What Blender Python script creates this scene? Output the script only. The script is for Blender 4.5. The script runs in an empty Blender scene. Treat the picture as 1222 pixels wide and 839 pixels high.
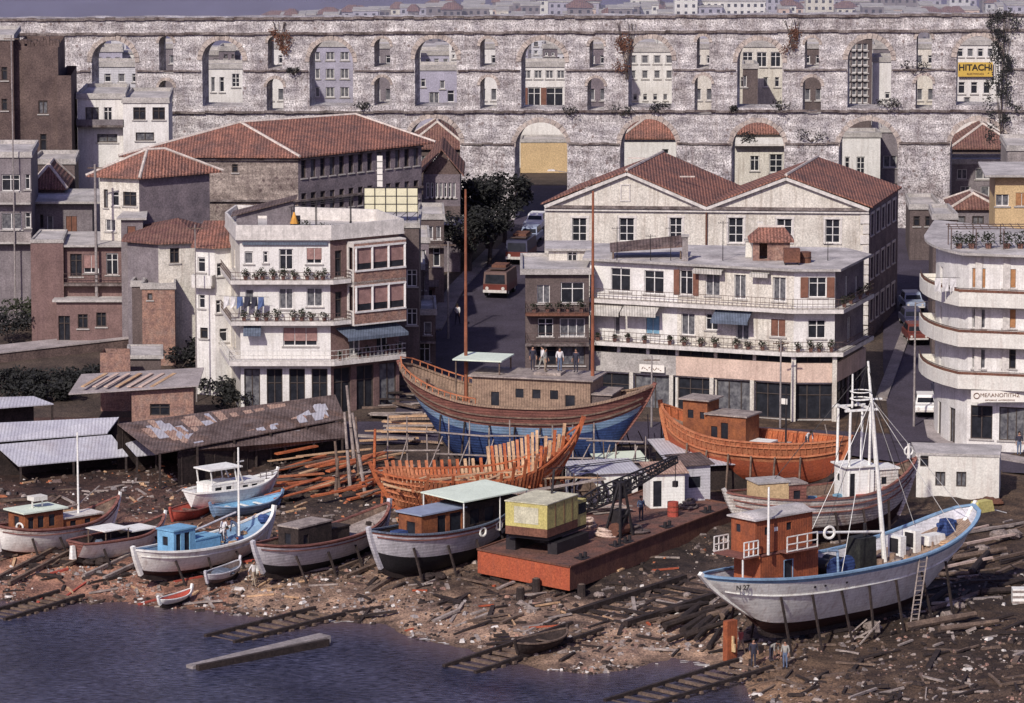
import bpy, bmesh, math, random
from mathutils import Vector, Matrix
R = math.radians
rnd = random.Random(7)
scn = bpy.context.scene
COL = scn.collection
V = Vector
# ------------------------------------------------------------------ camera model
FPX, CX, CY, CH, PIT = 6000.0, 611.0, 419.5, 68.0, R(9.16)
CAMP = V((0, 0, CH))
def ray(px, py):
    f = V((0, math.cos(PIT), -math.sin(PIT))); u = V((0, math.sin(PIT), math.cos(PIT)))
    return (f * FPX + V((1, 0, 0)) * (px - CX) + u * (CY - py)).normalized()
def PZ(px, py, z):
    d = ray(px, py); return CAMP + d * ((z - CH) / d.z)
def PY(px, py, Y):
    d = ray(px, py); return CAMP + d * (Y / d.y)
def zy(py, Y, px=611): return PY(px, py, Y).z
def xy(px, Y, py=400): return PY(px, py, Y).x
# ------------------------------------------------------------------ terrain
SH = [(-60, 322), (-33, 320), (-25, 319.5), (-14, 314), (-8, 313), (-6.5, 309), (-3, 306), (2, 300), (5, 299), (10, 302), (13, 300), (14.5, 291), (18, 284), (70, 270)]
def lerp_tab(tab, x):
    if x <= tab[0][0]: return tab[0][1]
    for (a, b), (c, d) in zip(tab, tab[1:]):
        if x <= c: return b + (d - b) * (x - a) / (c - a)
    return tab[-1][1]
ZT = [(340, 1.9), (372, 3.0), (446, 8.0), (520, 8.0), (640, -4.0), (775, -9.0), (1150, 70.0), (1600, 110.0)]
def h(X, Y):
    if Y >= 340: return lerp_tab(ZT, Y)
    ys = lerp_tab(SH, X)
    if Y < ys: return max(-4.0, (Y - ys) * .09)
    t = (Y - ys) / (340 - ys)
    return 1.9 * (t ** .8) 
def G(px, py):
    """pixel -> ground point"""
    z = 2.0
    for _ in range(30):
        p = PZ(px, py, z); z = z * .4 + .6 * max(h(p.x, p.y), 0.0)
    p = PZ(px, py, z); return V((p.x, p.y, h(p.x, p.y)))
def on(x, y, dz=0): return V((x, y, h(x, y) + dz))
# ------------------------------------------------------------------ materials
MATS = {}
def mat(name, c, c2=None, sc=1.2, var=.35, rough=.85, bump=.25, grime=.35, gc=None, speck=.35, metal=0, wave=None, bsc=6, streak=0, pits=0):
    if name in MATS: return MATS[name]
    m = bpy.data.materials.new(name); m.use_nodes = True
    nt = m.node_tree; N = nt.nodes; L = nt.links
    b = N['Principled BSDF']
    b.inputs['Roughness'].default_value = rough; b.inputs['Metallic'].default_value = metal
    b.inputs['Specular IOR Level'].default_value = .3
    tc = N.new('ShaderNodeTexCoord')
    def noise(scale, det=6, r=.6):
        n = N.new('ShaderNodeTexNoise'); n.inputs['Scale'].default_value = scale; n.inputs['Detail'].default_value = det
        n.inputs['Roughness'].default_value = r; L.new(tc.outputs['Object'], n.inputs['Vector']); return n
    def ramp(src, p0, p1, a, b_):
        r = N.new('ShaderNodeValToRGB'); r.color_ramp.elements[0].position = p0; r.color_ramp.elements[1].position = p1
        r.color_ramp.elements[0].color = (*a, 1); r.color_ramp.elements[1].color = (*b_, 1); L.new(src, r.inputs[0]); return r
    def mix(f, a, b_, mode='MIX'):
        x = N.new('ShaderNodeMix'); x.data_type = 'RGBA'; x.blend_type = mode
        if isinstance(f, float): x.inputs[0].default_value = f
        else: L.new(f, x.inputs[0])
        for i, s in ((6, a), (7, b_)):
            if isinstance(s, tuple): x.inputs[i].default_value = (*s, 1)
            else: L.new(s, x.inputs[i])
        return x.outputs[2]
    c = tuple(c); c2 = c2 or tuple(v * (1 - var) for v in c)
    n1 = noise(sc)
    col = ramp(n1.outputs[0], .35, .65, c2, c).outputs[0]
    gc = gc or tuple(v * .35 for v in c)
    if grime > 0:
        n2 = noise(sc * .45, 9, .72)
        g = ramp(n2.outputs[0], .5, .72, (0, 0, 0), (grime, grime, grime))
        col = mix(g.outputs[0], col, gc)
    if speck > 0:
        n3 = noise(7.5, 2, .8)
        s = ramp(n3.outputs[0], .3, .7, (1 - speck,) * 3, (1 + speck * .6,) * 3)
        col = mix(1.0, col, s.outputs[0], 'MULTIPLY')
    if streak:
        mp = N.new('ShaderNodeMapping'); mp.inputs['Scale'].default_value = (2.2, 2.2, .16); L.new(tc.outputs['Object'], mp.inputs[0])
        n4 = N.new('ShaderNodeTexNoise'); n4.inputs['Scale'].default_value = 1.6; n4.inputs['Detail'].default_value = 5; n4.inputs['Roughness'].default_value = .65; L.new(mp.outputs[0], n4.inputs[0])
        s4 = ramp(n4.outputs[0], .5, .7, (0, 0, 0), (streak,) * 3); col = mix(s4.outputs[0], col, gc)
    if pits:
        vo = N.new('ShaderNodeTexVoronoi'); vo.inputs['Scale'].default_value = pits; L.new(tc.outputs['Object'], vo.inputs['Vector'])
        pr = ramp(vo.outputs['Distance'], .14, .26, (1, 1, 1), (0, 0, 0)); nn = noise(.35, 4); nr = ramp(nn.outputs[0], .45, .55, (0, 0, 0), (.8, .8, .8)); col = mix(mix(1.0, pr.outputs[0], nr.outputs[0], 'MULTIPLY'), col, gc)
        mp2 = N.new('ShaderNodeMapping'); mp2.inputs['Scale'].default_value = (.35, .35, 2.2); L.new(tc.outputs['Object'], mp2.inputs[0]); n5 = N.new('ShaderNodeTexNoise'); n5.inputs['Scale'].default_value = 1.0; n5.inputs['Detail'].default_value = 6; L.new(mp2.outputs[0], n5.inputs[0])
        r5 = ramp(n5.outputs[0], .42, .6, (.72, .69, .68), (1.08, 1.06, 1.04)); col = mix(1.0, col, r5.outputs[0], 'MULTIPLY')
    hsrc = noise(bsc, 5, .7).outputs[0]
    if wave:
        axis, wsc, wst, dark = wave
        w = N.new('ShaderNodeTexWave'); w.wave_type = 'BANDS'; w.bands_direction = axis
        w.inputs['Scale'].default_value = wsc; w.inputs['Distortion'].default_value = .5; w.inputs['Detail Scale'].default_value = .6
        L.new(tc.outputs['Object'], w.inputs['Vector'])
        wr = ramp(w.outputs[0], 0.0, .6, (1 - dark,) * 3, (1, 1, 1))
        col = mix(1.0, col, wr.outputs[0], 'MULTIPLY')
        a = N.new('ShaderNodeMath'); a.operation = 'MULTIPLY_ADD'; L.new(w.outputs[0], a.inputs[0]); a.inputs[1].default_value = wst; L.new(hsrc, a.inputs[2]); hsrc = a.outputs[0]
    L.new(col, b.inputs['Base Color'])
    if bump > 0:
        bn = N.new('ShaderNodeBump'); bn.inputs['Strength'].default_value = bump; bn.inputs['Distance'].default_value = .06
        L.new(hsrc, bn.inputs['Height']); L.new(bn.outputs[0], b.inputs['Normal'])
    MATS[name] = m; return m
def W(n, c, **k): return mat(n, c, **k)
M = {}
M['stone'] = mat('aqueduct stone', (.76, .74, .71), (.34, .32, .33), sc=.9, grime=.75, gc=(.17, .13, .12), speck=.9, bump=1.0, bsc=3.0, streak=.5, pits=1.5)
M['stone_ring'] = mat('voussoir stone', (.55, .47, .4), (.3, .25, .22), sc=1.5, grime=.5, speck=.4, bump=.6)
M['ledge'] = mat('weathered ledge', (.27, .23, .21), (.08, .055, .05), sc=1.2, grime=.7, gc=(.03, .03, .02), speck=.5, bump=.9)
M['rubble'] = mat('rubble masonry', (.42, .36, .31), (.22, .18, .16), sc=.8, grime=.6, gc=(.1, .07, .07), speck=.6, bump=1.0, bsc=4, streak=.4, pits=1.6)
M['brownstone'] = mat('brown stone wall', (.15, .105, .09), (.08, .055, .05), sc=.6, grime=.5, speck=.5, bump=.8, bsc=4)
M['cream'] = mat('cream plaster', (.69, .65, .56), sc=.8, var=.18, grime=.55, gc=(.3, .25, .2), speck=.35, bump=.2, streak=.6)
M['white'] = mat('white plaster', (.74, .72, .67), sc=.8, var=.15, grime=.45, gc=(.34, .3, .26), speck=.2, bump=.2, streak=.45)
M['peach'] = mat('peach plaster', (.66, .5, .4), sc=.7, var=.2, grime=.45, gc=(.3, .2, .16), speck=.25, bump=.2, streak=.45)
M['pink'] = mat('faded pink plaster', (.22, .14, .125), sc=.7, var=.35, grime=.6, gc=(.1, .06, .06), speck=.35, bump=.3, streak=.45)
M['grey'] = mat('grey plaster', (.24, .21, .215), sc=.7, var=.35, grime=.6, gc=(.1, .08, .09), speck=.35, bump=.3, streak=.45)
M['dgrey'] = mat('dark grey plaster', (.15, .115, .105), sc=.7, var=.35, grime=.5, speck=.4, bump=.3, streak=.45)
M['violet'] = mat('dusky stone and shaded wall', (.23, .19, .2), (.13, .11, .12), sc=.7, grime=.5, speck=.4, bump=.4)  # dusky house walls; on side walls it also carries shade in its colour
M['yellow'] = mat('ochre plaster', (.62, .45, .24), sc=.6, var=.2, grime=.4, gc=(.3, .2, .12), speck=.35, bump=.2)
M['brick'] = mat('old brick', (.36, .21, .15), (.2, .12, .1), sc=2, grime=.5, gc=(.3, .26, .22), speck=.5, bump=.5)
M['tile'] = mat('red roof tiles', (.42, .19, .13), (.22, .115, .09), sc=.9, grime=.85, gc=(.15, .1, .09), speck=.7, bump=1.0, wave=('X', 1.25, .8, .45))
M['tile2'] = mat('weathered roof tiles', (.28, .15, .11), (.17, .08, .07), sc=1.4, grime=.65, gc=(.12, .08, .07), speck=.55, bump=1.0, wave=('X', 1.25, .8, .4))
M['mortar'] = mat('ridge mortar', (.66, .58, .5), sc=2, grime=.3)
M['slab'] = mat('roof slab concrete', (.5, .47, .43), sc=.6, var=.4, grime=.6, gc=(.14, .12, .11), speck=.35)
M['roofgrey'] = mat('flat roof screed', (.6, .56, .52), sc=.5, var=.45, grime=.6, gc=(.16, .13, .13), speck=.3)
M['frame'] = mat('window frame paint', (.72, .7, .66), sc=3, var=.2, grime=.3, speck=.15, bump=.05)
M['dframe'] = mat('dark window frame', (.09, .07, .06), sc=3, grime=.2, speck=.1, bump=.05)
M['trim'] = mat('stone trim', (.7, .66, .6), sc=2, var=.25, grime=.4, speck=.2, streak=.45)
M['shut'] = mat('brown shutters', (.26, .12, .08), sc=2, grime=.3, speck=.15, wave=('Z', 4.5, .6, .5))
M['shutp'] = mat('rose roller blind', (.42, .25, .22), sc=2, grime=.25, speck=.15, wave=('Z', 3.5, .6, .4))
M['shuto'] = mat('orange shutters', (.5, .25, .11), sc=2, grime=.25, speck=.15, wave=('Z', 3.5, .6, .4))
M['blue_shut'] = mat('blue shutters', (.2, .38, .5), sc=2, grime=.25, speck=.15)
M['awn'] = mat('pale awning cloth', (.6, .57, .5), sc=2, grime=.3, speck=.15, wave=('X', 1.6, .1, .35))
M['awnb'] = mat('grey blue awning cloth', (.14, .17, .22), sc=2, grime=.3, speck=.2, wave=('X', 1.6, .1, .3))
M['rail'] = mat('rusty railing iron', (.12, .08, .07), sc=3, grime=.2, bump=0)
M['wrail'] = mat('white railing iron', (.7, .68, .62), sc=3, grime=.3, bump=0)
M['glass'] = mat('dark window glass', (.03, .032, .04), sc=1.5, var=.5, rough=.18, bump=.05, grime=0, speck=.1)
M['curt'] = mat('curtained window glass', (.2, .2, .2), (.06, .06, .07), sc=1.8, rough=.3, bump=.05, grime=.2, speck=.15)
M['earth'] = mat('yard earth', (.11, .08, .06), (.05, .037, .03), sc=.45, grime=.75, gc=(.045, .03, .028), speck=.75, bump=1.0, bsc=3)
M['asphalt'] = mat('street asphalt', (.07, .058, .08), (.05, .04, .055), sc=.5, grime=.4, speck=.5, bump=.3)
M['pave'] = mat('pavement slabs', (.3, .26, .24), sc=.8, grime=.5, speck=.4)
M['path'] = mat('pale path', (.42, .37, .35), sc=.6, grime=.5, speck=.35)
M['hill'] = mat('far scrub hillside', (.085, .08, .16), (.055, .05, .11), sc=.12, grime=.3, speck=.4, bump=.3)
M['conc'] = mat('stained concrete', (.36, .32, .3), sc=.8, var=.4, grime=.6, speck=.4, streak=.45)
M['wood'] = mat('weathered wood', (.2, .14, .1), (.1, .07, .055), sc=1.5, grime=.5, speck=.45, bump=.5)
M['dwood'] = mat('tarred wood', (.05, .035, .03), (.025, .018, .016), sc=1.5, grime=.4, speck=.5, bump=.6)
M['pwood'] = mat('fresh sawn pine', (.6, .4, .23), (.42, .26, .15), sc=1.5, grime=.3, speck=.35, bump=.3)
M['gwood'] = mat('silvered wood', (.4, .34, .29), (.22, .18, .16), sc=1.5, grime=.4, speck=.4, bump=.4)
M['owood'] = mat('red leaded timber', (.5, .15, .055), (.3, .08, .035), sc=1.3, grime=.4, gc=(.14, .05, .04), speck=.4, bump=.3)
M['lwood'] = mat('orange primed planking', (.52, .21, .1), (.4, .13, .06), sc=1.3, grime=.35, speck=.35)
M['varn'] = mat('varnished cabin wood', (.3, .105, .04), (.17, .06, .03), sc=1.6, grime=.4, speck=.3)
M['wheel'] = mat('orange brown wheelhouse paint', (.4, .115, .045), (.26, .075, .035), sc=1.2, grime=.5, gc=(.12, .05, .035), speck=.3, streak=.35, wave=('X', 1.5, .3, .2))
M['haze'] = mat('haze tinted plaster', (.42, .4, .47), sc=.7, var=.25, grime=.5, gc=(.2, .18, .24), speck=.3)  # distance haze put into the wall colour of houses behind the arches
M['tan'] = mat('tan cabin planking', (.36, .25, .17), (.25, .17, .12), sc=1.6, grime=.4, speck=.35, wave=('X', 1.6, .3, .3))
M['tan2'] = mat('deck planking', (.42, .3, .21), (.26, .18, .13), sc=1.2, grime=.5, speck=.4, wave=('Y', 1.6, .3, .35))
M['bwhite'] = mat('boat white paint', (.9, .9, .82), sc=1, var=.16, grime=.4, gc=(.35, .25, .2), speck=.15, bump=.1, rough=.55, streak=.45, wave=('Z', 1.5, .25, 0.07))
M['bcream'] = mat('worn white boat paint', (.74, .7, .62), sc=1.4, var=.2, grime=.8, gc=(.26, .1, .06), speck=.35, rough=.6, streak=.45, wave=('Z', 1.5, .5, 0.35))
M['bgrey'] = mat('pale grey boat paint', (.62, .61, .62), sc=1, var=.2, grime=.4, speck=.2, rough=.6, streak=.45, wave=('Z', 1.5, .3, 0.15))
M['antif'] = mat('dark red bottom paint', (.05, .02, .016), sc=1, grime=.4, speck=.3, wave=('Z', 1.5, .5, 0.2))
M['black'] = mat('black bottom paint', (.022, .02, .022), sc=1, grime=.2, speck=.4)
M['bmid'] = mat('deep blue hull paint', (.05, .095, .25), (.03, .055, .16), sc=.8, grime=.35, gc=(.03, .04, .1), speck=.35, streak=.45, wave=('Z', 1.5, .5, 0.35))
M['blite'] = mat('light blue hull paint', (.26, .4, .56), sc=.8, var=.35, grime=.4, gc=(.3, .3, .34), speck=.25, streak=.45, wave=('Z', 1.5, .5, 0.3))
M['bsky'] = mat('sky blue paint', (.2, .42, .6), sc=1.2, var=.25, grime=.3, speck=.2)
M['bgun'] = mat('blue gunwale paint', (.24, .38, .52), sc=1.2, var=.25, grime=.3, speck=.2)
M['bulw'] = mat('red brown bulwark', (.28, .12, .09), (.19, .08, .065), sc=1, grime=.4, speck=.35, wave=('Z', 1.5, .5, 0.35))
M['bred'] = mat('red boat paint', (.45, .09, .06), sc=1, var=.3, grime=.4, speck=.3)
M['redlead'] = mat('red lead steel', (.42, .105, .045), (.37, .085, .04), sc=.9, grime=.5, gc=(.2, .07, .05), speck=.35, streak=.45)
M['brust_shade'] = mat('brown rusted and shaded steel', (.2, .09, .055), (.12, .055, .04), sc=.8, grime=.5, speck=.4, streak=.45)  # rust on fittings; on the barge sides the brown also carries shade
M['deckr'] = mat('rusty barge deck', (.22, .1, .07), (.1, .06, .05), sc=.7, grime=.6, gc=(.06, .05, .045), speck=.6, bump=.6)
M['cy'] = mat('crane yellow paint', (.56, .5, .17), (.44, .38, .14), sc=.9, grime=.4, gc=(.3, .2, .1), speck=.3)
M['cyt'] = mat('crane roof paint', (.66, .63, .45), sc=.9, grime=.4, speck=.3)
M['iron'] = mat('dark iron', (.03, .026, .028), sc=2, grime=.2, speck=.3, bump=.2, rough=.6)
M['mint'] = mat('mint awning sheet', (.68, .76, .62), sc=.7, var=.12, grime=.25, speck=.15)
M['zinc'] = mat('pale tin sheet', (.56, .56, .58), (.42, .41, .45), sc=.5, grime=.4, gc=(.28, .2, .17), speck=.22, wave=('X', 1.3, .5, .25), rough=.6)
M['rustin'] = mat('rusty corrugated roof', (.2, .15, .135), (.09, .06, .05), sc=.7, grime=.6, gc=(.26, .15, .1), speck=.5, wave=('X', 1.3, .5, .35))
M['rustl'] = mat('patched roof sheet', (.55, .38, .28), (.34, .2, .15), sc=1.5, grime=.4, speck=.4, wave=('X', 1.6, .5, .35))
M['leaf'] = mat('dark foliage', (.032, .033, .028), (.014, .014, .016), sc=1.5, grime=.3, speck=.5, bump=0)
M['leafg'] = mat('mid foliage', (.05, .055, .032), (.03, .035, .022), sc=1.5, grime=.3, speck=.5, bump=0)
M['leafr'] = mat('dry red foliage', (.16, .07, .04), (.08, .04, .03), sc=1.5, grime=.3, speck=.5, bump=0)
M['bark'] = mat('bark', (.09, .07, .06), sc=2, grime=.3)
M['mast'] = mat('oiled mast pine', (.3, .11, .06), sc=1.5, grime=.3, speck=.2)
M['rubber'] = mat('tyre rubber', (.02, .02, .02), sc=2, grime=0, speck=.1, bump=0)
M['lime'] = mat('whitewash', (.7, .68, .6), sc=.7, var=.14, grime=.4, gc=(.4, .33, .28), speck=.2, streak=.45)
M['skin'] = mat('skin', (.4, .22, .15), grime=0, speck=.05, bump=0)
M['hair'] = mat('black hair', (.02, .015, .012), grime=0, speck=0, bump=0)
for nm, c in dict(shirtw=(.75, .73, .7), shirtb=(.1, .15, .3), shirtr=(.4, .1, .08), shirtg=(.35, .34, .3), troud=(.04, .04, .06), troub=(.12, .16, .24), trout=(.35, .28, .2)).items():
    M[nm] = mat('cloth ' + nm, c, sc=4, grime=0, speck=.15, bump=.1)
M['signy'] = mat('yellow sign board', (.6, .4, .08), sc=1, var=.1, grime=.15, speck=.15, bump=0)
M['signw'] = mat('white sign board', (.8, .77, .68), sc=1, var=.1, grime=.2, speck=.12, bump=0)
M['bill'] = mat('billboard back panel', (.74, .7, .48), sc=1, var=.15, grime=.3, speck=.15, bump=0)
M['ink'] = mat('sign lettering', (.03, .025, .025), grime=0, speck=.05, bump=0)
M['inkb'] = mat('brown sign lettering', (.2, .1, .06), grime=0, speck=.05, bump=0)
M['carw'] = mat('white car paint', (.8, .79, .75), var=.08, grime=.15, speck=.08, bump=0, rough=.35)
M['card'] = mat('dark car paint', (.05, .05, .09), var=.2, grime=.1, speck=.1, bump=0, rough=.35)
M['carr'] = mat('brick red car paint', (.16, .045, .035), var=.2, grime=.1, speck=.1, bump=0, rough=.35)
M['carb'] = mat('pale blue car paint', (.3, .35, .45), var=.2, grime=.1, speck=.1, bump=0, rough=.35)
M['busc'] = mat('bus cream paint', (.16, .1, .085), var=.2, grime=.3, speck=.1, bump=0, rough=.4)
M['bobr'] = mat('bobbin orange', (.8, .4, .08), grime=.1, speck=.1, bump=0)
# water
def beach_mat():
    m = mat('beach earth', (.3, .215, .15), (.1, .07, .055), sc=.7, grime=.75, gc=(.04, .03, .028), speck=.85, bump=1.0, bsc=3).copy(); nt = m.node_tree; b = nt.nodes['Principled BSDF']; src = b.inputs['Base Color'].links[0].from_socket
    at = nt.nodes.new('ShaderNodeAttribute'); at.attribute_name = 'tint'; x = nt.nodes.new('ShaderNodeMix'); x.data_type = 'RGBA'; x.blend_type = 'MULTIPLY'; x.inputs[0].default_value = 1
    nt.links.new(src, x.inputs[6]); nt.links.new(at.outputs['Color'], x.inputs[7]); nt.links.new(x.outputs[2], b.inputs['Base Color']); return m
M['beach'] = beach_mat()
def water_mat():
    m = bpy.data.materials.new('harbour water'); m.use_nodes = True; nt = m.node_tree; N = nt.nodes; L = nt.links
    b = N['Principled BSDF']; b.inputs['Roughness'].default_value = .22; b.inputs['Specular IOR Level'].default_value = .35
    tc = N.new('ShaderNodeTexCoord'); mp = N.new('ShaderNodeMapping'); mp.inputs['Scale'].default_value = (.9, 2.4, 1); mp.inputs['Rotation'].default_value = (0, 0, R(6)); L.new(tc.outputs['Object'], mp.inputs[0])
    n = N.new('ShaderNodeTexNoise'); n.inputs['Scale'].default_value = 1.6; n.inputs['Detail'].default_value = 9; n.inputs['Roughness'].default_value = .7; L.new(mp.outputs[0], n.inputs[0])
    n2 = N.new('ShaderNodeTexNoise'); n2.inputs['Scale'].default_value = .12; n2.inputs['Detail'].default_value = 3; L.new(tc.outputs['Object'], n2.inputs[0])
    r = N.new('ShaderNodeValToRGB'); r.color_ramp.elements[0].position = .4; r.color_ramp.elements[1].position = .64
    r.color_ramp.elements[0].color = (.006, .008, .022, 1); r.color_ramp.elements[1].color = (.13, .13, .2, 1); L.new(n.outputs[0], r.inputs[0])
    mx = N.new('ShaderNodeMix'); mx.data_type = 'RGBA'; mx.blend_type = 'MULTIPLY'; mx.inputs[0].default_value = .8
    r2 = N.new('ShaderNodeValToRGB'); r2.color_ramp.elements[0].position = .35; r2.color_ramp.elements[1].position = .6; r2.color_ramp.elements[0].color = (.35, .35, .4, 1); L.new(n2.outputs[0], r2.inputs[0])
    L.new(r.outputs[0], mx.inputs[6]); L.new(r2.outputs[0], mx.inputs[7])
    at = N.new('ShaderNodeAttribute'); at.attribute_name = 'tint'; m2 = N.new('ShaderNodeMix'); m2.data_type = 'RGBA'; L.new(at.outputs['Fac'], m2.inputs[0]); L.new(mx.outputs[2], m2.inputs[6]); m2.inputs[7].default_value = (.13, .085, .085, 1)
    L.new(m2.outputs[2], b.inputs['Base Color'])
    bp = N.new('ShaderNodeBump'); bp.inputs['Strength'].default_value = .9; bp.inputs['Distance'].default_value = .25; L.new(n.outputs[0], bp.inputs['Height']); L.new(bp.outputs[0], b.inputs['Normal'])
    return m
M['water'] = water_mat()
# ------------------------------------------------------------------ mesh builder
class MB:
    def __init__(s): s.v = []; s.f = []; s.m = []; s.mats = []
    def mi(s, m):
        if isinstance(m, str): m = M[m]
        if m not in s.mats: s.mats.append(m)
        return s.mats.index(m)
    def poly(s, pts, m):
        i = len(s.v); s.v += [tuple(p) for p in pts]; s.f.append(tuple(range(i, i + len(pts)))); s.m.append(s.mi(m)); return s
    def addf(s, pts, faces, m):
        i = len(s.v); s.v += [tuple(p) for p in pts]; k = s.mi(m)
        for f in faces: s.f.append(tuple(i + j for j in f)); s.m.append(k)
        return s
    def hexa(s, p, m):  # 8 pts: bottom 4 ccw, top 4 ccw
        return s.addf(p, [(3, 2, 1, 0), (4, 5, 6, 7), (0, 1, 5, 4), (1, 2, 6, 5), (2, 3, 7, 6), (3, 0, 4, 7)], m)
    def box(s, c, sz, m, rz=0, tap=1.0):
        hx, hy, hz = sz[0] / 2, sz[1] / 2, sz[2] / 2; co, si = math.cos(rz), math.sin(rz); p = []
        for k, z in ((1, -hz), (tap, hz)):
            for x, y in ((-hx, -hy), (hx, -hy), (hx, hy), (-hx, hy)):
                x *= k; y *= k; p.append((c[0] + x * co - y * si, c[1] + x * si + y * co, c[2] + z))
        return s.hexa(p, m)
    def bx(s, x0, x1, y0, y1, z0, z1, m): return s.box(((x0 + x1) / 2, (y0 + y1) / 2, (z0 + z1) / 2), (x1 - x0, y1 - y0, z1 - z0), m)
    def bar(s, a, b, w, t, m):
        a = V(a); b = V(b); d = (b - a).normalized(); u = V((0, 0, 1)) if abs(d.z) < .95 else V((0, 1, 0))
        x = d.cross(u).normalized() * w / 2; y = x.cross(d).normalized() * t / 2
        p = [a - x - y, a + x - y, a + x + y, a - x + y, b - x - y, b + x - y, b + x + y, b - x + y]
        return s.hexa(p, m)
    def tube(s, a, b, r0, r1=None, m='iron', n=8, cap=True):
        r1 = r0 if r1 is None else r1
        a = V(a); b = V(b); d = (b - a).normalized(); u = V((0, 0, 1)) if abs(d.z) < .95 else V((0, 1, 0))
        x = d.cross(u).normalized(); y = x.cross(d).normalized(); p = []
        for c, r in ((a, r0), (b, r1)):
            for i in range(n): t = 2 * math.pi * i / n; p.append(c + x * math.cos(t) * r + y * math.sin(t) * r)
        f = [(i, (i + 1) % n, n + (i + 1) % n, n + i) for i in range(n)]
        if cap: f += [tuple(range(n))[::-1], tuple(range(n, 2 * n))]
        return s.addf(p, f, m)
    def pipe(s, pts, r, m, n=6):
        for a, b in zip(pts, pts[1:]): s.tube(a, b, r, r, m, n)
        return s
    def prism(s, pts, z0, z1, m, mtop=None):
        n = len(pts)
        p = [(x, y, z0) for x, y in pts] + [(x, y, z1) for x, y in pts]
        s.addf(p, [(i, (i + 1) % n, n + (i + 1) % n, n + i) for i in range(n)] + [tuple(range(n))[::-1]], m)
        return s.poly([(x, y, z1) for x, y in pts], mtop or m)
    def torus(s, c, R0, r0, ax, m, n=16, k=6):
        ax = V(ax).normalized(); u = V((0, 0, 1)) if abs(ax.z) < .9 else V((1, 0, 0)); x = ax.cross(u).normalized(); y = x.cross(ax)
        p = []; f = []
        for i in range(n):
            t = 2 * math.pi * i / n; d = x * math.cos(t) + y * math.sin(t)
            for j in range(k): q = 2 * math.pi * j / k; p.append(V(c) + d * (R0 + r0 * math.cos(q)) + ax * r0 * math.sin(q))
        for i in range(n):
            for j in range(k): f.append((i * k + j, i * k + (j + 1) % k, ((i + 1) % n) * k + (j + 1) % k, ((i + 1) % n) * k + j))
        return s.addf(p, f, m)
    def ball(s, c, r, m, sq=1.0, n=8, jit=0):
        p = []; f = []
        for i in range(1, n):
            a = math.pi * i / n
            for j in range(n + 2):
                b = 2 * math.pi * j / (n + 2); k = r * (1 + rnd.uniform(-jit, jit)); p.append((c[0] + k * math.sin(a) * math.cos(b), c[1] + k * math.sin(a) * math.sin(b), c[2] + k * sq * math.cos(a)))
        w = n + 2
        for i in range(n - 2):
            for j in range(w): f.append((i * w + j, (i + 1) * w + j, (i + 1) * w + (j + 1) % w, i * w + (j + 1) % w))
        f += [tuple(range(w)), tuple(range((n - 2) * w, (n - 1) * w))[::-1]]
        return s.addf(p, f, m)
    def mesh(s, name, smooth=False):
        me = bpy.data.meshes.new(name); me.from_pydata(s.v, [], s.f)
        for m in s.mats: me.materials.append(m)
        me.polygons.foreach_set('material_index', s.m)
        if smooth: me.polygons.foreach_set('use_smooth', [True] * len(me.polygons))
        me.update(); return me
    def build(s, name, parent=None, smooth=False, loc=None):
        o = bpy.data.objects.new(name, s.mesh(name, smooth)); COL.objects.link(o)
        if parent: o.parent = parent
        if loc is not None: o.location = loc
        return o
    def shift(s, d):
        s.v = [(a + d[0], b + d[1], c + d[2]) for a, b, c in s.v]; return s
def tag(o, label=None, cat=None, group=None, kind=None):
    if label: o['label'] = label
    if cat: o['category'] = cat
    if group: o['group'] = group
    if kind: o['kind'] = kind
    return o
def thing(name, label, cat, loc=(0, 0, 0), rz=0, group=None):
    o = bpy.data.objects.new(name, None); o.empty_display_size = .3; COL.objects.link(o)
    o.location = loc; o.rotation_euler = (0, 0, rz); return tag(o, label, cat, group)
KIDS = {}
def dup(root, loc, rz=0, label=None, group=None, sc=None):
    r = root.copy(); COL.objects.link(r); r.location = loc; r.rotation_euler = (0, 0, rz)
    if sc: r.scale = sc
    if label: r['label'] = label
    if group: r['group'] = group
    for ch in [o for o in COL.objects if o.parent == root]:
        c = ch.copy(); COL.objects.link(c); c.parent = r
        for g in [o for o in COL.objects if o.parent == ch]:
            d = g.copy(); COL.objects.link(d); d.parent = c
    return r
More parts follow.
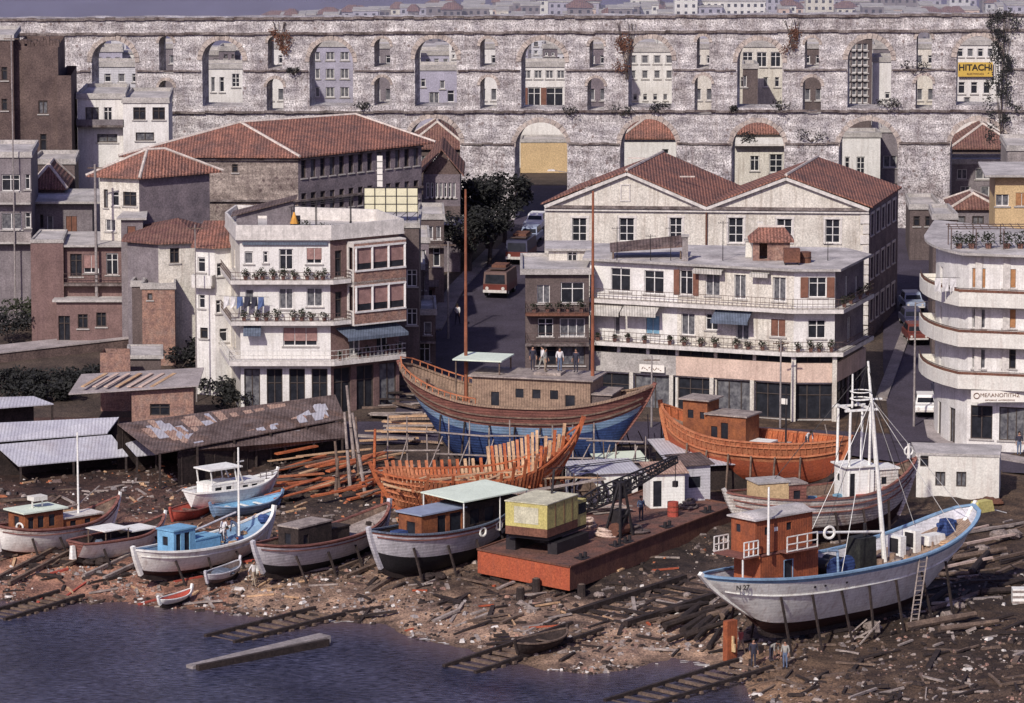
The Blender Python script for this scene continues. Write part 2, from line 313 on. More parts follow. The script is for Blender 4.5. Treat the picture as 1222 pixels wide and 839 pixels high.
# ------------------------------------------------------------------ walls and windows
def onwall(A, B, px, py):
    """pixel -> (distance along AB, world z) on the vertical plane through A and B"""
    d = ray(px, py); ux, uy = B[0] - A[0], B[1] - A[1]; L = math.hypot(ux, uy); ux /= L; uy /= L
    det = d.x * (-uy) + d.y * ux
    t = (A[0] * (-uy) + A[1] * ux) / det
    X, Y = d.x * t, d.y * t
    return (X - A[0]) * ux + (Y - A[1]) * uy, CH + d.z * t
def wall(mb, A, B, z0, z1, holes, m, rev=.22):
    L = math.hypot(B[0] - A[0], B[1] - A[1])
    if L < .01: return
    ux, uy = (B[0] - A[0]) / L, (B[1] - A[1]) / L; nx, ny = -uy, ux
    hs = [(max(.03, a), min(L - .03, b), max(z0 + .02, c), min(z1 - .02, d)) for a, b, c, d in holes]
    hs = [q for q in hs if q[1] - q[0] > .1 and q[3] - q[2] > .1]
    us = sorted({0, L, *[q[0] for q in hs], *[q[1] for q in hs]}); vs = sorted({z0, z1, *[q[2] for q in hs], *[q[3] for q in hs]})
    def pt(u, v, dp=0): return (A[0] + ux * u + nx * dp, A[1] + uy * u + ny * dp, v)
    for i in range(len(us) - 1):
        for j in range(len(vs) - 1):
            uc, vc = (us[i] + us[i + 1]) / 2, (vs[j] + vs[j + 1]) / 2
            if any(q[0] < uc < q[1] and q[2] < vc < q[3] for q in hs): continue
            mb.poly([pt(us[i], vs[j]), pt(us[i + 1], vs[j]), pt(us[i + 1], vs[j + 1]), pt(us[i], vs[j + 1])], m)
    for a, b, c, d in hs:
        for (p, q) in (((a, c), (b, c)), ((b, c), (b, d)), ((b, d), (a, d)), ((a, d), (a, c))):
            mb.poly([pt(*p), pt(*q), pt(*q, rev), pt(*p, rev)], m)
WC = {}
def window_meshes(w, hh, style):
    key = (round(w, 1), round(hh, 1), style)
    if key in WC: return WC[key]
    st = style; fm = 'dframe' if 'd' in st.split('_')[1:] else 'frame'; base = st.split('_')[0]
    f = MB(); t = .07
    f.bx(-w / 2, w / 2, .1, .17, 0, t, fm); f.bx(-w / 2, w / 2, .1, .17, hh - t, hh, fm)
    f.bx(-w / 2, -w / 2 + t, .1, .17, t, hh - t, fm); f.bx(w / 2 - t, w / 2, .1, .17, t, hh - t, fm)
    n = 1 if w < .7 else (2 if w < 1.8 else 3 if w < 3 else int(w / 1.1))
    for i in range(1, n): x = -w / 2 + w * i / n; f.bx(x - .035, x + .035, .103, .167, t, hh - t, fm)
    if base == 'grid':
        for k in (1, 2): f.bx(-w / 2 + t, w / 2 - t, .106, .164, hh * k / 3 - .025, hh * k / 3 + .025, fm)
    elif base in ('win', 'open'): f.bx(-w / 2 + t, w / 2 - t, .106, .164, hh * .68, hh * .68 + .05, fm)
    p = MB(); p.poly([(-w / 2, .18, 0), (w / 2, .18, 0), (w / 2, .18, hh), (-w / 2, .18, hh)], 'curt' if base in ('curt',) else 'glass')
    sh = None
    if base in ('shut', 'shutp', 'shuto', 'blue'):
        sm = {'shut': 'shut', 'shutp': 'shutp', 'shuto': 'shuto', 'blue': 'blue_shut'}[base]; sh = MB()
        z = t if base != 'shutp' else hh * .28
        for i in range(n): a = -w / 2 + w * i / n + .03; b = -w / 2 + w * (i + 1) / n - .03; sh.bx(a, b, .04, .085, z, hh - .03, sm)
    if base == 'open':
        sh = MB()
        for s in (-1, 1): sh.box((s * (w / 2 + w * .24), -.05, hh / 2), (w * .44, .05, hh), 'shut')
    WC[key] = (f.mesh('window'), p.mesh('pane'), sh.mesh('shutter') if sh else None); return WC[key]
wr_ = random.Random(77)
def add_win(root, A, B, u, z, w, hh, style, trim=None):
    """root at origin o; A,B local xy"""
    L = math.hypot(B[0] - A[0], B[1] - A[1]); ux, uy = (B[0] - A[0]) / L, (B[1] - A[1]) / L
    if style.startswith('win') and wr_.random() < .3: style = style.replace('win', 'curt')
    f, p, s = window_meshes(w, hh, style)
    fo = bpy.data.objects.new('window' if hh < w * 1.9 or w < .8 else 'door', f); COL.objects.link(fo); fo.parent = root
    fo.location = (A[0] + ux * u, A[1] + uy * u, z); fo.rotation_euler = (0, 0, math.atan2(uy, ux))
    kw, kh, _ = round(w, 1), round(hh, 1), 0
    fo.scale = (w / kw if kw else 1, 1, hh / kh if kh else 1)
    po = bpy.data.objects.new('pane', p); COL.objects.link(po); po.parent = fo
    if s: so = bpy.data.objects.new('shutter', s); COL.objects.link(so); so.parent = fo
    if trim:
        q = MB(); q.bx(-w / 2 - .12, w / 2 + .12, -.1, .03, -.1, -.004, trim)
        if trim == 'trim':
            q.bx(-w / 2 - .16, -w / 2 - .004, -.035, .01, 0, hh, trim); q.bx(w / 2 + .004, w / 2 + .16, -.035, .01, 0, hh, trim); q.bx(-w / 2 - .2, w / 2 + .2, -.06, .01, hh + .004, hh + .2, trim)
        q.build('sill', fo)
    return fo
def building(name, label, cat, poly, z0, z1, wm, wins=None, roof=('flat', .3, .15), group=None, trim='sillonly', wmats=None, fm='slab'):
    """poly: world xy ccw (front edge first). wins: {edge: [(px0,py0,px1,py1,style) or ('u',u,z,w,h,style)]}"""
    wins = wins or {}; O = V((poly[0][0], poly[0][1], z0)); root = thing(name, label, cat, O, 0, group)
    loc = [(p[0] - O.x, p[1] - O.y) for p in poly]; n = len(poly); H = z1 - z0
    w = MB()
    for i in range(n):
        A, B = poly[i], poly[(i + 1) % n]; la, lb = loc[i], loc[(i + 1) % n]; holes = []
        L = math.hypot(B[0] - A[0], B[1] - A[1])
        for q in wins.get(i, []):
            if q[0] == 'u': u, z, ww, hh, st = q[1:]
            else:
                u0, zb = onwall(A, B, q[0], q[3]); u1, _ = onwall(A, B, q[2], q[3]); _, zt = onwall(A, B, (q[0] + q[2]) / 2, q[1])
                _, zb = onwall(A, B, (q[0] + q[2]) / 2, q[3])
                u = (u0 + u1) / 2; ww = u1 - u0; hh = zt - zb; z = zb - z0; st = q[4]
            if u - ww / 2 < .05 or u + ww / 2 > L - .05 or z + hh > H - .03 or z < .03: 
                ww = min(ww, 2 * (u - .06), 2 * (L - .06 - u)); z = max(z, .04); hh = min(hh, H - .05 - z)
                if ww < .25 or hh < .25: continue
            holes.append((u - ww / 2, u + ww / 2, z, z + hh)); add_win(root, la, lb, u, z, ww, hh, st, None if trim is None else ('trim' if trim == 'trim' else 'slab'))
        wall(w, la, lb, 0, H, holes, (wmats or {}).get(i, wm))
    w.build('wall', root)
    if roof[0] == 'flat':
        _, ph, ov = roof; cx = sum(p[0] for p in loc) / n; cy = sum(p[1] for p in loc) / n
        def off(k): return [off_pt(loc, i, k) for i in range(n)]
        s = MB(); s.prism(off(ov), H + .002, H + .18, fm, 'roofgrey'); ro = s.build('roof', root)
        if ph > 0:
            p = MB(); o1 = off(ov - .03); o2 = off(ov - .2)
            for i in range(n):
                j = (i + 1) % n; p.hexa([(*o1[i], H + .18), (*o1[j], H + .18), (*o2[j], H + .18), (*o2[i], H + .18), (*o1[i], H + .18 + ph), (*o1[j], H + .18 + ph), (*o2[j], H + .18 + ph), (*o2[i], H + .18 + ph)], fm)
            p.build('parapet', root)
    return root, O
def off_pt(poly, i, k):
    n = len(poly); a, b, c = V(poly[i - 1]), V(poly[i]), V(poly[(i + 1) % n])
    d1 = (b - a).normalized(); d2 = (c - b).normalized(); n1 = V((d1.y, -d1.x)); n2 = V((d2.y, -d2.x))
    m = (n1 + n2); 
    if m.length < .2: return tuple(b + n1 * k)
    m.normalize(); return tuple(b + m * k / max(.4, m.dot(n1)))
def tiled_roof(root, O, pts, faces, ridges, m='tile', name='roof', thick=.14):
    """pts world; faces index lists; ridges list of (i,j)"""
    r = MB(); P = [V(p) - O for p in pts]
    for f in faces:
        r.poly([P[i] + V((0, 0, thick)) for i in f], m)
        r.poly([P[i] for i in f][::-1], 'dwood')
        for a, b in zip(f, f[1:] + f[:1]): r.poly([P[a], P[b], P[b] + V((0, 0, thick)), P[a] + V((0, 0, thick))], m)
    ro = r.build(name, root)
    if ridges:
        q = MB()
        for i, j in ridges:
            q.tube(P[i] + V((0, 0, thick)), P[j] + V((0, 0, thick)), .13, .13, 'mortar', 6)
        q.build('ridge', ro)
    return ro
def offset_path(path, k):
    out = []
    for i, p in enumerate(path):
        b = V(p)
        d1 = (b - V(path[i - 1])).normalized() if i > 0 else None; d2 = (V(path[i + 1]) - b).normalized() if i < len(path) - 1 else None
        d1 = d1 or d2; d2 = d2 or d1; n1 = V((d1.y, -d1.x)); n2 = V((d2.y, -d2.x)); m = (n1 + n2).normalized(); out.append(b + m * k / max(.5, m.dot(n1)))
    return out
def balcony(root, O, path, z, out, rail='solid', hgt=.85, slabm='trim', railm='white', th=.18):
    path = [V((p[0] - O.x, p[1] - O.y)) for p in path]; z = z - O.z; op = offset_path(path, out); ip = offset_path(path, .004); o2 = offset_path(path, out - .1)
    s = MB()
    for i in range(len(path) - 1):
        s.hexa([(*op[i], z - th), (*op[i + 1], z - th), (*ip[i + 1], z - th), (*ip[i], z - th), (*op[i], z), (*op[i + 1], z), (*ip[i + 1], z), (*ip[i], z)], slabm)
    so = s.build('balcony', root)
    r = MB(); full = [ip[0]] + list(op) + [ip[-1]]
    oo = [ip[0]] + list(offset_path(path, out - .03)) + [ip[-1]]
    if rail == 'solid':
        for i in range(len(path) - 1):
            r.hexa([(*op[i], z + .004), (*op[i + 1], z + .004), (*o2[i + 1], z + .004), (*o2[i], z + .004), (*op[i], z + hgt), (*op[i + 1], z + hgt), (*o2[i + 1], z + hgt), (*o2[i], z + hgt)], railm)
        for a, b in ((ip[0], o2[0]), (o2[-1], ip[-1])):
            r.bar((*a, z + hgt / 2), (*b, z + hgt / 2), .1, hgt - .01, railm)
    else:
        for a, b in zip(oo, oo[1:]):
            for k in (1.0, .55, .12): r.bar((*a, z + hgt * k), (*b, z + hgt * k), .035, .035, railm)
            L = (b - a).length; n = max(1, int(L / .35))
            for i in range(n + 1): p = a.lerp(b, i / n); r.bar((*p, z), (*p, z + hgt), .025, .025, railm)
    r.build('railing', so); return so
def awning(root, O, A, B, px0, px1, pyt, pyb, out, m):
    u0, zt = onwall(A, B, px0, pyt); u1, _ = onwall(A, B, px1, pyt); L = math.hypot(B[0] - A[0], B[1] - A[1]); ux, uy = (B[0] - A[0]) / L, (B[1] - A[1]) / L; nx, ny = uy, -ux
    _, zb = onwall((A[0] + nx * out, A[1] + ny * out), (B[0] + nx * out, B[1] + ny * out), (px0 + px1) / 2, pyb)
    def p(u, o, z): return V((A[0] + ux * u + nx * o, A[1] + uy * u + ny * o, z)) - O
    a = MB(); t = V((0, 0, .04)); q = [p(u0, .01, zt), p(u1, .01, zt), p(u1, out, zb), p(u0, out, zb)]
    a.hexa([q[3], q[2], q[1], q[0], q[3] + t, q[2] + t, q[1] + t, q[0] + t], m)
    a.poly([q[3], q[2], q[2] - V((0, 0, .22)), q[3] - V((0, 0, .22))], m)
    a.build('awning', root)
def text_mesh(txt, size, m, name='lettering', ext=.01, bold=0):
    c = bpy.data.curves.new(name, 'FONT'); c.body = txt; c.size = size; c.extrude = ext; c.align_x = 'CENTER'; c.align_y = 'CENTER'; c.offset = bold
    o = bpy.data.objects.new(name, c); COL.objects.link(o); dg = bpy.context.evaluated_depsgraph_get()
    me = bpy.data.meshes.new_from_object(o.evaluated_get(dg)); bpy.data.objects.remove(o); bpy.data.curves.remove(c)
    me.materials.clear(); me.materials.append(M[m] if isinstance(m, str) else m); return me
def put_text(parent, txt, size, m, loc, rz, bold=0, name='lettering', sx=1):
    me = text_mesh(txt, size, m, name, bold=bold); o = bpy.data.objects.new(name, me); COL.objects.link(o); o.parent = parent
    o.location = loc; o.rotation_euler = (R(90), 0, rz); o.scale = (sx, 1, 1); return o
# ================================================================== camera, light
cam = bpy.data.objects.new('camera', bpy.data.cameras.new('camera')); COL.objects.link(cam); scn.camera = cam
cam.location = CAMP; cam.rotation_euler = (R(90) - PIT, 0, 0); cam.data.sensor_width = 36; cam.data.lens = FPX * 36 / 1222; cam.data.clip_end = 6000; cam.data.clip_start = 5
SAZ, SEL = R(203), R(38)     # sun comes from this compass side (x = sin, y = cos)
sd = V((math.sin(SAZ) * math.cos(SEL), math.cos(SAZ) * math.cos(SEL), math.sin(SEL)))
sl = bpy.data.lights.new('sun', 'SUN'); sl.energy = 4.1; sl.angle = R(1.2); sl.color = (1, .94, .86)
so = bpy.data.objects.new('sun', sl); COL.objects.link(so); so.rotation_euler = sd.to_track_quat('Z', 'Y').to_euler(); so.location = (-100, 100, 150)
wd = bpy.data.worlds.new('World'); scn.world = wd; wd.use_nodes = True; nt = wd.node_tree
bg = nt.nodes['Background']; sky = nt.nodes.new('ShaderNodeTexSky'); sky.sky_type = 'NISHITA'; sky.sun_disc = False
sky.sun_elevation = SEL; sky.sun_rotation = SAZ; sky.dust_density = 2.0
mx = nt.nodes.new('ShaderNodeMix'); mx.data_type = 'RGBA'; mx.blend_type = 'MULTIPLY'; mx.inputs[0].default_value = 1; mx.inputs[7].default_value = (.9, .78, 1.22, 1)
nt.links.new(sky.outputs[0], mx.inputs[6]); nt.links.new(mx.outputs[2], bg.inputs[0]); bg.inputs[1].default_value = .085
scn.view_settings.view_transform = 'Standard'; scn.view_settings.look = 'None'; scn.view_settings.exposure = 0
# ================================================================== terrain
def grid_sheet(name, xs, ys, zf, m, kind='structure', smooth=True, tint=None):
    v = [(x, y, zf(x, y)) for y in ys for x in xs]; n = len(xs)
    f = [(j * n + i, j * n + i + 1, (j + 1) * n + i + 1, (j + 1) * n + i) for j in range(len(ys) - 1) for i in range(n - 1)]
    me = bpy.data.meshes.new(name); me.from_pydata(v, [], f); me.materials.append(M[m]); me.polygons.foreach_set('use_smooth', [smooth] * len(f)); me.update()
    if tint:
        ca = me.color_attributes.new('tint', 'FLOAT_COLOR', 'POINT')
        for i, p in enumerate(v): ca.data[i].color = (*tint(p[0], p[1]), 1)
    o = bpy.data.objects.new(name, me); COL.objects.link(o); return tag(o, kind=kind)
def frange(a, b, s):
    out = []; x = a
    while x < b + 1e-6: out.append(x); x += s
    return out
from mathutils import noise as NZ
def hz(x, y):
    z = h(x, y)
    if y < 366:
        b = NZ.noise(V((x * .9, y * .9, 0))) * .16 + NZ.noise(V((x * .25, y * .25, 3))) * .28
        ys = lerp_tab(SH, x); k = max(0, min(1, (y - ys + 1.5) / 3)) * max(0, min(1, (366 - y) / 6)); z += b * k
    return z
SHADE = []  # shade under the boats and clutter, put into the ground colour
def add_shade(px, py, r, k): g = G(px, py); SHADE.append((g.x, g.y, r, k))
for q in [(560, 700, 5, .5), (390, 680, 4.5, .5), (250, 680, 4, .5), (80, 640, 5, .6), (980, 740, 7, .6), (1080, 710, 7, .65), (720, 690, 6, .5), (800, 660, 6, .6), (600, 590, 8, .55), (900, 560, 7, .5), (330, 600, 5, .45), (480, 520, 8, .5), (1150, 700, 9, .5), (1200, 780, 8, .45), (60, 560, 10, .6), (300, 540, 10, .55), (450, 600, 5, .5), (690, 560, 8, .5)]: add_shade(*q)
def beach_tint(x, y):
    ys = lerp_tab(SH, x); t = y - ys; n = NZ.noise(V((x * .18, y * .18, 7))) * .5 + NZ.noise(V((x * .6, y * .6, 2))) * .35; sand = max(0, min(1, 1.35 - t / 16 + n)) * max(0, min(1, (22 - x) / 8)); wet = .45 + .55 * max(0, min(1, (t - .2) / 2.0))
    c = V((.5, .48, .5)).lerp(V((1.75, 1.6, 1.5)), sand)
    if x < -18: c = V((c.x * 1.0, c.y * .8, c.z * .78))
    if x > 14: c = V((c.x * .85, c.y * .8, c.z * .7))
    k = 1
    for a, b, r, s in SHADE: d = math.hypot((x - a) * 1.0, (y - b) * .8) / r; k *= 1 - s * max(0, 1 - d * d)
    k *= 1 + .45 * n; return tuple(max(.02, q * k * wet) for q in c)
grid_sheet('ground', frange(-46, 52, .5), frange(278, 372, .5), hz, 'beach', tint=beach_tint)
grid_sheet('ground', [-400, -200, -100] + frange(-72, 72, 6) + [100, 200, 400], frange(372, 446, 4) + [446, 460, 520], lambda x, y: h(x, y), 'earth')
grid_sheet('ground', [-400, -46], frange(200, 372, 4), lambda x, y: h(-46, y), 'earth')
grid_sheet('ground', [52, 400], frange(200, 372, 4), lambda x, y: h(52, y), 'earth')
grid_sheet('hills', frange(-700, 700, 25), [520, 560, 600, 640, 700] + frange(725, 1500, 25), lambda x, y: h(x, y) + (NZ.noise(V((x * .01, y * .01, 0))) * 9 * max(0, min(1, (y - 800) / 80)) if y > 800 else 0), 'hill')
def wt(x, y): d = lerp_tab(SH, x) - y; n = NZ.noise(V((x * .2, y * .2, 1))) * 2.5; k = max(0, min(1, 1 - (d + n) / 7)) ** 1.5 * .8; return (k, k, k)
grid_sheet('water', [-600, -200] + frange(-60, 60, 1) + [200, 600], [-200, 100, 200] + frange(260, 330, 1) + [345], lambda x, y: 0.0, 'water', tint=wt)
def strip(name, pts, m, dz=.05, kind='structure', step=1.0, lab=None, cat=None, thick=0):
    """pts (x,y,width)"""
    P = []
    for (a, b, w0), (c, d, w1) in zip(pts, pts[1:]):
        n = max(1, int(math.hypot(c - a, d - b) / step))
        for i in range(n): t = i / n; P.append((a + (c - a) * t, b + (d - b) * t, w0 + (w1 - w0) * t))
    P.append(pts[-1]); mb = MB(); rows = []
    for i, (x, y, w) in enumerate(P):
        q = P[min(i + 1, len(P) - 1)]; p = P[max(i - 1, 0)]; d = V((q[0] - p[0], q[1] - p[1])).normalized(); nn = V((-d.y, d.x)); row = []
        for k in range(7): t = (k / 6 - .5) * w; X = x + nn.x * t; Y = y + nn.y * t; row.append((X, Y, h(X, Y) + dz))
        rows.append(row)
    for a, b in zip(rows, rows[1:]):
        for k in range(6): mb.poly([a[k + 1], a[k], b[k], b[k + 1]], m)
        if thick:
            for k in (0, 6): mb.poly([a[k], b[k], (b[k][0], b[k][1], b[k][2] - thick), (a[k][0], a[k][1], a[k][2] - thick)], m)
    for k in (0, -1):
        if thick: mb.poly([rows[k][0], rows[k][6], (*rows[k][6][:2], rows[k][6][2] - thick), (*rows[k][0][:2], rows[k][0][2] - thick)], m)
    return tag(mb.build(name), lab, cat, None, kind)
def GP(px, py): g = G(px, py); return g.x, g.y
shore_y = 369
a, b, c, d = GP(560, 440), GP(590, 380), GP(618, 320), GP(640, 285)
strip('street', [(xy(545, 372), 372, 9.5), (a[0], a[1], 9.5), (b[0], b[1], 8.5), (c[0], c[1], 7), (xy(641, 436), 436, 6), (xy(644, 470), 470, 5)], 'asphalt', .06)
strip('street', [(-60, 366, 8), (10, 366, 8), (26, 362, 8), (33, 357, 8), (60, 352, 9)], 'asphalt', .11)
r0, r1, r2 = GP(1100, 530), GP(1092, 440), GP(1086, 340)
strip('street', [(r0[0] + 1, r0[1], 6.5), (r1[0], r1[1], 5), (r2[0], r2[1], 4.5), (xy(1086, 444), 444, 4.5)], 'asphalt', .165)
p0, p1 = GP(1052, 478), GP(1082, 398)
strip('pavement', [(p0[0], p0[1], .9), (p1[0], p1[1], .8)], 'pave', .3, thick=.3)
p0, p1, p2 = GP(515, 395), GP(545, 345), GP(588, 300)
strip('pavement', [(p0[0], p0[1], 1.6), (p1[0], p1[1], 1.4), (p2[0], p2[1], 1.2)], 'pave', .2, thick=.3)
p0, p1, p2, p3 = GP(1128, 528), GP(1118, 520), GP(1118, 508), GP(1120, 490)
q0, q1 = GP(1160, 541), GP(1240, 556)
strip('pavement', [(*GP(1112, 505), 1.2), (*GP(1116, 524), 1.2), (*GP(1140, 538), 1.3), (*GP(1190, 547), 1.3), (*GP(1250, 557), 1.3)], 'path', .27, thick=.3)
strip('path', [(*GP(-20, 426), 3.2), (*GP(60, 417), 3.0), (*GP(130, 409), 2.6), (*GP(192, 403), 2.4)], 'path', .45, thick=.9)
# ================================================================== aqueduct
al = R(7); c0 = V((0, 446)); du = V((math.cos(al), -math.sin(al)))
QA = c0 - du * 58; QB = c0 + du * 62; QL = 120.0; TH = 3.2
def qa(px, py): return onwall(QA, QB, px, py)
aq = thing('aqueduct', 'long pale stone aqueduct with tiers of round arches crossing behind the rooftops', 'aqueduct', (QA.x, QA.y, 0), -al)
def arch_pts(cx, w, top, bot, n=14, zbot=None):
    (u0, _), (u1, _) = qa(cx - w / 2, top), qa(cx + w / 2, top); r = (u1 - u0) / 2; uc = (u0 + u1) / 2; zt = qa(cx, top)[1]; zs = zt - r; zb = qa(cx, bot)[1] if zbot is None else zbot
    return [(u0, zb), (u1, zb)] + [(uc + r * math.cos(math.pi * i / n), zs + r * math.sin(math.pi * i / n)) for i in range(n + 1)], uc, r, zs
big = [(135, 52, 48, 110), (265, 48, 48, 127), (395, 52, 48, 127), (520, 50, 46, 127), (648, 52, 48, 130), (776, 52, 46, 128), (907, 54, 48, 129), (1038, 52, 46, 129), (1168, 52, 43, 126)]
small = [(198, 17, 43, 88), (198, 17, 96, 130), (328, 17, 43, 82), (328, 20, 94, 134), (456, 19, 46, 80), (456, 19, 92, 126), (582, 18, 46, 80), (583, 20, 92, 130), (712, 17, 47, 81), (711, 20, 93, 132), (839, 15, 43, 82), (839, 20, 90, 137), (969, 17, 45, 82), (969, 22, 92, 136), (1103, 18, 38, 85), (1103, 20, 90, 130)]
low = [(518, 62, 141), (646, 62, 146), (774, 66, 142), (905, 62, 146), (1037, 70, 144), (1168, 66, 144)]
zl, zr = qa(0, 24)[1], qa(1222, 18)[1]
uL, uR = qa(0, 24)[0], qa(1222, 18)[0]
def ztop(u): return zl + (zr - zl) * (u - uL) / (uR - uL)
holes = []; rings = []
for cx, w, t, b_ in big + small:
    p, uc, r, zs = arch_pts(cx, w, t, b_); holes.append(p); rings.append((uc, r, zs))
for cx, w, t in low:
    p, uc, r, zs = arch_pts(cx, w, t, 0, 18, 5.0); holes.append(p); rings.append((uc, r, zs))
cu = bpy.data.curves.new('w', 'CURVE'); cu.dimensions = '2D'; cu.fill_mode = 'BOTH'; cu.extrude = TH / 2
outl = [(0, 3.0), (QL, 3.0)] + [(QL * (1 - i / 60), ztop(QL * (1 - i / 60)) + rnd.uniform(-.08, .08)) for i in range(61)]
for pts in [outl] + holes:
    sp = cu.splines.new('POLY'); sp.points.add(len(pts) - 1)
    for q, (x, y) in zip(sp.points, pts): q.co = (x, y, 0, 1)
    sp.use_cyclic_u = True
tmp = bpy.data.objects.new('w', cu); COL.objects.link(tmp); me = bpy.data.meshes.new_from_object(tmp.evaluated_get(bpy.context.evaluated_depsgraph_get())); bpy.data.objects.remove(tmp)
me.transform(Matrix.Translation((0, TH / 2, 0)) @ Matrix.Rotation(R(90), 4, 'X')); me.materials.clear(); me.materials.append(M['stone']); me.name = 'masonry'
mo = bpy.data.objects.new('masonry', me); COL.objects.link(mo); mo.parent = aq
for uc, r, zs in rings:
    mb = MB(); n = 15 if r > 1.2 else 9; w = .42 if r > 1.2 else .26
    for i in range(n):
        a0 = math.pi * (i + .06) / n; a1 = math.pi * (i + .94) / n; k = w * rnd.uniform(.85, 1.15); pr = .06 + rnd.uniform(0, .03)
        q = [(uc + rr * math.cos(t), zs + rr * math.sin(t)) for rr, t in ((r + .004, a0), (r + k, a0), (r + k, a1), (r + .004, a1))]
        mb.hexa([(q[0][0], -pr, q[0][1]), (q[1][0], -pr, q[1][1]), (q[1][0], .1, q[1][1]), (q[0][0], .1, q[0][1]), (q[3][0], -pr, q[3][1]), (q[2][0], -pr, q[2][1]), (q[2][0], .1, q[2][1]), (q[3][0], .1, q[3][1])], 'stone_ring')
    mb.build('arch_ring', aq)
def course(name, segs, proud, th, m='ledge', rough=.05):
    mb = MB()
    for u0, u1, z in segs:
        n = max(1, int((u1 - u0) / .9))
        for i in range(n):
            a = u0 + (u1 - u0) * i / n; b = u0 + (u1 - u0) * (i + 1) / n; zz = z(a) if callable(z) else z
            dz = rnd.uniform(-rough, rough); mb.bx(a, b - .015, -proud - rnd.uniform(0, .06), .05, zz - th / 2 + dz, zz + th / 2 + dz, m)
    return mb.build(name, aq)
def zline(pl, pr): a, b = qa(0, pl)[1], qa(1222, pr)[1]; return lambda u: a + (b - a) * (u - uL) / (uR - uL)
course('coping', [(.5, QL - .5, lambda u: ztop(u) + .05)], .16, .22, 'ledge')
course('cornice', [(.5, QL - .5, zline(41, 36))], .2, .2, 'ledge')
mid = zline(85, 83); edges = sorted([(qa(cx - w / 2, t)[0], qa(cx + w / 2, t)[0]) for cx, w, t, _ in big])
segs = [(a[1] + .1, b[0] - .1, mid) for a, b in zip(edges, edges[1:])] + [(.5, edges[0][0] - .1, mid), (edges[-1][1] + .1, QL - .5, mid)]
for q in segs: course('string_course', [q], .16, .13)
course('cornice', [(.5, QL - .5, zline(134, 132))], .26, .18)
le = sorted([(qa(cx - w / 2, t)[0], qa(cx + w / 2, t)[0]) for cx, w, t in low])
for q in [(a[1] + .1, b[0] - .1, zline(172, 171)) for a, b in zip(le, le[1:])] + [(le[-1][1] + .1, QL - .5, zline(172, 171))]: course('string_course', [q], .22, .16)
# proud lower pier facings (thicker piers under the impost)
for a, b in zip(le, le[1:]):
    mb = MB(); zt = zline(174, 172)((a[1] + b[0]) / 2); mb.bx(a[1] + .05, b[0] - .05, -.16, -.004, 4, zt - .1, 'stone'); mb.build('pier', aq)
# leaf tools ---------------------------------------------------------------
def leaves(mb, c, r, n, size, m, sq=1.0):
    for _ in range(n):
        d = V((rnd.gauss(0, 1), rnd.gauss(0, 1), rnd.gauss(0, 1))).normalized() * (rnd.random() ** .45) * r; d.z *= sq
        p = V(c) + d; a = V((rnd.uniform(-1, 1), rnd.uniform(-1, 1), rnd.uniform(-.6, .6))).normalized(); b = a.cross(V((rnd.uniform(-1, 1), rnd.uniform(-1, 1), rnd.uniform(-1, 1)))).normalized()
        s = size * rnd.uniform(.6, 1.4); mb.poly([p - a * s, p - b * s * .5, p + a * s, p + b * s * .5], m)
def shrub(px, py, label, w=1.5, hgt=1.2, m='leaf', n=400, Y=None, cat='shrub', group=None, name='shrub', size=.12, loc=None):
    g = loc or (G(px, py) if Y is None else PY(px, py, Y)); t = thing(name, label, cat, g, 0, group); st = MB(); lf = MB()
    for i in range(5):
        a = rnd.uniform(0, 6.28); e = V((math.cos(a) * w * .35, math.sin(a) * w * .3, hgt * rnd.uniform(.5, .8))); st.tube((0, 0, -.1), e, .04, .02, 'bark', 5)
        leaves(lf, e, max(w * .3, hgt * .3), n // 5, size, m, .8)
    st.build('stem', t); lf.build('foliage', t); return t
def tree(px, py, label, hgt, w, m='leaf', n=2600, loc=None, cat='tree', name='tree', group=None, size=.17):
    g = loc or G(px, py); t = thing(name, label, cat, g, 0, group); tr = MB(); lf = MB(); th = hgt * .38
    tr.tube((0, 0, -.3), (.1, 0, th), .22, .15, 'bark', 8); cl = []
    for i in range(9):
        a = i * 2.4 + rnd.uniform(-.3, .3); k = rnd.uniform(.35, 1); e = V((math.cos(a) * w * .38 * k, math.sin(a) * w * .38 * k, th + (hgt - th) * rnd.uniform(.2, .85)))
        tr.tube((.1, 0, th * rnd.uniform(.7, 1)), e, .1, .03, 'bark', 6); cl.append(e)
    cl += [V((rnd.uniform(-.3, .3) * w, rnd.uniform(-.3, .3) * w, th + (hgt - th) * rnd.uniform(.1, .9))) for _ in range(8)]
    for e in cl: leaves(lf, e, w * rnd.uniform(.13, .22), n // len(cl), size, m, .75)
    tr.build('trunk', t); lf.build('crown', t); return t
# plants on the aqueduct
for px, py, w, hh, lab in [(680, 136, 1.8, .6, 'low green weed tuft on the ledge below the fifth tall arch'), (742, 137, 1.9, .7, 'dark bush rooted on the pier ledge between two lower arches'), (790, 134, 1.8, .7, 'dense dark bush on the sill of the sixth tall arch'), (885, 170, 2.4, .7, 'spreading weeds on the impost left of the fourth lower arch'), (968, 168, 2.6, .8, 'weeds filling the recessed niche of an aqueduct pier'), (1060, 128, 2.0, .6, 'weeds along the sill of the eighth tall arch'), (930, 130, 2.6, .5, 'thin weeds along the sill of the seventh tall arch'), (350, 88, 1.2, .5, 'small weed tuft on the string course high left'), (432, 130, 1.5, .5, 'dry weeds on the left ledge beside a tall arch'), (1090, 86, 2.4, .8, 'weeds sprouting below the small upper arch at right'), (870, 133, 1.3, .35, 'short weeds on the ledge under a small arch')]:
    Yw = 446 - (xy(px, 446)) * math.tan(al) - .25; shrub(px, py, lab, w, hh, 'leaf', 260, Y=Yw, cat='weeds', name='ledge_weeds', size=.1)
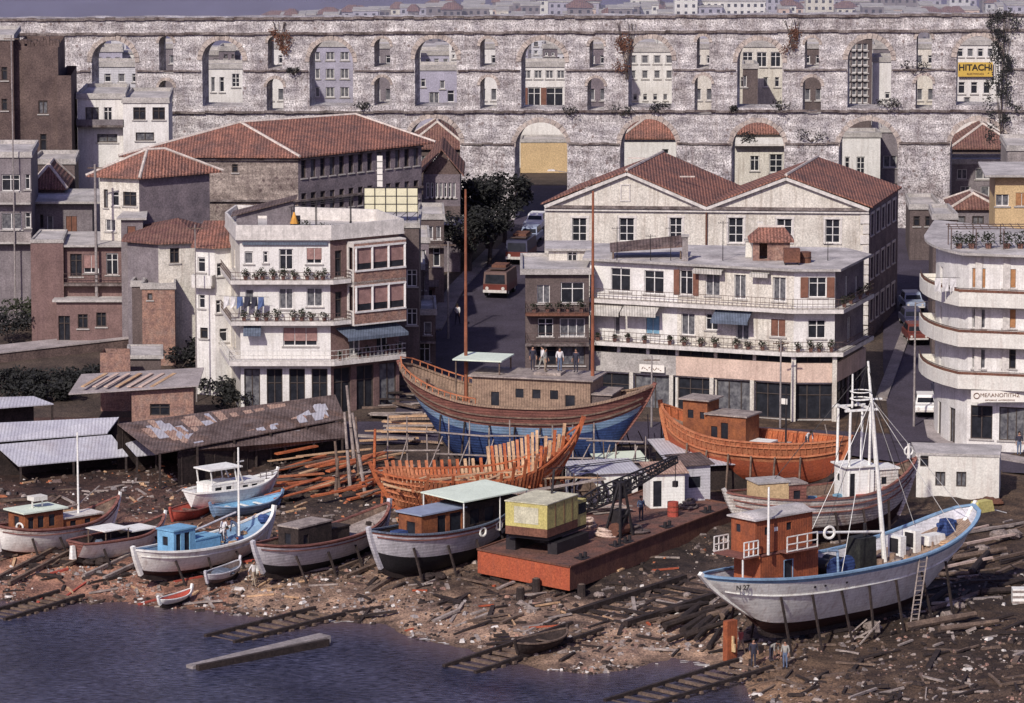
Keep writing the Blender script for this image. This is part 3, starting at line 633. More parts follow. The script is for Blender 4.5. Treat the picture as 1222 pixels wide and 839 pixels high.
def ivy(px0, px1, py0, py1, label, m, n):
    Yw = 446 - (xy((px0 + px1) / 2, 446)) * math.tan(al) - .15; P = PY((px0 + px1) / 2, py1, Yw); t = thing('ivy', label, 'ivy', P); st = MB(); lf = MB(); H = PY(px0, py0, Yw).z - P.z; Wd = PY(px1, py1, Yw).x - PY(px0, py1, Yw).x
    for i in range(6):
        x = rnd.uniform(-.5, .5) * Wd; pts = [(x * k + rnd.uniform(-.2, .2), -.05 - x * k * math.tan(al), H * k) for k in (0, .3, .6, 1)]; st.pipe(pts, .03, 'bark', 5)
    for i in range(int(n / 40)):
        z = rnd.random() * H; ww = Wd * (.25 + .75 * abs(math.sin(z * 1.3 + px0))); x = rnd.uniform(-.5, .5) * ww
        for _ in range(40):
            q = V((x + rnd.gauss(0, .22), -.1 - rnd.random() * .25, z + rnd.gauss(0, .25))); a = V((rnd.uniform(-1, 1), rnd.uniform(-.5, .5), rnd.uniform(-1, 1))).normalized() * .1; b = V((-a.z, 0, a.x)) * .6; q.y -= x * math.tan(al); lf.poly([q - a, q - b, q + a, q + b], m)
    st.build('stem', t); lf.build('foliage', t)
ivy(1176, 1214, 12, 165, 'tall dark ivy curtain climbing the right end of the aqueduct', 'leaf', 1700)
ivy(735, 762, 28, 95, 'rusty brown creeper hanging between the fifth and sixth tall arches', 'leafr', 280)
ivy(324, 345, 26, 60, 'reddish creeper patch at the top of the aqueduct near the left', 'leafr', 350)
ivy(935, 960, 24, 60, 'thin reddish creeper beside the seventh tall arch', 'leafr', 200)
# ================================================================== town behind the aqueduct
OFFY = 14
def block(label, px0, px1, pyt, pyb, Y, m, wins=(), roof=('flat', .3, .12), depth=3.5, name='house', cat='house', zb=None, trim='sillonly', group=None, extra=None, tilt=0):
    Y = Y + OFFY
    A = (xy(px0, Y), Y + tilt); B = (xy(px1, Y), Y - tilt); zt = zy(pyt, Y); z0 = h(A[0], Y) - .3 if zb is None else zb
    poly = [A, B, (B[0] - .2, B[1] + depth), (A[0] + .2, A[1] + depth)]
    return building(name, label, cat, poly, z0, zt, m, {0: list(wins)}, roof, group, trim)
def wrow(x0, x1, n, y0, y1, st, fill=.5):
    w = (x1 - x0) / n; return [(x0 + w * (i + .5 - fill / 2), y0, x0 + w * (i + .5 + fill / 2), y1, st) for i in range(n)]
block('pale blue walled flat behind the leftmost tall arch', 100, 172, 80, 140, 462, 'bgrey', wrow(104, 170, 4, 88, 98, 'win'))
block('white house with two dark windows behind the second tall arch', 238, 296, 82, 140, 465, 'white', [(252, 92, 257, 110, 'win'), (277, 88, 286, 104, 'grid'), (262, 92, 268, 110, 'win')])
block('mauve flats rising behind the leftmost tall arch', 96, 150, 62, 120, 478, 'haze', wrow(102, 146, 4, 68, 76, 'win'))
block('taller grey house rising behind the second tall arch', 232, 290, 66, 120, 480, 'grey', wrow(240, 288, 4, 70, 78, 'win'))
block('white flats with dark balcony bands behind the third tall arch', 360, 432, 56, 140, 475, 'haze', wrow(368, 420, 3, 62, 72, 'curt', .6) + wrow(368, 420, 3, 82, 94, 'curt', .6) + wrow(368, 420, 3, 104, 116, 'curt', .6))
block('plain house with one window row behind the fourth tall arch', 488, 556, 84, 150, 468, 'haze', [(525, 96, 531, 106, 'win'), (502, 94, 508, 104, 'win'), (512, 110, 524, 124, 'curt'), (534, 108, 542, 122, 'win')])
block('blue grey flats behind the fourth tall arch', 490, 552, 66, 120, 484, 'haze', wrow(494, 548, 5, 70, 78, 'win'))
block('cream flats with shaded balconies behind the fifth tall arch', 612, 682, 80, 150, 470, 'white', wrow(622, 676, 4, 84, 94, 'curt', .7) + [(630, 104, 645, 128, 'open'), (652, 104, 672, 128, 'win')])
block('crowded white flats behind the sixth tall arch', 740, 812, 62, 150, 474, 'white', wrow(748, 806, 4, 66, 76, 'curt', .6) + wrow(748, 806, 4, 84, 94, 'win', .5) + wrow(752, 800, 4, 112, 120, 'win', .4))
block('cream flats with tall dark openings behind the seventh tall arch', 870, 940, 56, 150, 472, 'cream', wrow(884, 934, 3, 62, 80, 'win', .7) + wrow(880, 934, 4, 92, 104, 'win', .4))
block('dark wing in front of the cream flats behind the seventh tall arch', 884, 902, 82, 150, 466, 'dgrey', [(886, 90, 892, 104, 'win')])
t_, _ = block('tall glazed tower block behind the eighth tall arch', 1006, 1037, 46, 150, 462, 'dgrey', sum([wrow(1009, 1036, 4, 52 + 9 * k, 60 + 9 * k, 'curt', .8) for k in range(9)], []))
block('blank white gable beside the glazed tower block', 1038, 1070, 74, 150, 464, 'white', [(1056, 110, 1062, 118, 'win')])
block('white flats seen high behind the eighth tall arch', 1040, 1080, 50, 120, 482, 'white', wrow(1044, 1076, 4, 55, 62, 'win'))
hb, hO = block('white flats carrying a yellow electronics sign behind the last tall arch', 1134, 1206, 54, 150, 464, 'white', wrow(1140, 1200, 5, 58, 68, 'win', .6) + wrow(1140, 1200, 4, 98, 112, 'win', .5) + [(1150, 116, 1158, 126, 'win')])
hr = random.Random(12)
for k, (cx, w_, t_, b_) in enumerate(big):
    for j in range(4):
        x0 = cx - w_ / 2 - 6 + j * w_ * .3 + hr.uniform(-3, 3) ; x1 = x0 + hr.uniform(14, 24); Yh = 494 + 13 * ((j + k) % 3) + hr.uniform(-2, 2); top = t_ + hr.uniform(2, 20) - ((j + k) % 3) * 3; m_ = hr.choice(['white', 'haze', 'cream', 'grey', 'bgrey', 'violet'])
        n_ = max(2, int((x1 - x0) / 7)); block('%s %s house crowded on the slope behind the %s tall arch' % (['near', 'middle', 'upper', 'highest'][j], {'white': 'white', 'haze': 'mauve', 'cream': 'cream', 'grey': 'grey', 'bgrey': 'pale blue', 'violet': 'dusky'}[m_], ['first', 'second', 'third', 'fourth', 'fifth', 'sixth', 'seventh', 'eighth', 'ninth'][k]), x0, x1, top, 140, Yh - 14, m_, wrow(x0 + 1, x1 - 1, n_, top + 4, top + 9, hr.choice(['win', 'curt_d', 'win_d'])) + wrow(x0 + 1, x1 - 1, n_, top + 14, top + 19, 'win') + wrow(x0 + 1, x1 - 1, n_, top + 24, top + 29, 'curt'), depth=3, roof=('flat', hr.choice([0, .3]), .1))
# yellow sign
A, B = (xy(1134, 478), 478), (xy(1206, 478), 478); u0, zt = onwall(A, B, 1143, 74); u1, zb = onwall(A, B, 1184, 91)
sg = thing('shop_sign', 'yellow billboard with bold black letters seen through the last tall arch', 'sign', (A[0] + (u0 + u1) / 2, 477.6, (zb + zt) / 2)); q = MB(); q.bx(-(u1 - u0) / 2, (u1 - u0) / 2, 0, .12, -(zt - zb) / 2, (zt - zb) / 2, 'signy'); q.build('board', sg)
put_text(sg, 'HITACHI', .82, 'ink', (0, -.03, .18), 0, .02); put_text(sg, 'ELECTRONICS', .25, 'inkb', (0, -.03, -.42), 0); q = MB()
for s in (-1, 1): q.bar((s * 1.2, .13, -.6), (s * 1.2, .39, -.6), .06, .06, 'iron')
q.build('bracket', sg)
# fillers behind small arches
for px, lab, m in [(198, 'plain narrow house behind the first pair of small arches', 'grey'), (328, 'shaded house behind the second pair of small arches', 'white'), (456, 'balconied house behind the third pair of small arches', 'grey'), (582, 'narrow white house behind the fourth pair of small arches', 'white'), (712, 'narrow violet house behind the fifth pair of small arches', 'violet'), (839, 'narrow cream house behind the sixth pair of small arches', 'cream'), (969, 'narrow dim house behind the seventh pair of small arches', 'dgrey'), (1103, 'cream house behind the eighth pair of small arches', 'cream')]:
    block(lab, px - 22, px + 20, 58, 150, 468, m, wrow(px - 12, px + 14, 2, 66, 76, 'win', .5) + wrow(px - 12, px + 14, 2, 106, 120, 'curt', .5), depth=5)
# behind the lower tier
OFFY = 0
block('ochre blank walled building under the second lower arch', 621, 684, 170, 262, 480, 'yellow', [], ('flat', .15, .08), trim=None)
block('grey upper storey behind the ochre wall', 630, 672, 146, 176, 486, 'violet', [(648, 150, 656, 168, 'win')], trim=None)
def hiphouse(label, px0, px1, pyt, pyb, Y, m, rise=1.6, depth=8, wins=(), ov=.35, tilem='tile', name='house', gx=.5, sides=None, fx=None, zb=None, cat='house', group=None):
    Y = Y + OFFY
    A = (xy(px0, Y), Y); B = (xy(px1, Y), Y); zt = zy(pyt, Y); poly = [A, B, (B[0], Y + depth), (A[0], Y + depth)]
    w = {0: list(wins)}; 
    if sides: w.update(sides)
    root, O = building(name, label, cat, poly, h(A[0], Y) - .3 if zb is None else zb, zt, m, w, (None,), group)
    e = [(A[0] - ov, Y - ov, zt), (B[0] + ov, Y - ov, zt), (B[0] + ov, Y + depth + ov, zt), (A[0] - ov, Y + depth + ov, zt)]
    wd_ = B[0] - A[0]; k = min(wd_ * .42, depth * .5)
    if wd_ >= depth: r = [(A[0] + k, Y + depth / 2, zt + rise), (B[0] - k, Y + depth / 2, zt + rise)]; fs = [[0, 1, 5, 4], [1, 2, 5], [2, 3, 4, 5], [3, 0, 4]]; rd = [(4, 5), (0, 4), (3, 4), (1, 5), (2, 5)]
    else: r = [((A[0] + B[0]) / 2, Y + k, zt + rise), ((A[0] + B[0]) / 2, Y + depth - k, zt + rise)]; fs = [[0, 1, 4], [1, 2, 5, 4], [2, 3, 5], [3, 0, 4, 5]]; rd = [(4, 5), (0, 4), (1, 4), (3, 5), (2, 5)]
    tiled_roof(root, O, e + r, fs, rd, tilem); return root, O
hiphouse('white house with red tiled roof framed by the third lower arch', 742, 812, 166, 260, 470, 'white', 2.0, 8, [(790, 178, 798, 196, 'win')])
rb, rO = hiphouse('cream house with red roof and white balustrade in the fourth lower arch', 874, 938, 160, 260, 470, 'cream', 1.8, 8, [(918, 184, 934, 206, 'grid'), (895, 186, 906, 204, 'win')])
A, B = (xy(874, 470), 470), (xy(938, 470), 470); balcony(rb, rO, [A, B], zy(172, 469.2), .8, 'solid', .6)
block('white house with one tall window in the fifth lower arch', 1003, 1048, 164, 262, 468, 'white', [(1022, 187, 1032, 208, 'grid'), (1008, 187, 1014, 208, 'win')])
block('grey terraced house at the right of the fifth lower arch', 1048, 1086, 158, 262, 472, 'grey', [(1054, 186, 1070, 200, 'win')])
hiphouse('house with a brown weathered roof behind the last lower arch', 1134, 1210, 178, 262, 472, 'dgrey', 2.0, 8, [(1142, 194, 1156, 204, 'curt'), (1166, 194, 1186, 204, 'curt')], tilem='tile2')
block('balconied flats with dark bays under the last lower arch', 1128, 1215, 196, 300, 446, 'grey', [(1142, 202, 1154, 214, 'curt'), (1164, 200, 1192, 214, 'curt'), (1146, 222, 1158, 236, 'win'), (1170, 222, 1190, 236, 'win'), (1146, 244, 1158, 256, 'win')])
hiphouse('dark roofed house behind the first lower arch', 488, 556, 178, 262, 472, 'dgrey', 2.2, 8, wrow(494, 548, 3, 186, 200, 'win'), tilem='tile2')
block('pale flat behind the first lower arch', 492, 552, 150, 190, 484, 'grey', wrow(498, 546, 4, 158, 168, 'win'))
OFFY = 0
# far town on the valley floor, rows seen above the aqueduct
def farhouse(px0, px1, pyt, Y, m, label, red=False, st=(2, 2)):
    A = (xy(px0, Y), Y); B = (xy(px1, Y), Y); zt = zy(pyt, Y); z0 = h(A[0], Y) - .5; t = thing('far_house', label, 'house', (A[0], Y, z0), 0, 'small houses on the far hillside'); w = B[0] - A[0]; H = zt - z0
    q = MB(); q.bx(0, w, 0, 5, 0, H, m); q.build('wall', t); r = MB()
    if red: r.addf([(-.2, -.2, H), (w + .2, -.2, H), (w + .2, 5.2, H), (-.2, 5.2, H), (w * .3, 2.5, H + .8), (w * .7, 2.5, H + .8)], [(0, 1, 5, 4), (1, 2, 5), (2, 3, 4, 5), (3, 0, 4), (3, 2, 1, 0)], 'tile2')
    else: r.bx(-.1, w + .1, -.1, 5.1, H + .002, H + .15, 'slab')
    r.build('roof', t); n = max(1, int(w / .9)); rows = 0; z = H - .75
    while z > .4 and rows < 7:
        g = MB()
        for i in range(n): x = w * (i + .5) / n; g.bx(x - .2, x + .2, -.02, .05, z, z + .45, 'glass')
        g.build('window', t); z -= 1.0; rows += 1
fr = random.Random(3); cols = ['white', 'cream', 'grey', 'peach', 'grey', 'bgrey', 'haze']
for k in range(150):
    px = fr.uniform(310, 1222); Y = fr.choice([700, 716, 732, 748, 764]); w = fr.uniform(12, 34); top = fr.uniform(6, 19) if Y < 735 else fr.uniform(-3, 12)
    if px < 560: top = max(top, 22 - (px - 300) * .07)
    m = fr.choice(cols); red = fr.random() < .28
    farhouse(px, px + w, top, Y + fr.uniform(-4, 4), m, 'tiny %s house %s on the slope above the aqueduct' % ({'white': 'white', 'cream': 'cream', 'grey': 'grey', 'peach': 'peach', 'bgrey': 'pale blue', 'haze': 'mauve'}[m], 'with a red roof' if red else 'with a flat roof'), red)
farhouse(803, 830, -6, 698, 'white', 'tallest narrow white block on the far slope above the aqueduct')
farhouse(832, 910, 2, 700, 'white', 'long white block with window rows above the aqueduct')
for k in range(40):
    px = fr.uniform(310, 1222); Y = fr.choice([704, 722, 744, 770]); tp = fr.uniform(4, 16); loc = PY(px, tp, Y); loc.z = h(loc.x, Y)
    hh = max(1.5, zy(tp, Y) - loc.z); lf = MB(); t = thing('tree', 'dark round tree among the far houses above the aqueduct', 'tree', loc, 0, 'trees on the far hillside'); tr = MB(); tr.tube((0, 0, 0), (0, 0, hh * .6), .12, .06, 'bark', 5); tr.build('trunk', t); leaves(lf, (0, 0, hh * .7), 1.6, 160, .25, 'leaf', .8); lf.build('crown', t)

# haze hanging over the town beyond the aqueduct
hzm = bpy.data.materials.new('town haze'); hzm.use_nodes = True; hn = hzm.node_tree.nodes; hn.clear(); ho = hn.new('ShaderNodeOutputMaterial'); hv = hn.new('ShaderNodeVolumeScatter'); hv.inputs['Density'].default_value = .0013; hv.inputs['Color'].default_value = (.86, .84, 1, 1); hzm.node_tree.links.new(hv.outputs[0], ho.inputs['Volume'])
M['haze_vol'] = hzm; hb0 = MB(); hb0.bx(-500, 500, 466, 1100, -40, 60, 'haze_vol'); tag(hb0.build('haze'), kind='structure')
# ================================================================== helpers for placed buildings
def wxy(px, py, Y): p = PY(px, py, Y); return (p.x, p.y)
def zc(px, py, Y): return PY(px, py, Y).z
def pot_row(n, A, B, z, out, label, group, hgt=.45):
    L = math.hypot(B[0] - A[0], B[1] - A[1]); ux, uy = (B[0] - A[0]) / L, (B[1] - A[1]) / L; nx, ny = uy, -ux
    base = None
    for i in range(n):
        u = L * (i + .5 + rnd.uniform(-.25, .25)) / n; loc = (A[0] + ux * u + nx * out, A[1] + uy * u + ny * out, z)
        if base is None:
            base = thing('potted_plant', label, 'potted plant', loc, 0, group); p = MB(); p.tube((0, 0, 0), (0, 0, .28), .12, .18, 'tile2', 8); p.build('pot', base)
            f = MB(); leaves(f, (0, 0, .28 + hgt * .5), hgt * .7, 90, .09, 'leafg'); f.build('foliage', base)
        else: dup(base, loc, rnd.uniform(0, 6), sc=(1, 1, rnd.uniform(.8, 1.3)))
def antenna(x, y, z, hgt, label):
    t = thing('tv_antenna', label, 'antenna', (x, y, z)); p = MB(); p.tube((0, 0, 0), (0, 0, hgt), .035, .025, 'iron', 5); p.build('pole', t); e = MB(); e.bar((-.4, 0, hgt - .15), (.4, 0, hgt - .15), .03, .03, 'iron')
    for k in range(5): e.bar((-.35 + .17 * k, -.3, hgt - .12), (-.35 + .17 * k, .3, hgt - .12), .02, .02, 'iron')
    e.build('aerial', t)
def lamp(px, py, hgt, label, dirx=1, arm=1.8, Y=None):
    g = G(px, py) if Y is None else V((xy(px, Y), Y, h(xy(px, Y), Y))); t = thing('street_lamp', label, 'street lamp', g); p = MB(); p.tube((0, 0, -.1), (0, 0, hgt), .09, .06, 'conc', 8); p.build('pole', t)
    a = MB(); a.tube((0, 0, hgt - .1), (dirx * arm, 0, hgt + .35), .04, .035, 'conc', 6); a.build('arm', t); l = MB(); l.box((dirx * (arm + .25), 0, hgt + .36), (.7, .22, .14), 'trim', 0, .7); l.build('lamp_head', t)
# ================================================================== twin gable warehouse
Yg = 398
gA, gM, gB = wxy(650, 246, Yg + 1.3), wxy(843, 247, Yg + .3), wxy(1037, 249, Yg - .6)
gz = zc(843, 247, Yg)
gC = PZ(1072, 226, gz); gC = (gC.x, gC.y); dv = (gC[0] - gB[0], gC[1] - gB[1]); gD = (gA[0] + dv[0] * .9, gA[1] + dv[1] * .9)
def W4(l, st='grid'): return [(a, b, c, d, st) for a, b, c, d in l]
Lg = math.hypot(*dv)
sidew = [('u', Lg * (i + .6) / 5.4, z, .95, 1.7, 'grid_d') for i in range(5) for z in (8.9, 5.4, 2.0)]
g0 = h(0, Yg) - .5
wh, wO = building('warehouse', 'long cream warehouse with two red tiled gables in front of the aqueduct', 'building', [gA, gM, gB, gC, gD], g0, gz, 'cream',
    {0: W4([(683, 260, 700, 288), (739, 260, 757, 288), (799, 260, 814, 287)]), 1: W4([(869, 260, 887, 290), (927, 261, 945, 289), (985, 261, 1002, 290)]), 2: sidew}, (None,), None, 'trim', {2: 'violet'})  # right side wall: shade put into a darker wall colour
for nm, A, B, apx in (('l', gA, gM, (748, 205)), ('r', gM, gB, (938, 211))):
    u, za = onwall(A, B, *apx); L = math.hypot(B[0] - A[0], B[1] - A[1]); ux, uy = (B[0] - A[0]) / L, (B[1] - A[1]) / L; ap = V((A[0] + ux * u, A[1] + uy * u, za))
    q = MB(); q.poly([V((*A, gz)) - wO, V((*B, gz)) - wO, ap - wO], 'cream'); q.build('gable', wh); q = MB(); bk = [V((A[0] + dv[0], A[1] + dv[1], gz)), V((B[0] + dv[0], B[1] + dv[1], gz)), ap + V((dv[0], dv[1], 0))]; q.poly([bk[1] - wO, bk[0] - wO, bk[2] - wO], 'cream'); q.build('gable', wh)
    # raking and horizontal cornice
    c = MB(); n_ = V((uy, -ux, 0)) * .18
    for a, b in ((V((*A, gz)), ap), (V((*B, gz)), ap)): c.bar(a + n_ - wO + V((0, 0, -.12)), b + n_ - wO + V((0, 0, -.12)), .34, .26, 'trim')
    c.bar(V((*A, gz - .12)) + n_ - wO, V((*B, gz - .12)) + n_ - wO, .32, .22, 'ledge'); c.bar(V((*A, gz - .36)) + n_ * .7 - wO, V((*B, gz - .36)) + n_ * .7 - wO, .2, .16, 'trim'); c.build('cornice', wh)
    o = V((uy, -ux, 0)) * .42; o2 = V((dv[0], dv[1], 0)); k = V((ux, uy, 0)) * .3
    a0, b0 = V((*A, gz)) + o - k * (1 if nm == 'l' else 0), V((*B, gz)) + o + k * (1 if nm == 'r' else 0); c0_ = ap + o + V((0, 0, .05))
    up = V((0, 0, .05)); P = [a0 + up, c0_, b0 + up, a0 + o2 - o * 1.6 + up, c0_ + o2 - o * 1.6, b0 + o2 - o * 1.6 + up]
    rr = tiled_roof(wh, wO, P, [[0, 1, 4, 3], [1, 2, 5, 4]], [(1, 4)], 'tile')
    q = MB(); q.bar(ap + V((-.45, 0, -1.9)) + n_ * .2 - wO, ap + V((.0, 0, -1.9)) + n_ * .2 - wO, .05, .06, 'trim')
q = MB(); u, z = onwall(gA, gM, 746, 230); Lm = math.hypot(gM[0] - gA[0], gM[1] - gA[1]); ux, uy = (gM[0] - gA[0]) / Lm, (gM[1] - gA[1]) / Lm
for a, b in (((-.35, -.6), (-.35, .6)), ((.35, -.6), (.35, .6)), ((-.42, .65), (.42, .65)), ((-.42, -.65), (.42, -.65))):
    q.bar(V((gA[0] + ux * (u + a[0]) + uy * .02, gA[1] + uy * (u + a[0]) - ux * .02, z + a[1])) - wO, V((gA[0] + ux * (u + b[0]) + uy * .02, gA[1] + uy * (u + b[0]) - ux * .02, z + b[1])) - wO, .1, .1, 'trim')
q.build('niche_frame', wh)
q = MB(); q.tube(V((gM[0], gM[1] - .15, g0 + .5)) - wO, V((gM[0], gM[1] - .15, gz - .1)) - wO, .08, .08, 'brust_shade', 6); q.build('downpipe', wh)
q = MB()
for k in range(13): z = gz - .9 - k * .82; w = .5 if k % 2 else .7; q.box((gB[0] - wO.x - w / 2 + .02, gB[1] - wO.y - .02, z - wO.z), (w, .12, .7), 'trim')
q.build('quoins', wh)
q = MB(); q.box(tuple(V((gM[0] - 1.4, gM[1] + 4, gz + 1.9)) - wO), (1.2, .1, .1), 'mortar'); q.box(tuple(V((gM[0] - 5.5, gM[1] + 4, gz + 3.4)) - wO), (1.4, .1, .1), 'mortar'); q.build('roof_vent', wh)
# ================================================================== white apartment house in front of the warehouse
Ya = 371
zt = zc(947, 323, Ya); z2 = zc(947, 368, Ya); z1 = zc(947, 419, Ya); zm1 = zc(947, 433, Ya); zm0 = zc(947, 456, Ya); gd = h(15, Ya) - .3
a1 = (xy(947, Ya), Ya); a2 = (xy(996, Ya), Ya); pl = PZ(704, 310, zt); a0 = (pl.x, pl.y); pr = PZ(1031, 306, zt); a3 = (pr.x, pr.y); am = tuple(V(a0).lerp(V(a1), .47))
ab = (a3[0] - 1.5, a3[1] + 3); ac = (a0[0] + .6, ab[1] + 2.5)
poly = [a0, am, a1, a2, a3, ab, ac]
w0 = [(729, 320, 752, 348, 'win'), (769, 323, 792, 351, 'win'), (811, 323, 827, 352, 'open'), (842, 326, 859, 353, 'curt'), (876, 328, 890, 357, 'curt'), (922, 331, 938, 360, 'curt')]
w1 = [(733, 376, 740, 400, 'win'), (771, 377, 787, 399, 'blue'), (813, 374, 829, 400, 'curt'), (842, 374, 857, 394, 'win'), (878, 383, 894, 406, 'curt'), (920, 381, 937, 402, 'shut')]
mz = [(712 + 24.5 * i, 438 - 0, 712 + 24.5 * i + 19, 449, 'win') for i in range(0)]
def split(l, xm): return [q for q in l if q[2] < xm], [q for q in l if q[0] > xm]
La = math.hypot(am[0] - a0[0], am[1] - a0[1]); Lb = math.hypot(a1[0] - am[0], a1[1] - am[1]); Lc = a2[0] - a1[0]; Ls = math.hypot(a3[0] - a2[0], a3[1] - a2[1])
H0 = gd
def mezz(L, n): return [('u', L * (i + .5) / n, zm1 - H0 - .05, L / n - .25, z1 - zm1 - .12, 'win_d') for i in range(n)]
def grd(L, n): return [('u', L * (i + .5) / n, .35, L / n - .22, zm0 - H0 - .5, 'win_d') for i in range(n)]
xm = (PY(0, 0, 1), 815)[1]
wl0, wr0 = split(w0, 818 + 20); 
left = [q for q in w0 + w1 if q[2] < 816]; right = [q for q in w0 + w1 if q[2] >= 816]
am_px = 816
Lf = math.hypot(a1[0] - a0[0], a1[1] - a0[1])
u_m = onwall(a0, a1, 808, 400)[0]; am = (a0[0] + (a1[0] - a0[0]) * u_m / Lf, a0[1] + (a1[1] - a0[1]) * u_m / Lf); La = u_m; Lb = Lf - u_m
left = [q for q in w0 + w1 if q[0] < 806]; right = [q for q in w0 + w1 if q[0] > 806]
poly = [a0, am, a1, a2, a3, ab, ac]
ap, aO = building('apartment_house', 'white three storey apartment house with long balconies above dark shopfronts', 'building', poly, gd, zt, 'white',
    {0: left + mezz(La, 3) + grd(La, 2), 1: right + mezz(Lb, 3) + grd(Lb, 3), 2: [(965, 331, 986, 355, 'open'), (964, 381, 985, 404, 'win')] + mezz(Lc, 1) + grd(Lc, 1), 3: [('u', Ls * .4, z2 - gd + .1, .9, 1.9, 'win'), ('u', Ls * .75, z2 - gd + .1, .9, 1.5, 'win'), ('u', Ls * .5, z1 - gd + .1, 1, 1.9, 'win')] + mezz(Ls, 2) + grd(Ls, 2)},
    ('flat', 0, .55), None, 'sillonly', {1: 'cream', 2: 'white', 3: 'violet'})  # receding side is darker: its shade is in the material colour
fr_ = [a0, am, a1, a2, a3]
balcony(ap, aO, fr_, z2, .85, 'rails', .8, 'trim', 'rail', .28); balcony(ap, aO, fr_, z1, .85, 'rails', .8, 'trim', 'rail', .3)
q = MB(); pth = offset_path([V(p) - V((aO.x, aO.y)) for p in fr_], .12)
for i in range(4): q.bar((*pth[i], (zm1 + zm0) / 2 - gd), (*pth[i + 1], (zm1 + zm0) / 2 - gd), .22, zm1 - zm0, 'slab' if i == 0 else 'peach')
q.build('fascia_band', ap)
for k in range(6):
    u = Lf * (k + .02) / 5.05; x = a0[0] + (a1[0] - a0[0]) * u / Lf; y = a0[1] + (a1[1] - a0[1]) * u / Lf; c = MB(); c.box((x - aO.x + .05, y - aO.y - .32, (zm0 + gd) / 2 - gd), (.3, .3, zm0 - gd), 'cream'); c.build('column', ap)
for x, y in (a1, a2): c = MB(); c.box((x - aO.x, y - aO.y - .35, (z1 - gd) / 2), (.34, .34, z1 - gd - .35), 'cream'); c.build('column', ap)
awning(ap, aO, a0, a1, 703, 746, 358, 374, 1.5, 'awn'); awning(ap, aO, a0, a1, 748, 790, 359, 375, 1.5, 'awn'); awning(ap, aO, a0, a1, 855, 899, 367, 384, 1.4, 'awnb'); awning(ap, aO, a0, a1, 830, 865, 319, 324, .8, 'awn'); awning(ap, aO, a0, a1, 898, 920, 324, 328, .8, 'awn')
us = onwall(a0, a1, 780, 437); sb = thing('shop_sign', 'long narrow white sign on the shopfront band behind the blue ship', 'sign', (a0[0] + (a1[0] - a0[0]) * us[0] / Lf - .15, a0[1] + (a1[1] - a0[1]) * us[0] / Lf - .5, us[1] - .1), math.atan2(a1[1] - a0[1], a1[0] - a0[0])); q = MB(); q.bx(-1, 1, 0, .08, -.28, .28, 'signw'); q.build('board', sb); q = MB()
for k in range(9): q.bar((-.8 + k * .18, -.012, -.08 + .1 * (k % 2)), (-.68 + k * .18, -.012, .1 - .12 * (k % 3)), .03, .05, 'inkb')
q.build('lettering', sb); q = MB(); q.bar((-.9, .1, .2), (-.9, .35, .2), .05, .05, 'iron'); q.bar((.9, .1, .2), (.9, .35, .2), .05, .05, 'iron'); q.build('bracket', sb)
pot_row(7, am, a1, z1, .55, 'leafy potted plant lined along the lower balcony of the white apartment house', 'potted plants on the lower balcony', .5)
pot_row(4, a1, a2, z1, .55, 'leafy potted plant on the corner balcony over the shop', 'potted plants on the corner balcony', .45)
pot_row(5, a0, am, z1, .55, 'small potted plant under the striped awnings', 'potted plants under the striped awnings', .3)
pot_row(4, a2, a3, z2, .5, 'potted plant on the shaded upper side balcony', 'potted plants on the shaded side balcony', .5)
# roof things
rz_ = zt + .19
def rp(px, Y): return xy(px, Y)
t = thing('roof_shed', 'small red tiled hut on the flat roof beside a brown tank', 'shed', (xy(922, 376), 376, rz_)); q = MB(); wall(q, (-1.6, -1), (1.2, -1), 0, 1.5, [(.5, 1.1, .1, 1.3)], 'brick'); wall(q, (1.2, -1), (1.2, 1), 0, 1.5, [], 'brick'); wall(q, (1.2, 1), (-1.6, 1), 0, 1.5, [], 'brick'); wall(q, (-1.6, 1), (-1.6, -1), 0, 1.5, [], 'cream'); q.build('wall', t)
tiled_roof(t, V((0, 0, 0)), [(-1.9, -1.3, 1.4), (1.5, -1.3, 1.4), (1.5, 1.3, 1.4), (-1.9, 1.3, 1.4), (-1.1, 0, 2.3), (.8, 0, 2.3)], [[0, 1, 5, 4], [1, 2, 5], [2, 3, 4, 5], [3, 0, 4]], [(4, 5)], 'tile'); q = MB(); q.box((-1, .3, 2.3), (.4, .4, .9), 'lime'); q.build('chimney', t)
t = thing('water_tank', 'brown square tank on the roof corner of the white apartment house', 'tank', (xy(944, 373), 373, rz_)); q = MB(); q.box((0, 0, .7), (1.2, 1, 1), 'brust_shade'); q.build('tank', t); q = MB(); q.bar((-.5, -.4, 0), (-.5, -.4, .2), .1, .1, 'iron'); q.bar((.5, -.4, 0), (.5, -.4, .2), .1, .1, 'iron'); q.bar((-.5, .4, 0), (-.5, .4, .2), .1, .1, 'iron'); q.bar((.5, .4, 0), (.5, .4, .2), .1, .1, 'iron'); q.build('leg', t)
t = thing('water_drum', 'dark squat drum on the roof right of the brown tank', 'tank', (xy(960, 374), 374, rz_)); q = MB(); q.tube((0, 0, 0), (0, 0, .8), .45, .45, 'brust_shade', 12); q.build('drum', t); q = MB(); q.torus((0, 0, .4), .46, .03, (0, 0, 1), 'iron'); q.build('hoop', t)
t = thing('chimney_stack', 'thin pale chimney stack rising from the left part of the flat roof', 'chimney', (xy(817, 375), 375, rz_)); q = MB(); q.box((0, 0, .9), (.45, .45, 1.8), 'conc', 0, .9); q.build('shaft', t); q = MB(); q.box((0, 0, 1.88), (.6, .6, .14), 'slab'); q.build('cap', t)
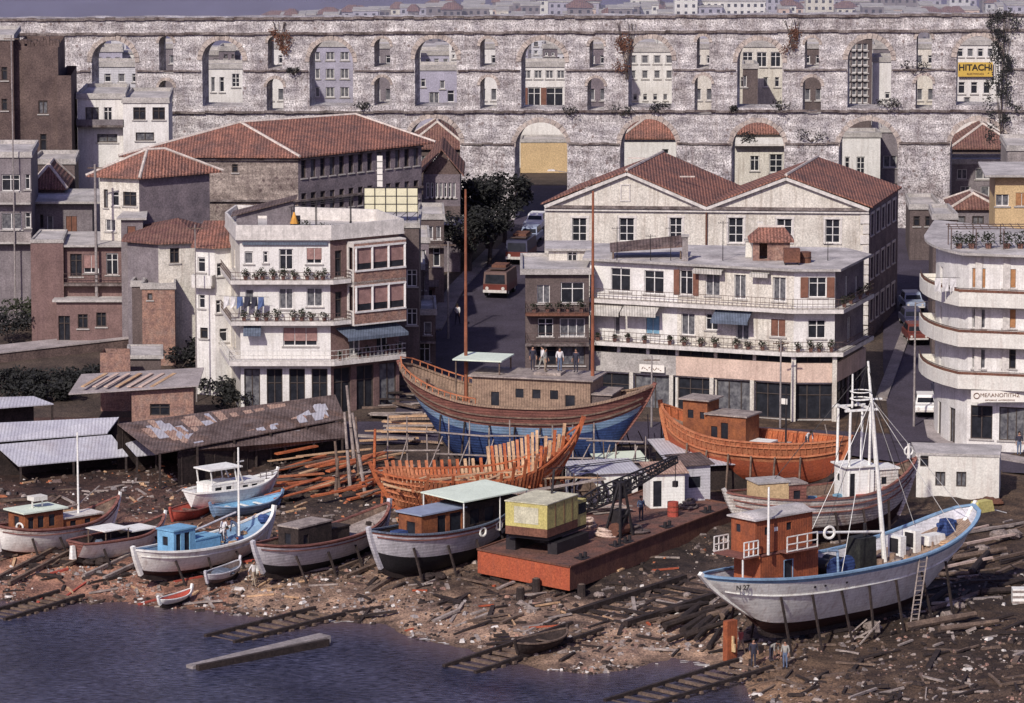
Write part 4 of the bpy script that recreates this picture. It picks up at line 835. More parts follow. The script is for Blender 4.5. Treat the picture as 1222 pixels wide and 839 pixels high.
t = thing('chimney_stack', 'short whitewashed chimney near the red tiled roof hut', 'chimney', (xy(894, 377), 377, rz_)); q = MB(); q.box((0, 0, .6), (.7, .6, 1.2), 'lime', 0, .9); q.build('shaft', t); q = MB(); q.box((0, 0, 1.28), (.85, .75, .12), 'slab'); q.build('cap', t)
t = thing('lean_to_roof', 'dark lean-to roof patched over the back of the white flat roof', 'shed', (xy(775, 377), 377, rz_)); q = MB(); q.hexa([(-3, -1.2, .5), (2.5, -1.2, .9), (2.5, 1.2, .9), (-3, 1.2, .5), (-3, -1.2, .58), (2.5, -1.2, 1.0), (2.5, 1.2, 1.5), (-3, 1.2, .9)], 'rustin'); q.build('roof', t); q = MB()
for x in (-2.8, 2.3): q.bar((x, -1.1, 0), (x, -1.1, .6), .12, .12, 'wood')
q.build('post', t)
for i, (px, hh, l) in enumerate([(736, 2.6, 'tall thin tv antenna at the left end of the white flat roof'), (776, 2.0, 'tv antenna above the dark lean-to roof'), (800, 2.6, 'tv antenna near the thin pale chimney'), (862, 3.0, 'tv antenna between the chimney and the red tiled hut'), (987, 1.4, 'short tv antenna at the right corner of the white roof')]): antenna(xy(px, 375), 375, rz_, hh, l)
# lower wing at the left of the apartment house
Yl = 375; zw = zc(665, 327, Yl); L0, L1 = wxy(627, 327, Yl), wxy(703, 327, Yl)
lw, lO = building('house', 'low dark wing with balconies on the left of the white apartment house', 'house', [L0, L1, (L1[0], L1[1] + 8), (L0[0], L1[1] + 8)], h(3, Yl) - .3, zw, 'dgrey',
   {0: [(641, 340, 656, 362, 'curt'), (669, 337, 697, 362, 'win'), (642, 380, 660, 402, 'win'), (668, 380, 698, 402, 'curt'), (640, 412, 664, 436, 'win_d'), (670, 412, 698, 436, 'win_d')]}, ('flat', .25, .4))
balcony(lw, lO, [L0, L1], zc(665, 372, Yl), .9, 'rails', .8, 'brust_shade', 'rail', .2); balcony(lw, lO, [L0, L1], zc(665, 408, Yl), .9, 'rails', .8, 'ledge', 'rail', .2)
uA = (xy(655, 381), 381); uB = (xy(702, 381), 381)
building('house', 'pale set-back upper room on the roof of the dark wing', 'house', [uA, uB, (uB[0], 385), (uA[0], 385)], zw, zc(680, 299, 381), 'cream', {0: [(677, 304, 689, 324, 'win')]}, ('flat', 0, .3))
pot_row(5, L0, L1, zc(665, 372, Yl), .6, 'small potted plant on the balcony of the dark wing', 'potted plants on the dark wing')
# ================================================================== left white apartment house
Yb = 373
b2 = (xy(394.5, Yb), Yb); b1 = (xy(287, Yb), Yb); zs = [zc(394, y, Yb) for y in (286, 333, 382, 429)]
p = PZ(274, 317, zs[1]); b0 = (p.x, p.y); p = PZ(476, 325, zs[1]); b3 = (p.x, p.y)
gdb = h(-17, Yb) - .3
def zz(a): return a - gdb
Lr = math.hypot(b3[0] - b2[0], b3[1] - b2[1]); Lq = math.hypot(b1[0] - b0[0], b1[1] - b0[1]); Lfr = b2[0] - b1[0]
bb, bO = building('apartment_house', 'white apartment house with flowered balconies left of the street', 'building', [b1, b2, b3, (b3[0] - 2, b3[1] + 5), (b0[0] + .5, b0[1] + 4), b0], gdb, zs[0], 'white',
   {0: [(333, 297, 350, 322, 'win'), (366, 296, 384, 315, 'shutp'), (333, 344, 350, 369, 'curt'), (366, 343, 385, 366, 'curt'), (338, 391, 379, 413, 'shutp'), (292, 300, 302, 315, 'win'), (314, 300, 320, 314, 'win'), (293, 345, 303, 362, 'win')] + [('u', Lfr * (i + .5) / 4, .3, Lfr / 4 - .5, zz(zs[3]) - 1.0, 'win_d') for i in range(4)],
    1: [('u', Lr * .12, zz(zs[1]) + .1, .6, 2, 'win_d'), ('u', Lr * .12, zz(zs[2]) + .1, .6, 2, 'win_d'), ('u', Lr * .35, zz(zs[3]) + .1, 1.0, 2, 'win'), ('u', Lr * .75, zz(zs[3]) + .1, 1.0, 2, 'win')] + [('u', Lr * (i + .5) / 3, .3, Lr / 3 - .5, zz(zs[3]) - 1.0, 'win_d') for i in range(3)],
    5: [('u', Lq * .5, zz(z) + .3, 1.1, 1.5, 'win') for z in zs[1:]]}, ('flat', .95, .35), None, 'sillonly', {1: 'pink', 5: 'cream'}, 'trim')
bp_ = [b0, b1, b2]; b2m = tuple(V(b2).lerp(V(b3), .22))
balcony(bb, bO, [b0, b1, b2, b2m], zs[1], .8, 'rails', .6, 'trim', 'rail', .3); balcony(bb, bO, [b0, b1, b2, b2m], zs[2], .8, 'rails', .6, 'trim', 'rail', .3); balcony(bb, bO, [b0, b1, b2, b3], zs[3], .95, 'rails', .8, 'trim', 'wrail', .35)
q = MB()
for z in (zs[0] - .28,): q.bar((0.2, -.05, zz(z)), (Lfr - .2, -.05, zz(z)), .3, .2, 'awnb')
q.build('blind_box', bb)
# enclosed bay on the shaded side
for zi in (1, 2):
    f0 = V(b2).lerp(V(b3), .24); f1 = V(b3); d_ = (V(b3) - V(b2)).normalized(); n_ = V((d_.y, -d_.x)); z = zs[zi] - .35; tp = zs[zi - 1] - .35
    c = [f0 + n_ * 1.0, f1 + n_ * 1.0, f1 + n_ * .004, f0 + n_ * .004]; loc = [(q_.x - bO.x, q_.y - bO.y) for q_ in c]; m_ = MB(); Lw = (f1 - f0).length
    m_.prism(loc, z - gdb - .12, z - gdb, 'trim'); hol = [(.15 + (Lw - .3) * i / 3 + .05, .15 + (Lw - .3) * (i + 1) / 3 - .05, z - gdb + 1.0, tp - gdb - .3) for i in range(3)]
    wall(m_, loc[0], loc[1], z - gdb, tp - gdb, hol, 'brick', .1)
    wall(m_, loc[1], loc[2], z - gdb, tp - gdb, [], 'trim'); wall(m_, loc[3], loc[0], z - gdb, tp - gdb, [(.2, .8, z - gdb + 1, tp - gdb - .3)], 'trim', .1); m_.prism(loc, tp - gdb + .004, tp - gdb + .1, 'trim'); bay = m_.build('bay', bb)
    fm = MB()
    L_ = V(loc[0]); D_ = (V(loc[1]) - V(loc[0])).normalized(); N_ = V((D_.y, -D_.x))
    def fp(u, zz_, o=.04): k = L_ + D_ * u + N_ * o; return (k.x, k.y, zz_)
    for i in range(4): u = .15 + (Lw - .3) * i / 3; fm.bar(fp(u, z - gdb + .95), fp(u, tp - gdb - .2), .16, .1, 'frame')
    for zz_ in (z - gdb + .92, tp - gdb - .25): fm.bar(fp(.05, zz_, .045), fp(Lw - .05, zz_, .045), .12, .14, 'frame')
    fm.build('window_frame', bay)
    for a, b_, c_, d__ in hol:
        s_ = MB(); s_.poly([fp(a, c_ + (d__ - c_) * .28, -.06), fp(b_, c_ + (d__ - c_) * .28, -.06), fp(b_, d__, -.06), fp(a, d__, -.06)], 'shutp'); s_.build('roller_blind', bay); s_ = MB(); s_.poly([fp(a, c_, -.08), fp(b_, c_, -.08), fp(b_, d__, -.08), fp(a, d__, -.08)], 'glass'); s_.build('pane', bay)
awning(bb, bO, b2, b3, 400, 472, 392, 402, 1.8, 'awnb'); awning(bb, bO, b1, b2, 291, 312, 386, 398, 1.0, 'awnb')
pot_row(9, b1, b2, zs[1], .55, 'leafy potted plant on the upper flowered balcony', 'potted plants on the upper flowered balcony', .5); pot_row(8, b1, b2, zs[2], .55, 'leafy potted plant on the middle flowered balcony', 'potted plants on the middle flowered balcony', .5); pot_row(5, b2, b3, zs[3], .7, 'small potted plant on the shaded corner balcony', 'potted plants on the shaded corner balcony', .35)
# laundry on the middle balcony
t = thing('clothes_line', 'line of dark and white washing hung at the left end of the middle balcony', 'washing line', (b1[0], b1[1] - 1.0, zs[2])); q = MB(); q.tube((-1.6, .6, 1.9), (2.2, 0, 1.9), .015, .015, 'iron', 4); q.build('line', t)
for k, (x, m_) in enumerate([(-1.2, 'shirtw'), (-.7, 'shirtw'), (-.2, 'shirtb'), (.35, 'troud'), (.9, 'troud'), (1.4, 'shirtb')]): q = MB(); y = .55 - (x + 1.6) * .15; q.addf([(x, y, 1.88), (x + .42, y - .06, 1.88), (x + .45, y + .05, 1.2), (x + .22, y - .1, 1.15), (x - .03, y + .05, .9)], [(0, 1, 2, 3, 4)], m_); q.build('garment', t)
# roof terrace things
rzb = zs[0] + .19
t = thing('roof_shed', 'grey sloping roofed hut on the left apartment roof terrace', 'shed', (xy(322, 375.5), 375.5, rzb)); q = MB(); wall(q, (-2.4, -.9), (1.9, -.9), 0, 1.5, [(1.6, 2.3, .05, 1.4)], 'grey'); wall(q, (1.9, -.9), (1.9, 1.5), 0, 2.3, [], 'grey'); wall(q, (-2.4, 1.5), (-2.4, -.9), 0, 1, [], 'grey'); q.poly([(-2.4, -.9, 1.5), (1.9, -.9, 1.5), (1.9, -.9, 2.6)], 'grey'); q.poly([(1.6, -.7, .05), (2.4, -.7, .05), (2.4, -.7, 1.4), (1.6, -.7, 1.4)], 'glass'); q.build('wall', t)
q = MB(); q.hexa([(-2.8, -1.2, 1.35), (2.1, -1.2, 2.62), (2.1, 1.7, 2.62), (-2.8, 1.7, 1.35), (-2.8, -1.2, 1.43), (2.1, -1.2, 2.7), (2.1, 1.7, 2.7), (-2.8, 1.7, 1.43)], 'rustin'); q.build('roof', t)
t = thing('pergola', 'thin iron pergola beside the grey hut on the roof terrace', 'pergola', (xy(378, 375), 375, rzb)); q = MB()
for x in (-1.8, 0, 2.6):
    for y in (-.8, 1.4): q.bar((x, y, 0), (x, y, 2.3 + x * .12), .06, .06, 'iron')
for y in (-.8, .3, 1.4): q.bar((-2, y, 2.1), (2.8, y, 2.66), .05, .05, 'iron')
q.build('frame', t)
pot_row(7, (xy(345, 373), 374), (xy(398, 373), 374), rzb, 0, 'potted plant on the terrace of the left apartment roof', 'potted plants on the roof terrace', .6)
t = thing('parasol', 'folded orange parasol on the roof terrace beside the hut', 'parasol', (xy(352, 374), 374, rzb)); q = MB(); q.tube((0, 0, 0), (0, 0, 1.7), .03, .03, 'iron', 5); q.build('pole', t); q = MB(); q.tube((0, 0, .9), (0, 0, 1.75), .32, .05, 'bobr', 8); q.build('canopy', t)
# billboard
Yk = 383; bx0, bx1 = xy(435, Yk), xy(499, Yk); zt_, zb_ = zc(0, 224, Yk), zc(0, 253, Yk); t = thing('billboard', 'pale billboard panel on a steel lattice above the left apartment roof', 'billboard', ((bx0 + bx1) / 2, Yk, zs[0])); w_ = (bx1 - bx0) / 2; q = MB(); q.bx(-w_, w_, 0, .08, zb_ - zs[0], zt_ - zs[0], 'bill'); q.build('panel', t); q = MB()
for i in range(6): x = -w_ + 2 * w_ * i / 5; q.bar((x, -.06, 0), (x, -.06, zt_ - zs[0]), .05, .05, 'iron')
for k in (.0, .33, .66, 1): z = zb_ - zs[0] + (zt_ - zb_) * k; q.bar((-w_, -.03, z), (w_, -.03, z), .04, .04, 'iron')
for i in range(5): x = -w_ + 2 * w_ * i / 5; q.bar((x, -.06, .1), (x + w_ * .4, -.06, zb_ - zs[0]), .04, .04, 'iron'); q.bar((x, 1.5, 0), (x, .1, zt_ - zs[0]), .05, .05, 'iron')
q.build('frame', t)
building('house', 'flat roofed rear block carrying the billboard frame', 'house', [wxy(418, 280, 381), wxy(500, 280, 381), (wxy(500, 280, 381)[0], 389), (wxy(418, 280, 381)[0], 389)], h(-8, 381), zs[0] - .2, 'dgrey', {0: [('u', 1.5 + 1.6 * i, z, .8, 1.3, 'win') for i in range(3) for z in (8, 5)]}, ('flat', .2, .1))
# narrow white house left of it
Yn = 379; n0, n1, n2 = wxy(233, 300, Yn + .5), wxy(256, 300, Yn), wxy(276, 300, Yn + .5)
nz = zc(250, 296, Yn)
nh, nO = building('house', 'narrow white house with a low red roof beside the left apartment house', 'house', [n0, n1, n2, (n2[0], Yn + 6), (n0[0] + .5, Yn + 6)], h(-22, Yn) - .3, nz, 'white', {0: [(236, 307, 245, 325, 'win'), (237, 352, 245, 368, 'win'), (239, 391, 248, 404, 'win_d')], 1: [(259, 314, 265, 330, 'win'), (258, 358, 264, 374, 'win'), (262, 392, 272, 408, 'win')]}, (None,))
tiled_roof(nh, nO, [(n0[0] - .3, n0[1] - .4, nz), (n1[0], n1[1] - .5, nz), (n2[0] + .3, n2[1] - .3, nz), (n2[0] + .3, Yn + 5, nz + 1.3), (n0[0] + .4, Yn + 5, nz + 1.3)], [[0, 1, 4], [1, 2, 3, 4]], [], 'tile')
balcony(nh, nO, [n0, n1], zc(245, 340, Yn), .8, 'solid', .8)
# ================================================================== big stone building with hip roof
Ys_ = 412; ez = zc(357, 188, Ys_); s1 = (xy(357, Ys_), Ys_); p = PZ(158, 187, ez); s0 = (p.x, p.y); p = PZ(503, 172, ez); s2 = (p.x, p.y)
d1 = V(s2) - V(s1); s3 = (s0[0] + d1.x * .92, s0[1] + d1.y * .92 + 1.5); Lz = d1.length
wn = [('u', Lz * (i + .6) / 13.2, z, .55, 1.55, 'win_d') for i in range(13) for z in (10.7, 7.9, 5.0)]
bs, sO = building('customs_house', 'large old stone building with a broad red hipped roof at the upper left', 'building', [s0, s1, s2, s3], h(-22, 412) - .4, ez, 'rubble', {0: [(277, 196, 284, 206, 'win_d')], 1: wn}, (None,), None, 'sillonly', {1: 'violet'})  # right wall: dusky stone, with its shade also put into the colour
c = [V((*off_pt([s0, s1, s2, s3], i, .5), ez)) for i in range(4)]
r0_ = PY(287, 141, Ys_ + 6); r1_ = PY(424, 145, Ys_ + 12); r0_.z = r1_.z = (r0_.z + r1_.z) / 2
tiled_roof(bs, sO, c + [r0_, r1_], [[0, 1, 4], [1, 2, 5, 4], [2, 3, 5], [3, 0, 4, 5]], [(0, 4), (1, 4), (4, 5), (2, 5)], 'tile')
q = MB(); pth = [V(s0) - V((sO.x, sO.y)), V(s1) - V((sO.x, sO.y)), V(s2) - V((sO.x, sO.y))]; op = offset_path(pth, .15)
for k in (ez - sO.z - .15, ez - sO.z - 3.6):
    for a, b_ in zip(op, op[1:]): q.bar((*a, k), (*b_, k), .22, .16, 'ledge')
q.build('cornice', bs)
t = thing('shop_sign', 'narrow vertical white sign on the dark side of the stone building', 'sign', (xy(455, 408), 405.5, zc(0, 222, 406))); q = MB()
for k in range(5): q.bx(-.22, .22, 0, .1, k * .52, k * .52 + .45, 'signw')
q.build('board', t); q = MB(); q.bar((0, .12, -.1), (0, .12, 2.7), .06, .06, 'iron'); q.bar((0, .12, 1.2), (0, 2.5, 1.2), .06, .06, 'iron'); q.build('bracket', t)
# gable house and dark row left of the street
Yr = 424; hiph = None
A, B = wxy(505, 205, Yr), wxy(549, 212, Yr + 0)
gz2 = zc(0, 208, Yr); gr, gO = building('house', 'dusky gabled house facing the street beside the large stone building', 'house', [A, B, (B[0], Yr + 9), (A[0], Yr + 9)], h(-5, Yr) - .3, gz2, 'violet', {0: [(509 + 5.2 * i, 218, 512.4 + 5.2 * i, 236, 'win') for i in range(7)] + [(512, 262, 524, 284, 'win_d'), (530, 262, 544, 284, 'win_d')]}, (None,))
apx = PY(527, 180, Yr); q = MB(); q.poly([V((*A, gz2)) - gO, V((*B, gz2)) - gO, apx - gO], 'brownstone'); q.build('gable', gr); f = V((0, -.4, 0)); bk = V((0, 9.4, 0)); aa = V((A[0] - .35, A[1], gz2 - .2)) + f; bb_ = V((B[0] + .35, B[1], gz2 - .2)) + f
tiled_roof(gr, gO, [aa, apx + f + V((0, 0, .1)), bb_, aa + bk, apx + bk, bb_ + bk], [[0, 1, 4, 3], [1, 2, 5, 4]], [], 'tile2'); balcony(gr, gO, [A, B], zc(0, 256, Yr), .7, 'solid', .8, 'ledge', 'dgrey')
t = thing('shop_sign', 'dim painted signboard with white letters under the gabled house', 'sign', (A[0] + 1.7, Yr - 1.0, zc(0, 262, Yr))); q = MB(); q.bx(-1.7, 1.7, 0, .1, -.35, .35, 'card'); q.build('board', t); put_text(t, 'ΚΑΒΑΛΑ', .5, 'trim', (0, -.02, 0), 0)
for i, (x0, x1, yt, Y, m_, lab) in enumerate([(497, 530, 262, 411, 'dgrey', 'dark narrow shop row below the gabled house'), (480, 512, 290, 399, 'violet', 'dim shop with a shuttered front near the top of the left pavement'), (468, 506, 322, 392, 'dgrey', 'dark low shop with cluttered front left of the street'), (470, 520, 376, 385, 'dgrey', 'dark shop behind the stern of the blue ship')]):
    r_, o_ = block(lab, x0, x1, yt, yt + 60, Y, m_, wrow(x0 + 3, x1 - 2, 3, yt + 8, yt + 24, 'curt', .6) + wrow(x0 + 3, x1 - 2, 2, yt + 34, yt + 56, 'win', .6), depth=7)
    balcony(r_, o_, [(xy(x0, Y), Y), (xy(x1, Y), Y)], zc(0, yt + 30, Y), .7, 'rails', .7, 'ledge', 'rail')
for i, (px, py) in enumerate([(498, 352), (505, 372), (492, 384)]):
    g = G(px, py); t = thing('kiosk', ['small street kiosk with a dark awning left of the road', 'kiosk with a pinkish sign board left of the road', 'lowest cluttered kiosk beside the left pavement'][i], 'kiosk', g); q = MB(); wall(q, (-1, -.8), (1, -.8), 0, 2.3, [(.25, 1.75, .9, 1.9)], ['dgrey', 'pink', 'grey'][i]); wall(q, (1, -.8), (1, .8), 0, 2.3, [], 'dgrey'); wall(q, (-1, .8), (-1, -.8), 0, 2.3, [], 'dgrey'); q.poly([(-.8, -.55, .8), (.8, -.55, .8), (.8, -.55, 2), (-.8, -.55, 2)], 'glass'); q.build('wall', t); q = MB(); q.hexa([(-1.3, -1.5, 2.2), (1.3, -1.5, 2.2), (1.3, 1, 2.4), (-1.3, 1, 2.4), (-1.3, -1.5, 2.28), (1.3, -1.5, 2.28), (1.3, 1, 2.5), (-1.3, 1, 2.5)], ['awnb', 'rustin', 'awnb'][i]); q.build('roof', t)
for k, (px, py, hh, w_) in enumerate([(562, 300, 6.4, 6), (582, 296, 6.6, 6.2), (602, 290, 6.0, 5.6), (560, 326, 5.2, 5.2), (584, 316, 5.2, 5.0)]):
    tree(px, py, ['dark bushy street tree nearest the gabled house', 'dark broad street tree in the middle of the clump', 'dark street tree beside the foot of the aqueduct pier', 'low dark street tree by the left pavement', 'low dark tree on the inner bend of the road'][k], hh, w_, 'leaf', 2400)
# ================================================================== houses at the left
hz_, hO_ = hiphouse('small cream house with a red hipped roof below the large stone building', 119, 168, 213, 290, 399, 'cream', 1.6, 1, [(124, 224, 129, 246, 'win_d'), (134, 226, 141, 244, 'win'), (148, 227, 162, 244, 'win_d')]) if False else (None, None)
e1 = (xy(168, 399), 399); ze = zc(168, 213, 399); p = PZ(119, 211, ze); e0 = (p.x, p.y); p = PZ(250, 206, ze); e2 = (p.x, p.y); e3 = (e0[0] + (e2[0] - e1[0]), e0[1] + e2[1] - e1[1])
sh_, shO = building('house', 'small cream house with a red hipped roof below the large stone building', 'house', [e0, e1, e2, e3], h(-30, 399) - .3, ze, 'cream', {0: [(124, 226, 129, 248, 'win_d'), (134, 228, 142, 246, 'win'), (147, 229, 163, 246, 'win_d'), (126, 262, 138, 276, 'win'), (148, 262, 160, 276, 'win')], 1: [('u', 3, 5, .7, 1.2, 'win')]}, (None,), None, 'sillonly', {1: 'violet'})  # right wall of the cream house has shade put into its colour
c = [V((*off_pt([e0, e1, e2, e3], i, .5), ze)) for i in range(4)]; mid_ = (V((*e0, 0)) + V((*e1, 0)) + V((*e2, 0)) + V((*e3, 0))) / 4; pk = V((mid_.x - .6, mid_.y, ze + 1.9)); pk2 = V((mid_.x + .8, mid_.y + .6, ze + 1.9))
tiled_roof(sh_, shO, c + [pk, pk2], [[0, 1, 4], [1, 2, 5, 4], [2, 3, 5], [3, 0, 4, 5]], [(0, 4), (1, 4), (2, 5), (4, 5)], 'tile')
# pale house with weathered roof
f1 = (xy(190, 391), 391); zf = zc(190, 291, 391); p = PZ(152, 288, zf); f0 = (p.x, p.y); p = PZ(238, 289, zf); f2 = (p.x, p.y); f3 = (f2[0] + .5, f2[1] + 7); f4 = (f0[0], f3[1])
ph_, pO = building('house', 'pale house with a weathered brown tiled roof in the middle of the left slope', 'house', [f0, f1, f2, f3, f4], h(-28, 391) - .3, zf, 'cream', {1: [(203, 296, 214, 314, 'win_d')]}, (None,), None, 'sillonly', {0: 'grey'})
c = [V((*off_pt([f0, f1, f2, f3, f4], i, .45), zf)) for i in range(5)]; pk = PY(212, 262, 395)
tiled_roof(ph_, pO, c + [pk], [[0, 1, 5], [1, 2, 5], [2, 3, 5], [3, 4, 5], [4, 0, 5]], [], 'tile2')
block('small brick outbuilding beside the stone steps', 170, 209, 345, 392, 389, 'brick', [(176, 350, 182, 358, 'win_d')], depth=4)
block('low grey annex with a pale flat roof beside the brick outbuilding', 158, 172, 342, 392, 390, 'dgrey', [], depth=4)
# brown stone ruin and neighbours
tw, tO = block('tall dark brown stone house wall at the far left in front of the aqueduct', 22, 74, 55, 240, 428, 'brownstone', [(46, 120, 57, 136, 'win_d'), (48, 160, 56, 184, 'win_d')], depth=9, roof=(None,), name='stone_tower', cat='building')
q = MB()
for k in range(14): x = .2 + k * .27; q.box((x, .4, zc(0, 55, 428) - tO.z + .1 + rnd.uniform(0, .3)), (.3, .6, .3 + rnd.uniform(0, .6)), 'brownstone')
q.build('broken_top', tw)
block('lower shoulder of brown masonry right of the tall stone house', 72, 89, 90, 240, 427.5, 'brownstone', [], depth=8, roof=(None,), trim=None, name='stone_wall', cat='wall')
block('dark narrow tenement against the left edge behind the balconies', -14, 21, 48, 200, 427, 'brownstone', [(2, 80, 9, 96, 'win_d'), (2, 118, 9, 132, 'win_d')], depth=8)
block('shadowed lower brown house under the tall stone house', 42, 92, 196, 290, 421, 'dgrey', [(48, 206, 54, 222, 'win_d'), (66, 206, 72, 222, 'win_d')], depth=6)
wb, wbO = block('modern white flat roofed house left of the large red roof', 96, 152, 118, 230, 432, 'white', [(102, 128, 118, 146, 'curt_d'), (124, 128, 134, 146, 'win'), (116, 160, 140, 170, 'curt_d')], depth=8)
balcony(wb, wbO, [(xy(96, 432), 432), (xy(152, 432), 432)], zc(0, 148, 432), 1, 'solid', .5, 'ledge', 'grey')
block('white wing with four dark windows beside the modern flat roofed house', 150, 204, 123, 230, 431, 'white', [(159, 128, 174, 143, 'win_d'), (182, 128, 197, 143, 'win_d'), (162, 158, 184, 168, 'curt_d')], depth=8)
lb, lbO = block('grey balconied apartment house cut by the left edge of the view', -40, 40, 188, 310, 404, 'grey', [(2, 208, 24, 228, 'win'), (30, 208, 36, 226, 'win'), (2, 254, 26, 274, 'win'), (30, 254, 37, 272, 'win')], depth=8)
for y in (240, 287): balcony(lb, lbO, [(xy(-40, 404), 404), (xy(40, 404), 404)], zc(0, y, 404), .8, 'solid', .8, 'slab', 'conc')
hiphouse('low house with a curved weathered roof between the flats and the ruin', 42, 78, 226, 280, 414, 'dgrey', 1.8, 6, [], tilem='tile2')
block('house with a broad pale flat roof above the pink house', 42, 112, 242, 330, 409, 'grey', [(56, 258, 64, 276, 'win'), (79, 258, 92, 280, 'shut_d'), (48, 256, 52, 272, 'win_d')], depth=7, roof=('flat', 0, .7))
pk_, pkO = block('faded pink house with a flat slab roof and a white framed balcony door', 78, 152, 294, 420, 397.6, 'pink', [(84, 303, 98, 330, 'win_d'), (127, 302, 141, 328, 'win'), (100, 304, 118, 326, 'shutp')], depth=7, roof=('flat', 0, .5))
balcony(pk_, pkO, [(xy(78, 397.6), 397.6), (xy(152, 397.6), 397.6)], zc(0, 337, 397.6), .8, 'rails', .8, 'ledge', 'rail')
block('blank pink side building left of the slab roofed house', 38, 77, 290, 405, 397, 'pink', [], depth=6, roof=('flat', .1, .05), trim=None)
block('low faded pink house front with two dark windows and a doorway by the path', 68, 150, 360, 408, 395.9, 'pink', [(70, 377, 84, 407, 'win_d'), (93, 375, 105, 392, 'win_d'), (115, 373, 127, 390, 'win_d')], depth=4, roof=('flat', 0, .3))
block('small grey yard house with a shuttered window below the cream hipped house', 146, 172, 262, 320, 395.5, 'grey', [(152, 270, 162, 284, 'shut_d')], depth=4, roof=('flat', 0, .3))
wa, wb2 = G(-25, 436), G(194, 411); tw_ = thing('retaining_wall', 'rubble retaining wall holding up the sloping path at left', 'wall', wa); d_ = wb2 - wa; nn_ = V((-d_.y, d_.x, 0)).normalized()
for k in range(8):
    a_ = d_ * (k / 8); b_ = d_ * ((k + 1) / 8); q = MB(); q.hexa([a_ + V((0, 0, -1)), b_ + V((0, 0, -1)), b_ + nn_ * .5 + V((0, 0, -1)), a_ + nn_ * .5 + V((0, 0, -1)), a_ + V((0, 0, .75)), b_ + V((0, 0, .75)), b_ + nn_ * .5 + V((0, 0, .75)), a_ + nn_ * .5 + V((0, 0, .75))], 'brownstone'); q.build('wall_section', tw_)
q = MB(); q.bar(V((0, 0, .8)) + nn_ * .25, d_ + V((0, 0, .8)) + nn_ * .25, .7, .1, 'path'); q.build('coping', tw_)
# steps
g = G(215, 430); t = thing('stone_steps', 'flight of pale stone steps with a white handrail beside the left path', 'steps', g); q = MB()
for k in range(8): q.bx(-1.2 - k * .02, 1.3, k * .42, 3.9, k * .24, (k + 1) * .24 - .004, 'path')
q.build('flight', t); q = MB(); q.bar((1.35, 0, .95), (1.35, 3.6, 2.9), .06, .06, 'wrail')
for k in range(5): q.bar((1.35, .9 * k, .2 + .48 * k), (1.35, .9 * k, .95 + .49 * k), .05, .05, 'wrail')
q.build('handrail', t)
# ================================================================== curved apartment house at right
Yc = 360; c1 = (xy(1129, Yc), Yc); c2 = (xy(1300, Yc - 1.5), Yc - 2.2); zr_ = [zc(1129, y, Yc) for y in (303, 363, 411, 461)]; p = PZ(1104, 292, zr_[0]); cm = (p.x + .8, p.y + 1); cb = (cm[0] + .6, cm[1] + 5)
cg = h(33, Yc) - .3; Lc2 = c2[0] - c1[0]; Lcs = math.hypot(c1[0] - cm[0], c1[1] - cm[1])
rc = []
for i in range(7):
    t_ = i / 6; a_ = V(cb).lerp(V(cm), .45); m_ = V(cm) + (V(c1) - V(cm)) * .35 - V((.3, .3)); e_ = V(c1) + V((1.6, 0)); rc.append(tuple(a_ * (1 - t_) ** 2 + m_ * 2 * t_ * (1 - t_) + e_ * t_ ** 2))
cw = []
for y0 in (320, 368, 416):
    cw += [(1160, y0, 1176, y0 + 24, 'shuto' if y0 == 320 else 'curt'), (1197, y0 + 1, 1212, y0 + 24, 'shuto' if y0 < 400 else 'win_d')]
cc, cO = building('apartment_house', 'white apartment house with sweeping rounded balconies at the right edge', 'building', rc + [c2, (c2[0], c2[1] + 10), (rc[0][0] + 1.2, rc[0][1] + 7)], cg, zr_[0], 'white',
    {6: cw + [(1158, 484, 1184, 524, 'win_d'), (1192, 486, 1222, 526, 'curt_d')], 2: [('u', V(rc[3]).__sub__(V(rc[2])).length * .5, z - cg + .1, .8, 2.0, 'win') for z in zr_[1:]] + [('u', V(rc[3]).__sub__(V(rc[2])).length * .5, .3, .95, 2.9, 'curt_d')], 4: [('u', V(rc[5]).__sub__(V(rc[4])).length * .5, .3, .95, 2.9, 'curt_d')]}, ('flat', 0, .9), None, 'sillonly')
for z in zr_[1:]:
    d_ = V(c1) - V(cm); cv = rc + [c2]; balcony(cc, cO, cv, z + .5, 1.2, 'solid', .5, 'lime', 'lime', .5)
    r_ = MB(); op = offset_path([V(q_) - V((cO.x, cO.y)) for q_ in cv], 1.12)
    for a, b_ in zip(op, op[1:]):
        r_.bar((*a, z - cg + 1.3), (*b_, z - cg + 1.3), .05, .05, 'rail'); r_.bar((*a, z - cg + 1.14), (*b_, z - cg + 1.14), .03, .2, 'brust_shade')
    r_.build('railing', cc)
for u in (.2, .43, .64): q = MB(); pq_ = V(rc[-1]).lerp(V(c2), u - .12); q.box((pq_.x - cO.x, pq_.y - cO.y - .06, (zr_[0] + zr_[3]) / 2 - cg), (.5, .12, zr_[0] - zr_[3]), 'trim'); q.build('pilaster', cc)
t = thing('shop_sign', 'white fascia sign with brown lettering over the corner shop at right', 'sign', (xy(1186, Yc), Yc - 1.75, zc(0, 473, Yc - 1.7))); q = MB(); q.bx(-1.75, 2.2, 0, .12, -.42, .42, 'signw'); q.build('board', t); put_text(t, 'MEΛANOΠITHΣ', .4, 'inkb', (.35, -.02, .08), 0); q2 = MB(); q2.torus((-1.35, -.03, .05), .2, .03, (0, 1, 0), 'inkb'); q2.build('emblem', t); put_text(t, 'EMΠOPIKOΣ  ANTIΠPOΣΩΠOΣ', .15, 'inkb', (.35, -.02, -.28), 0)
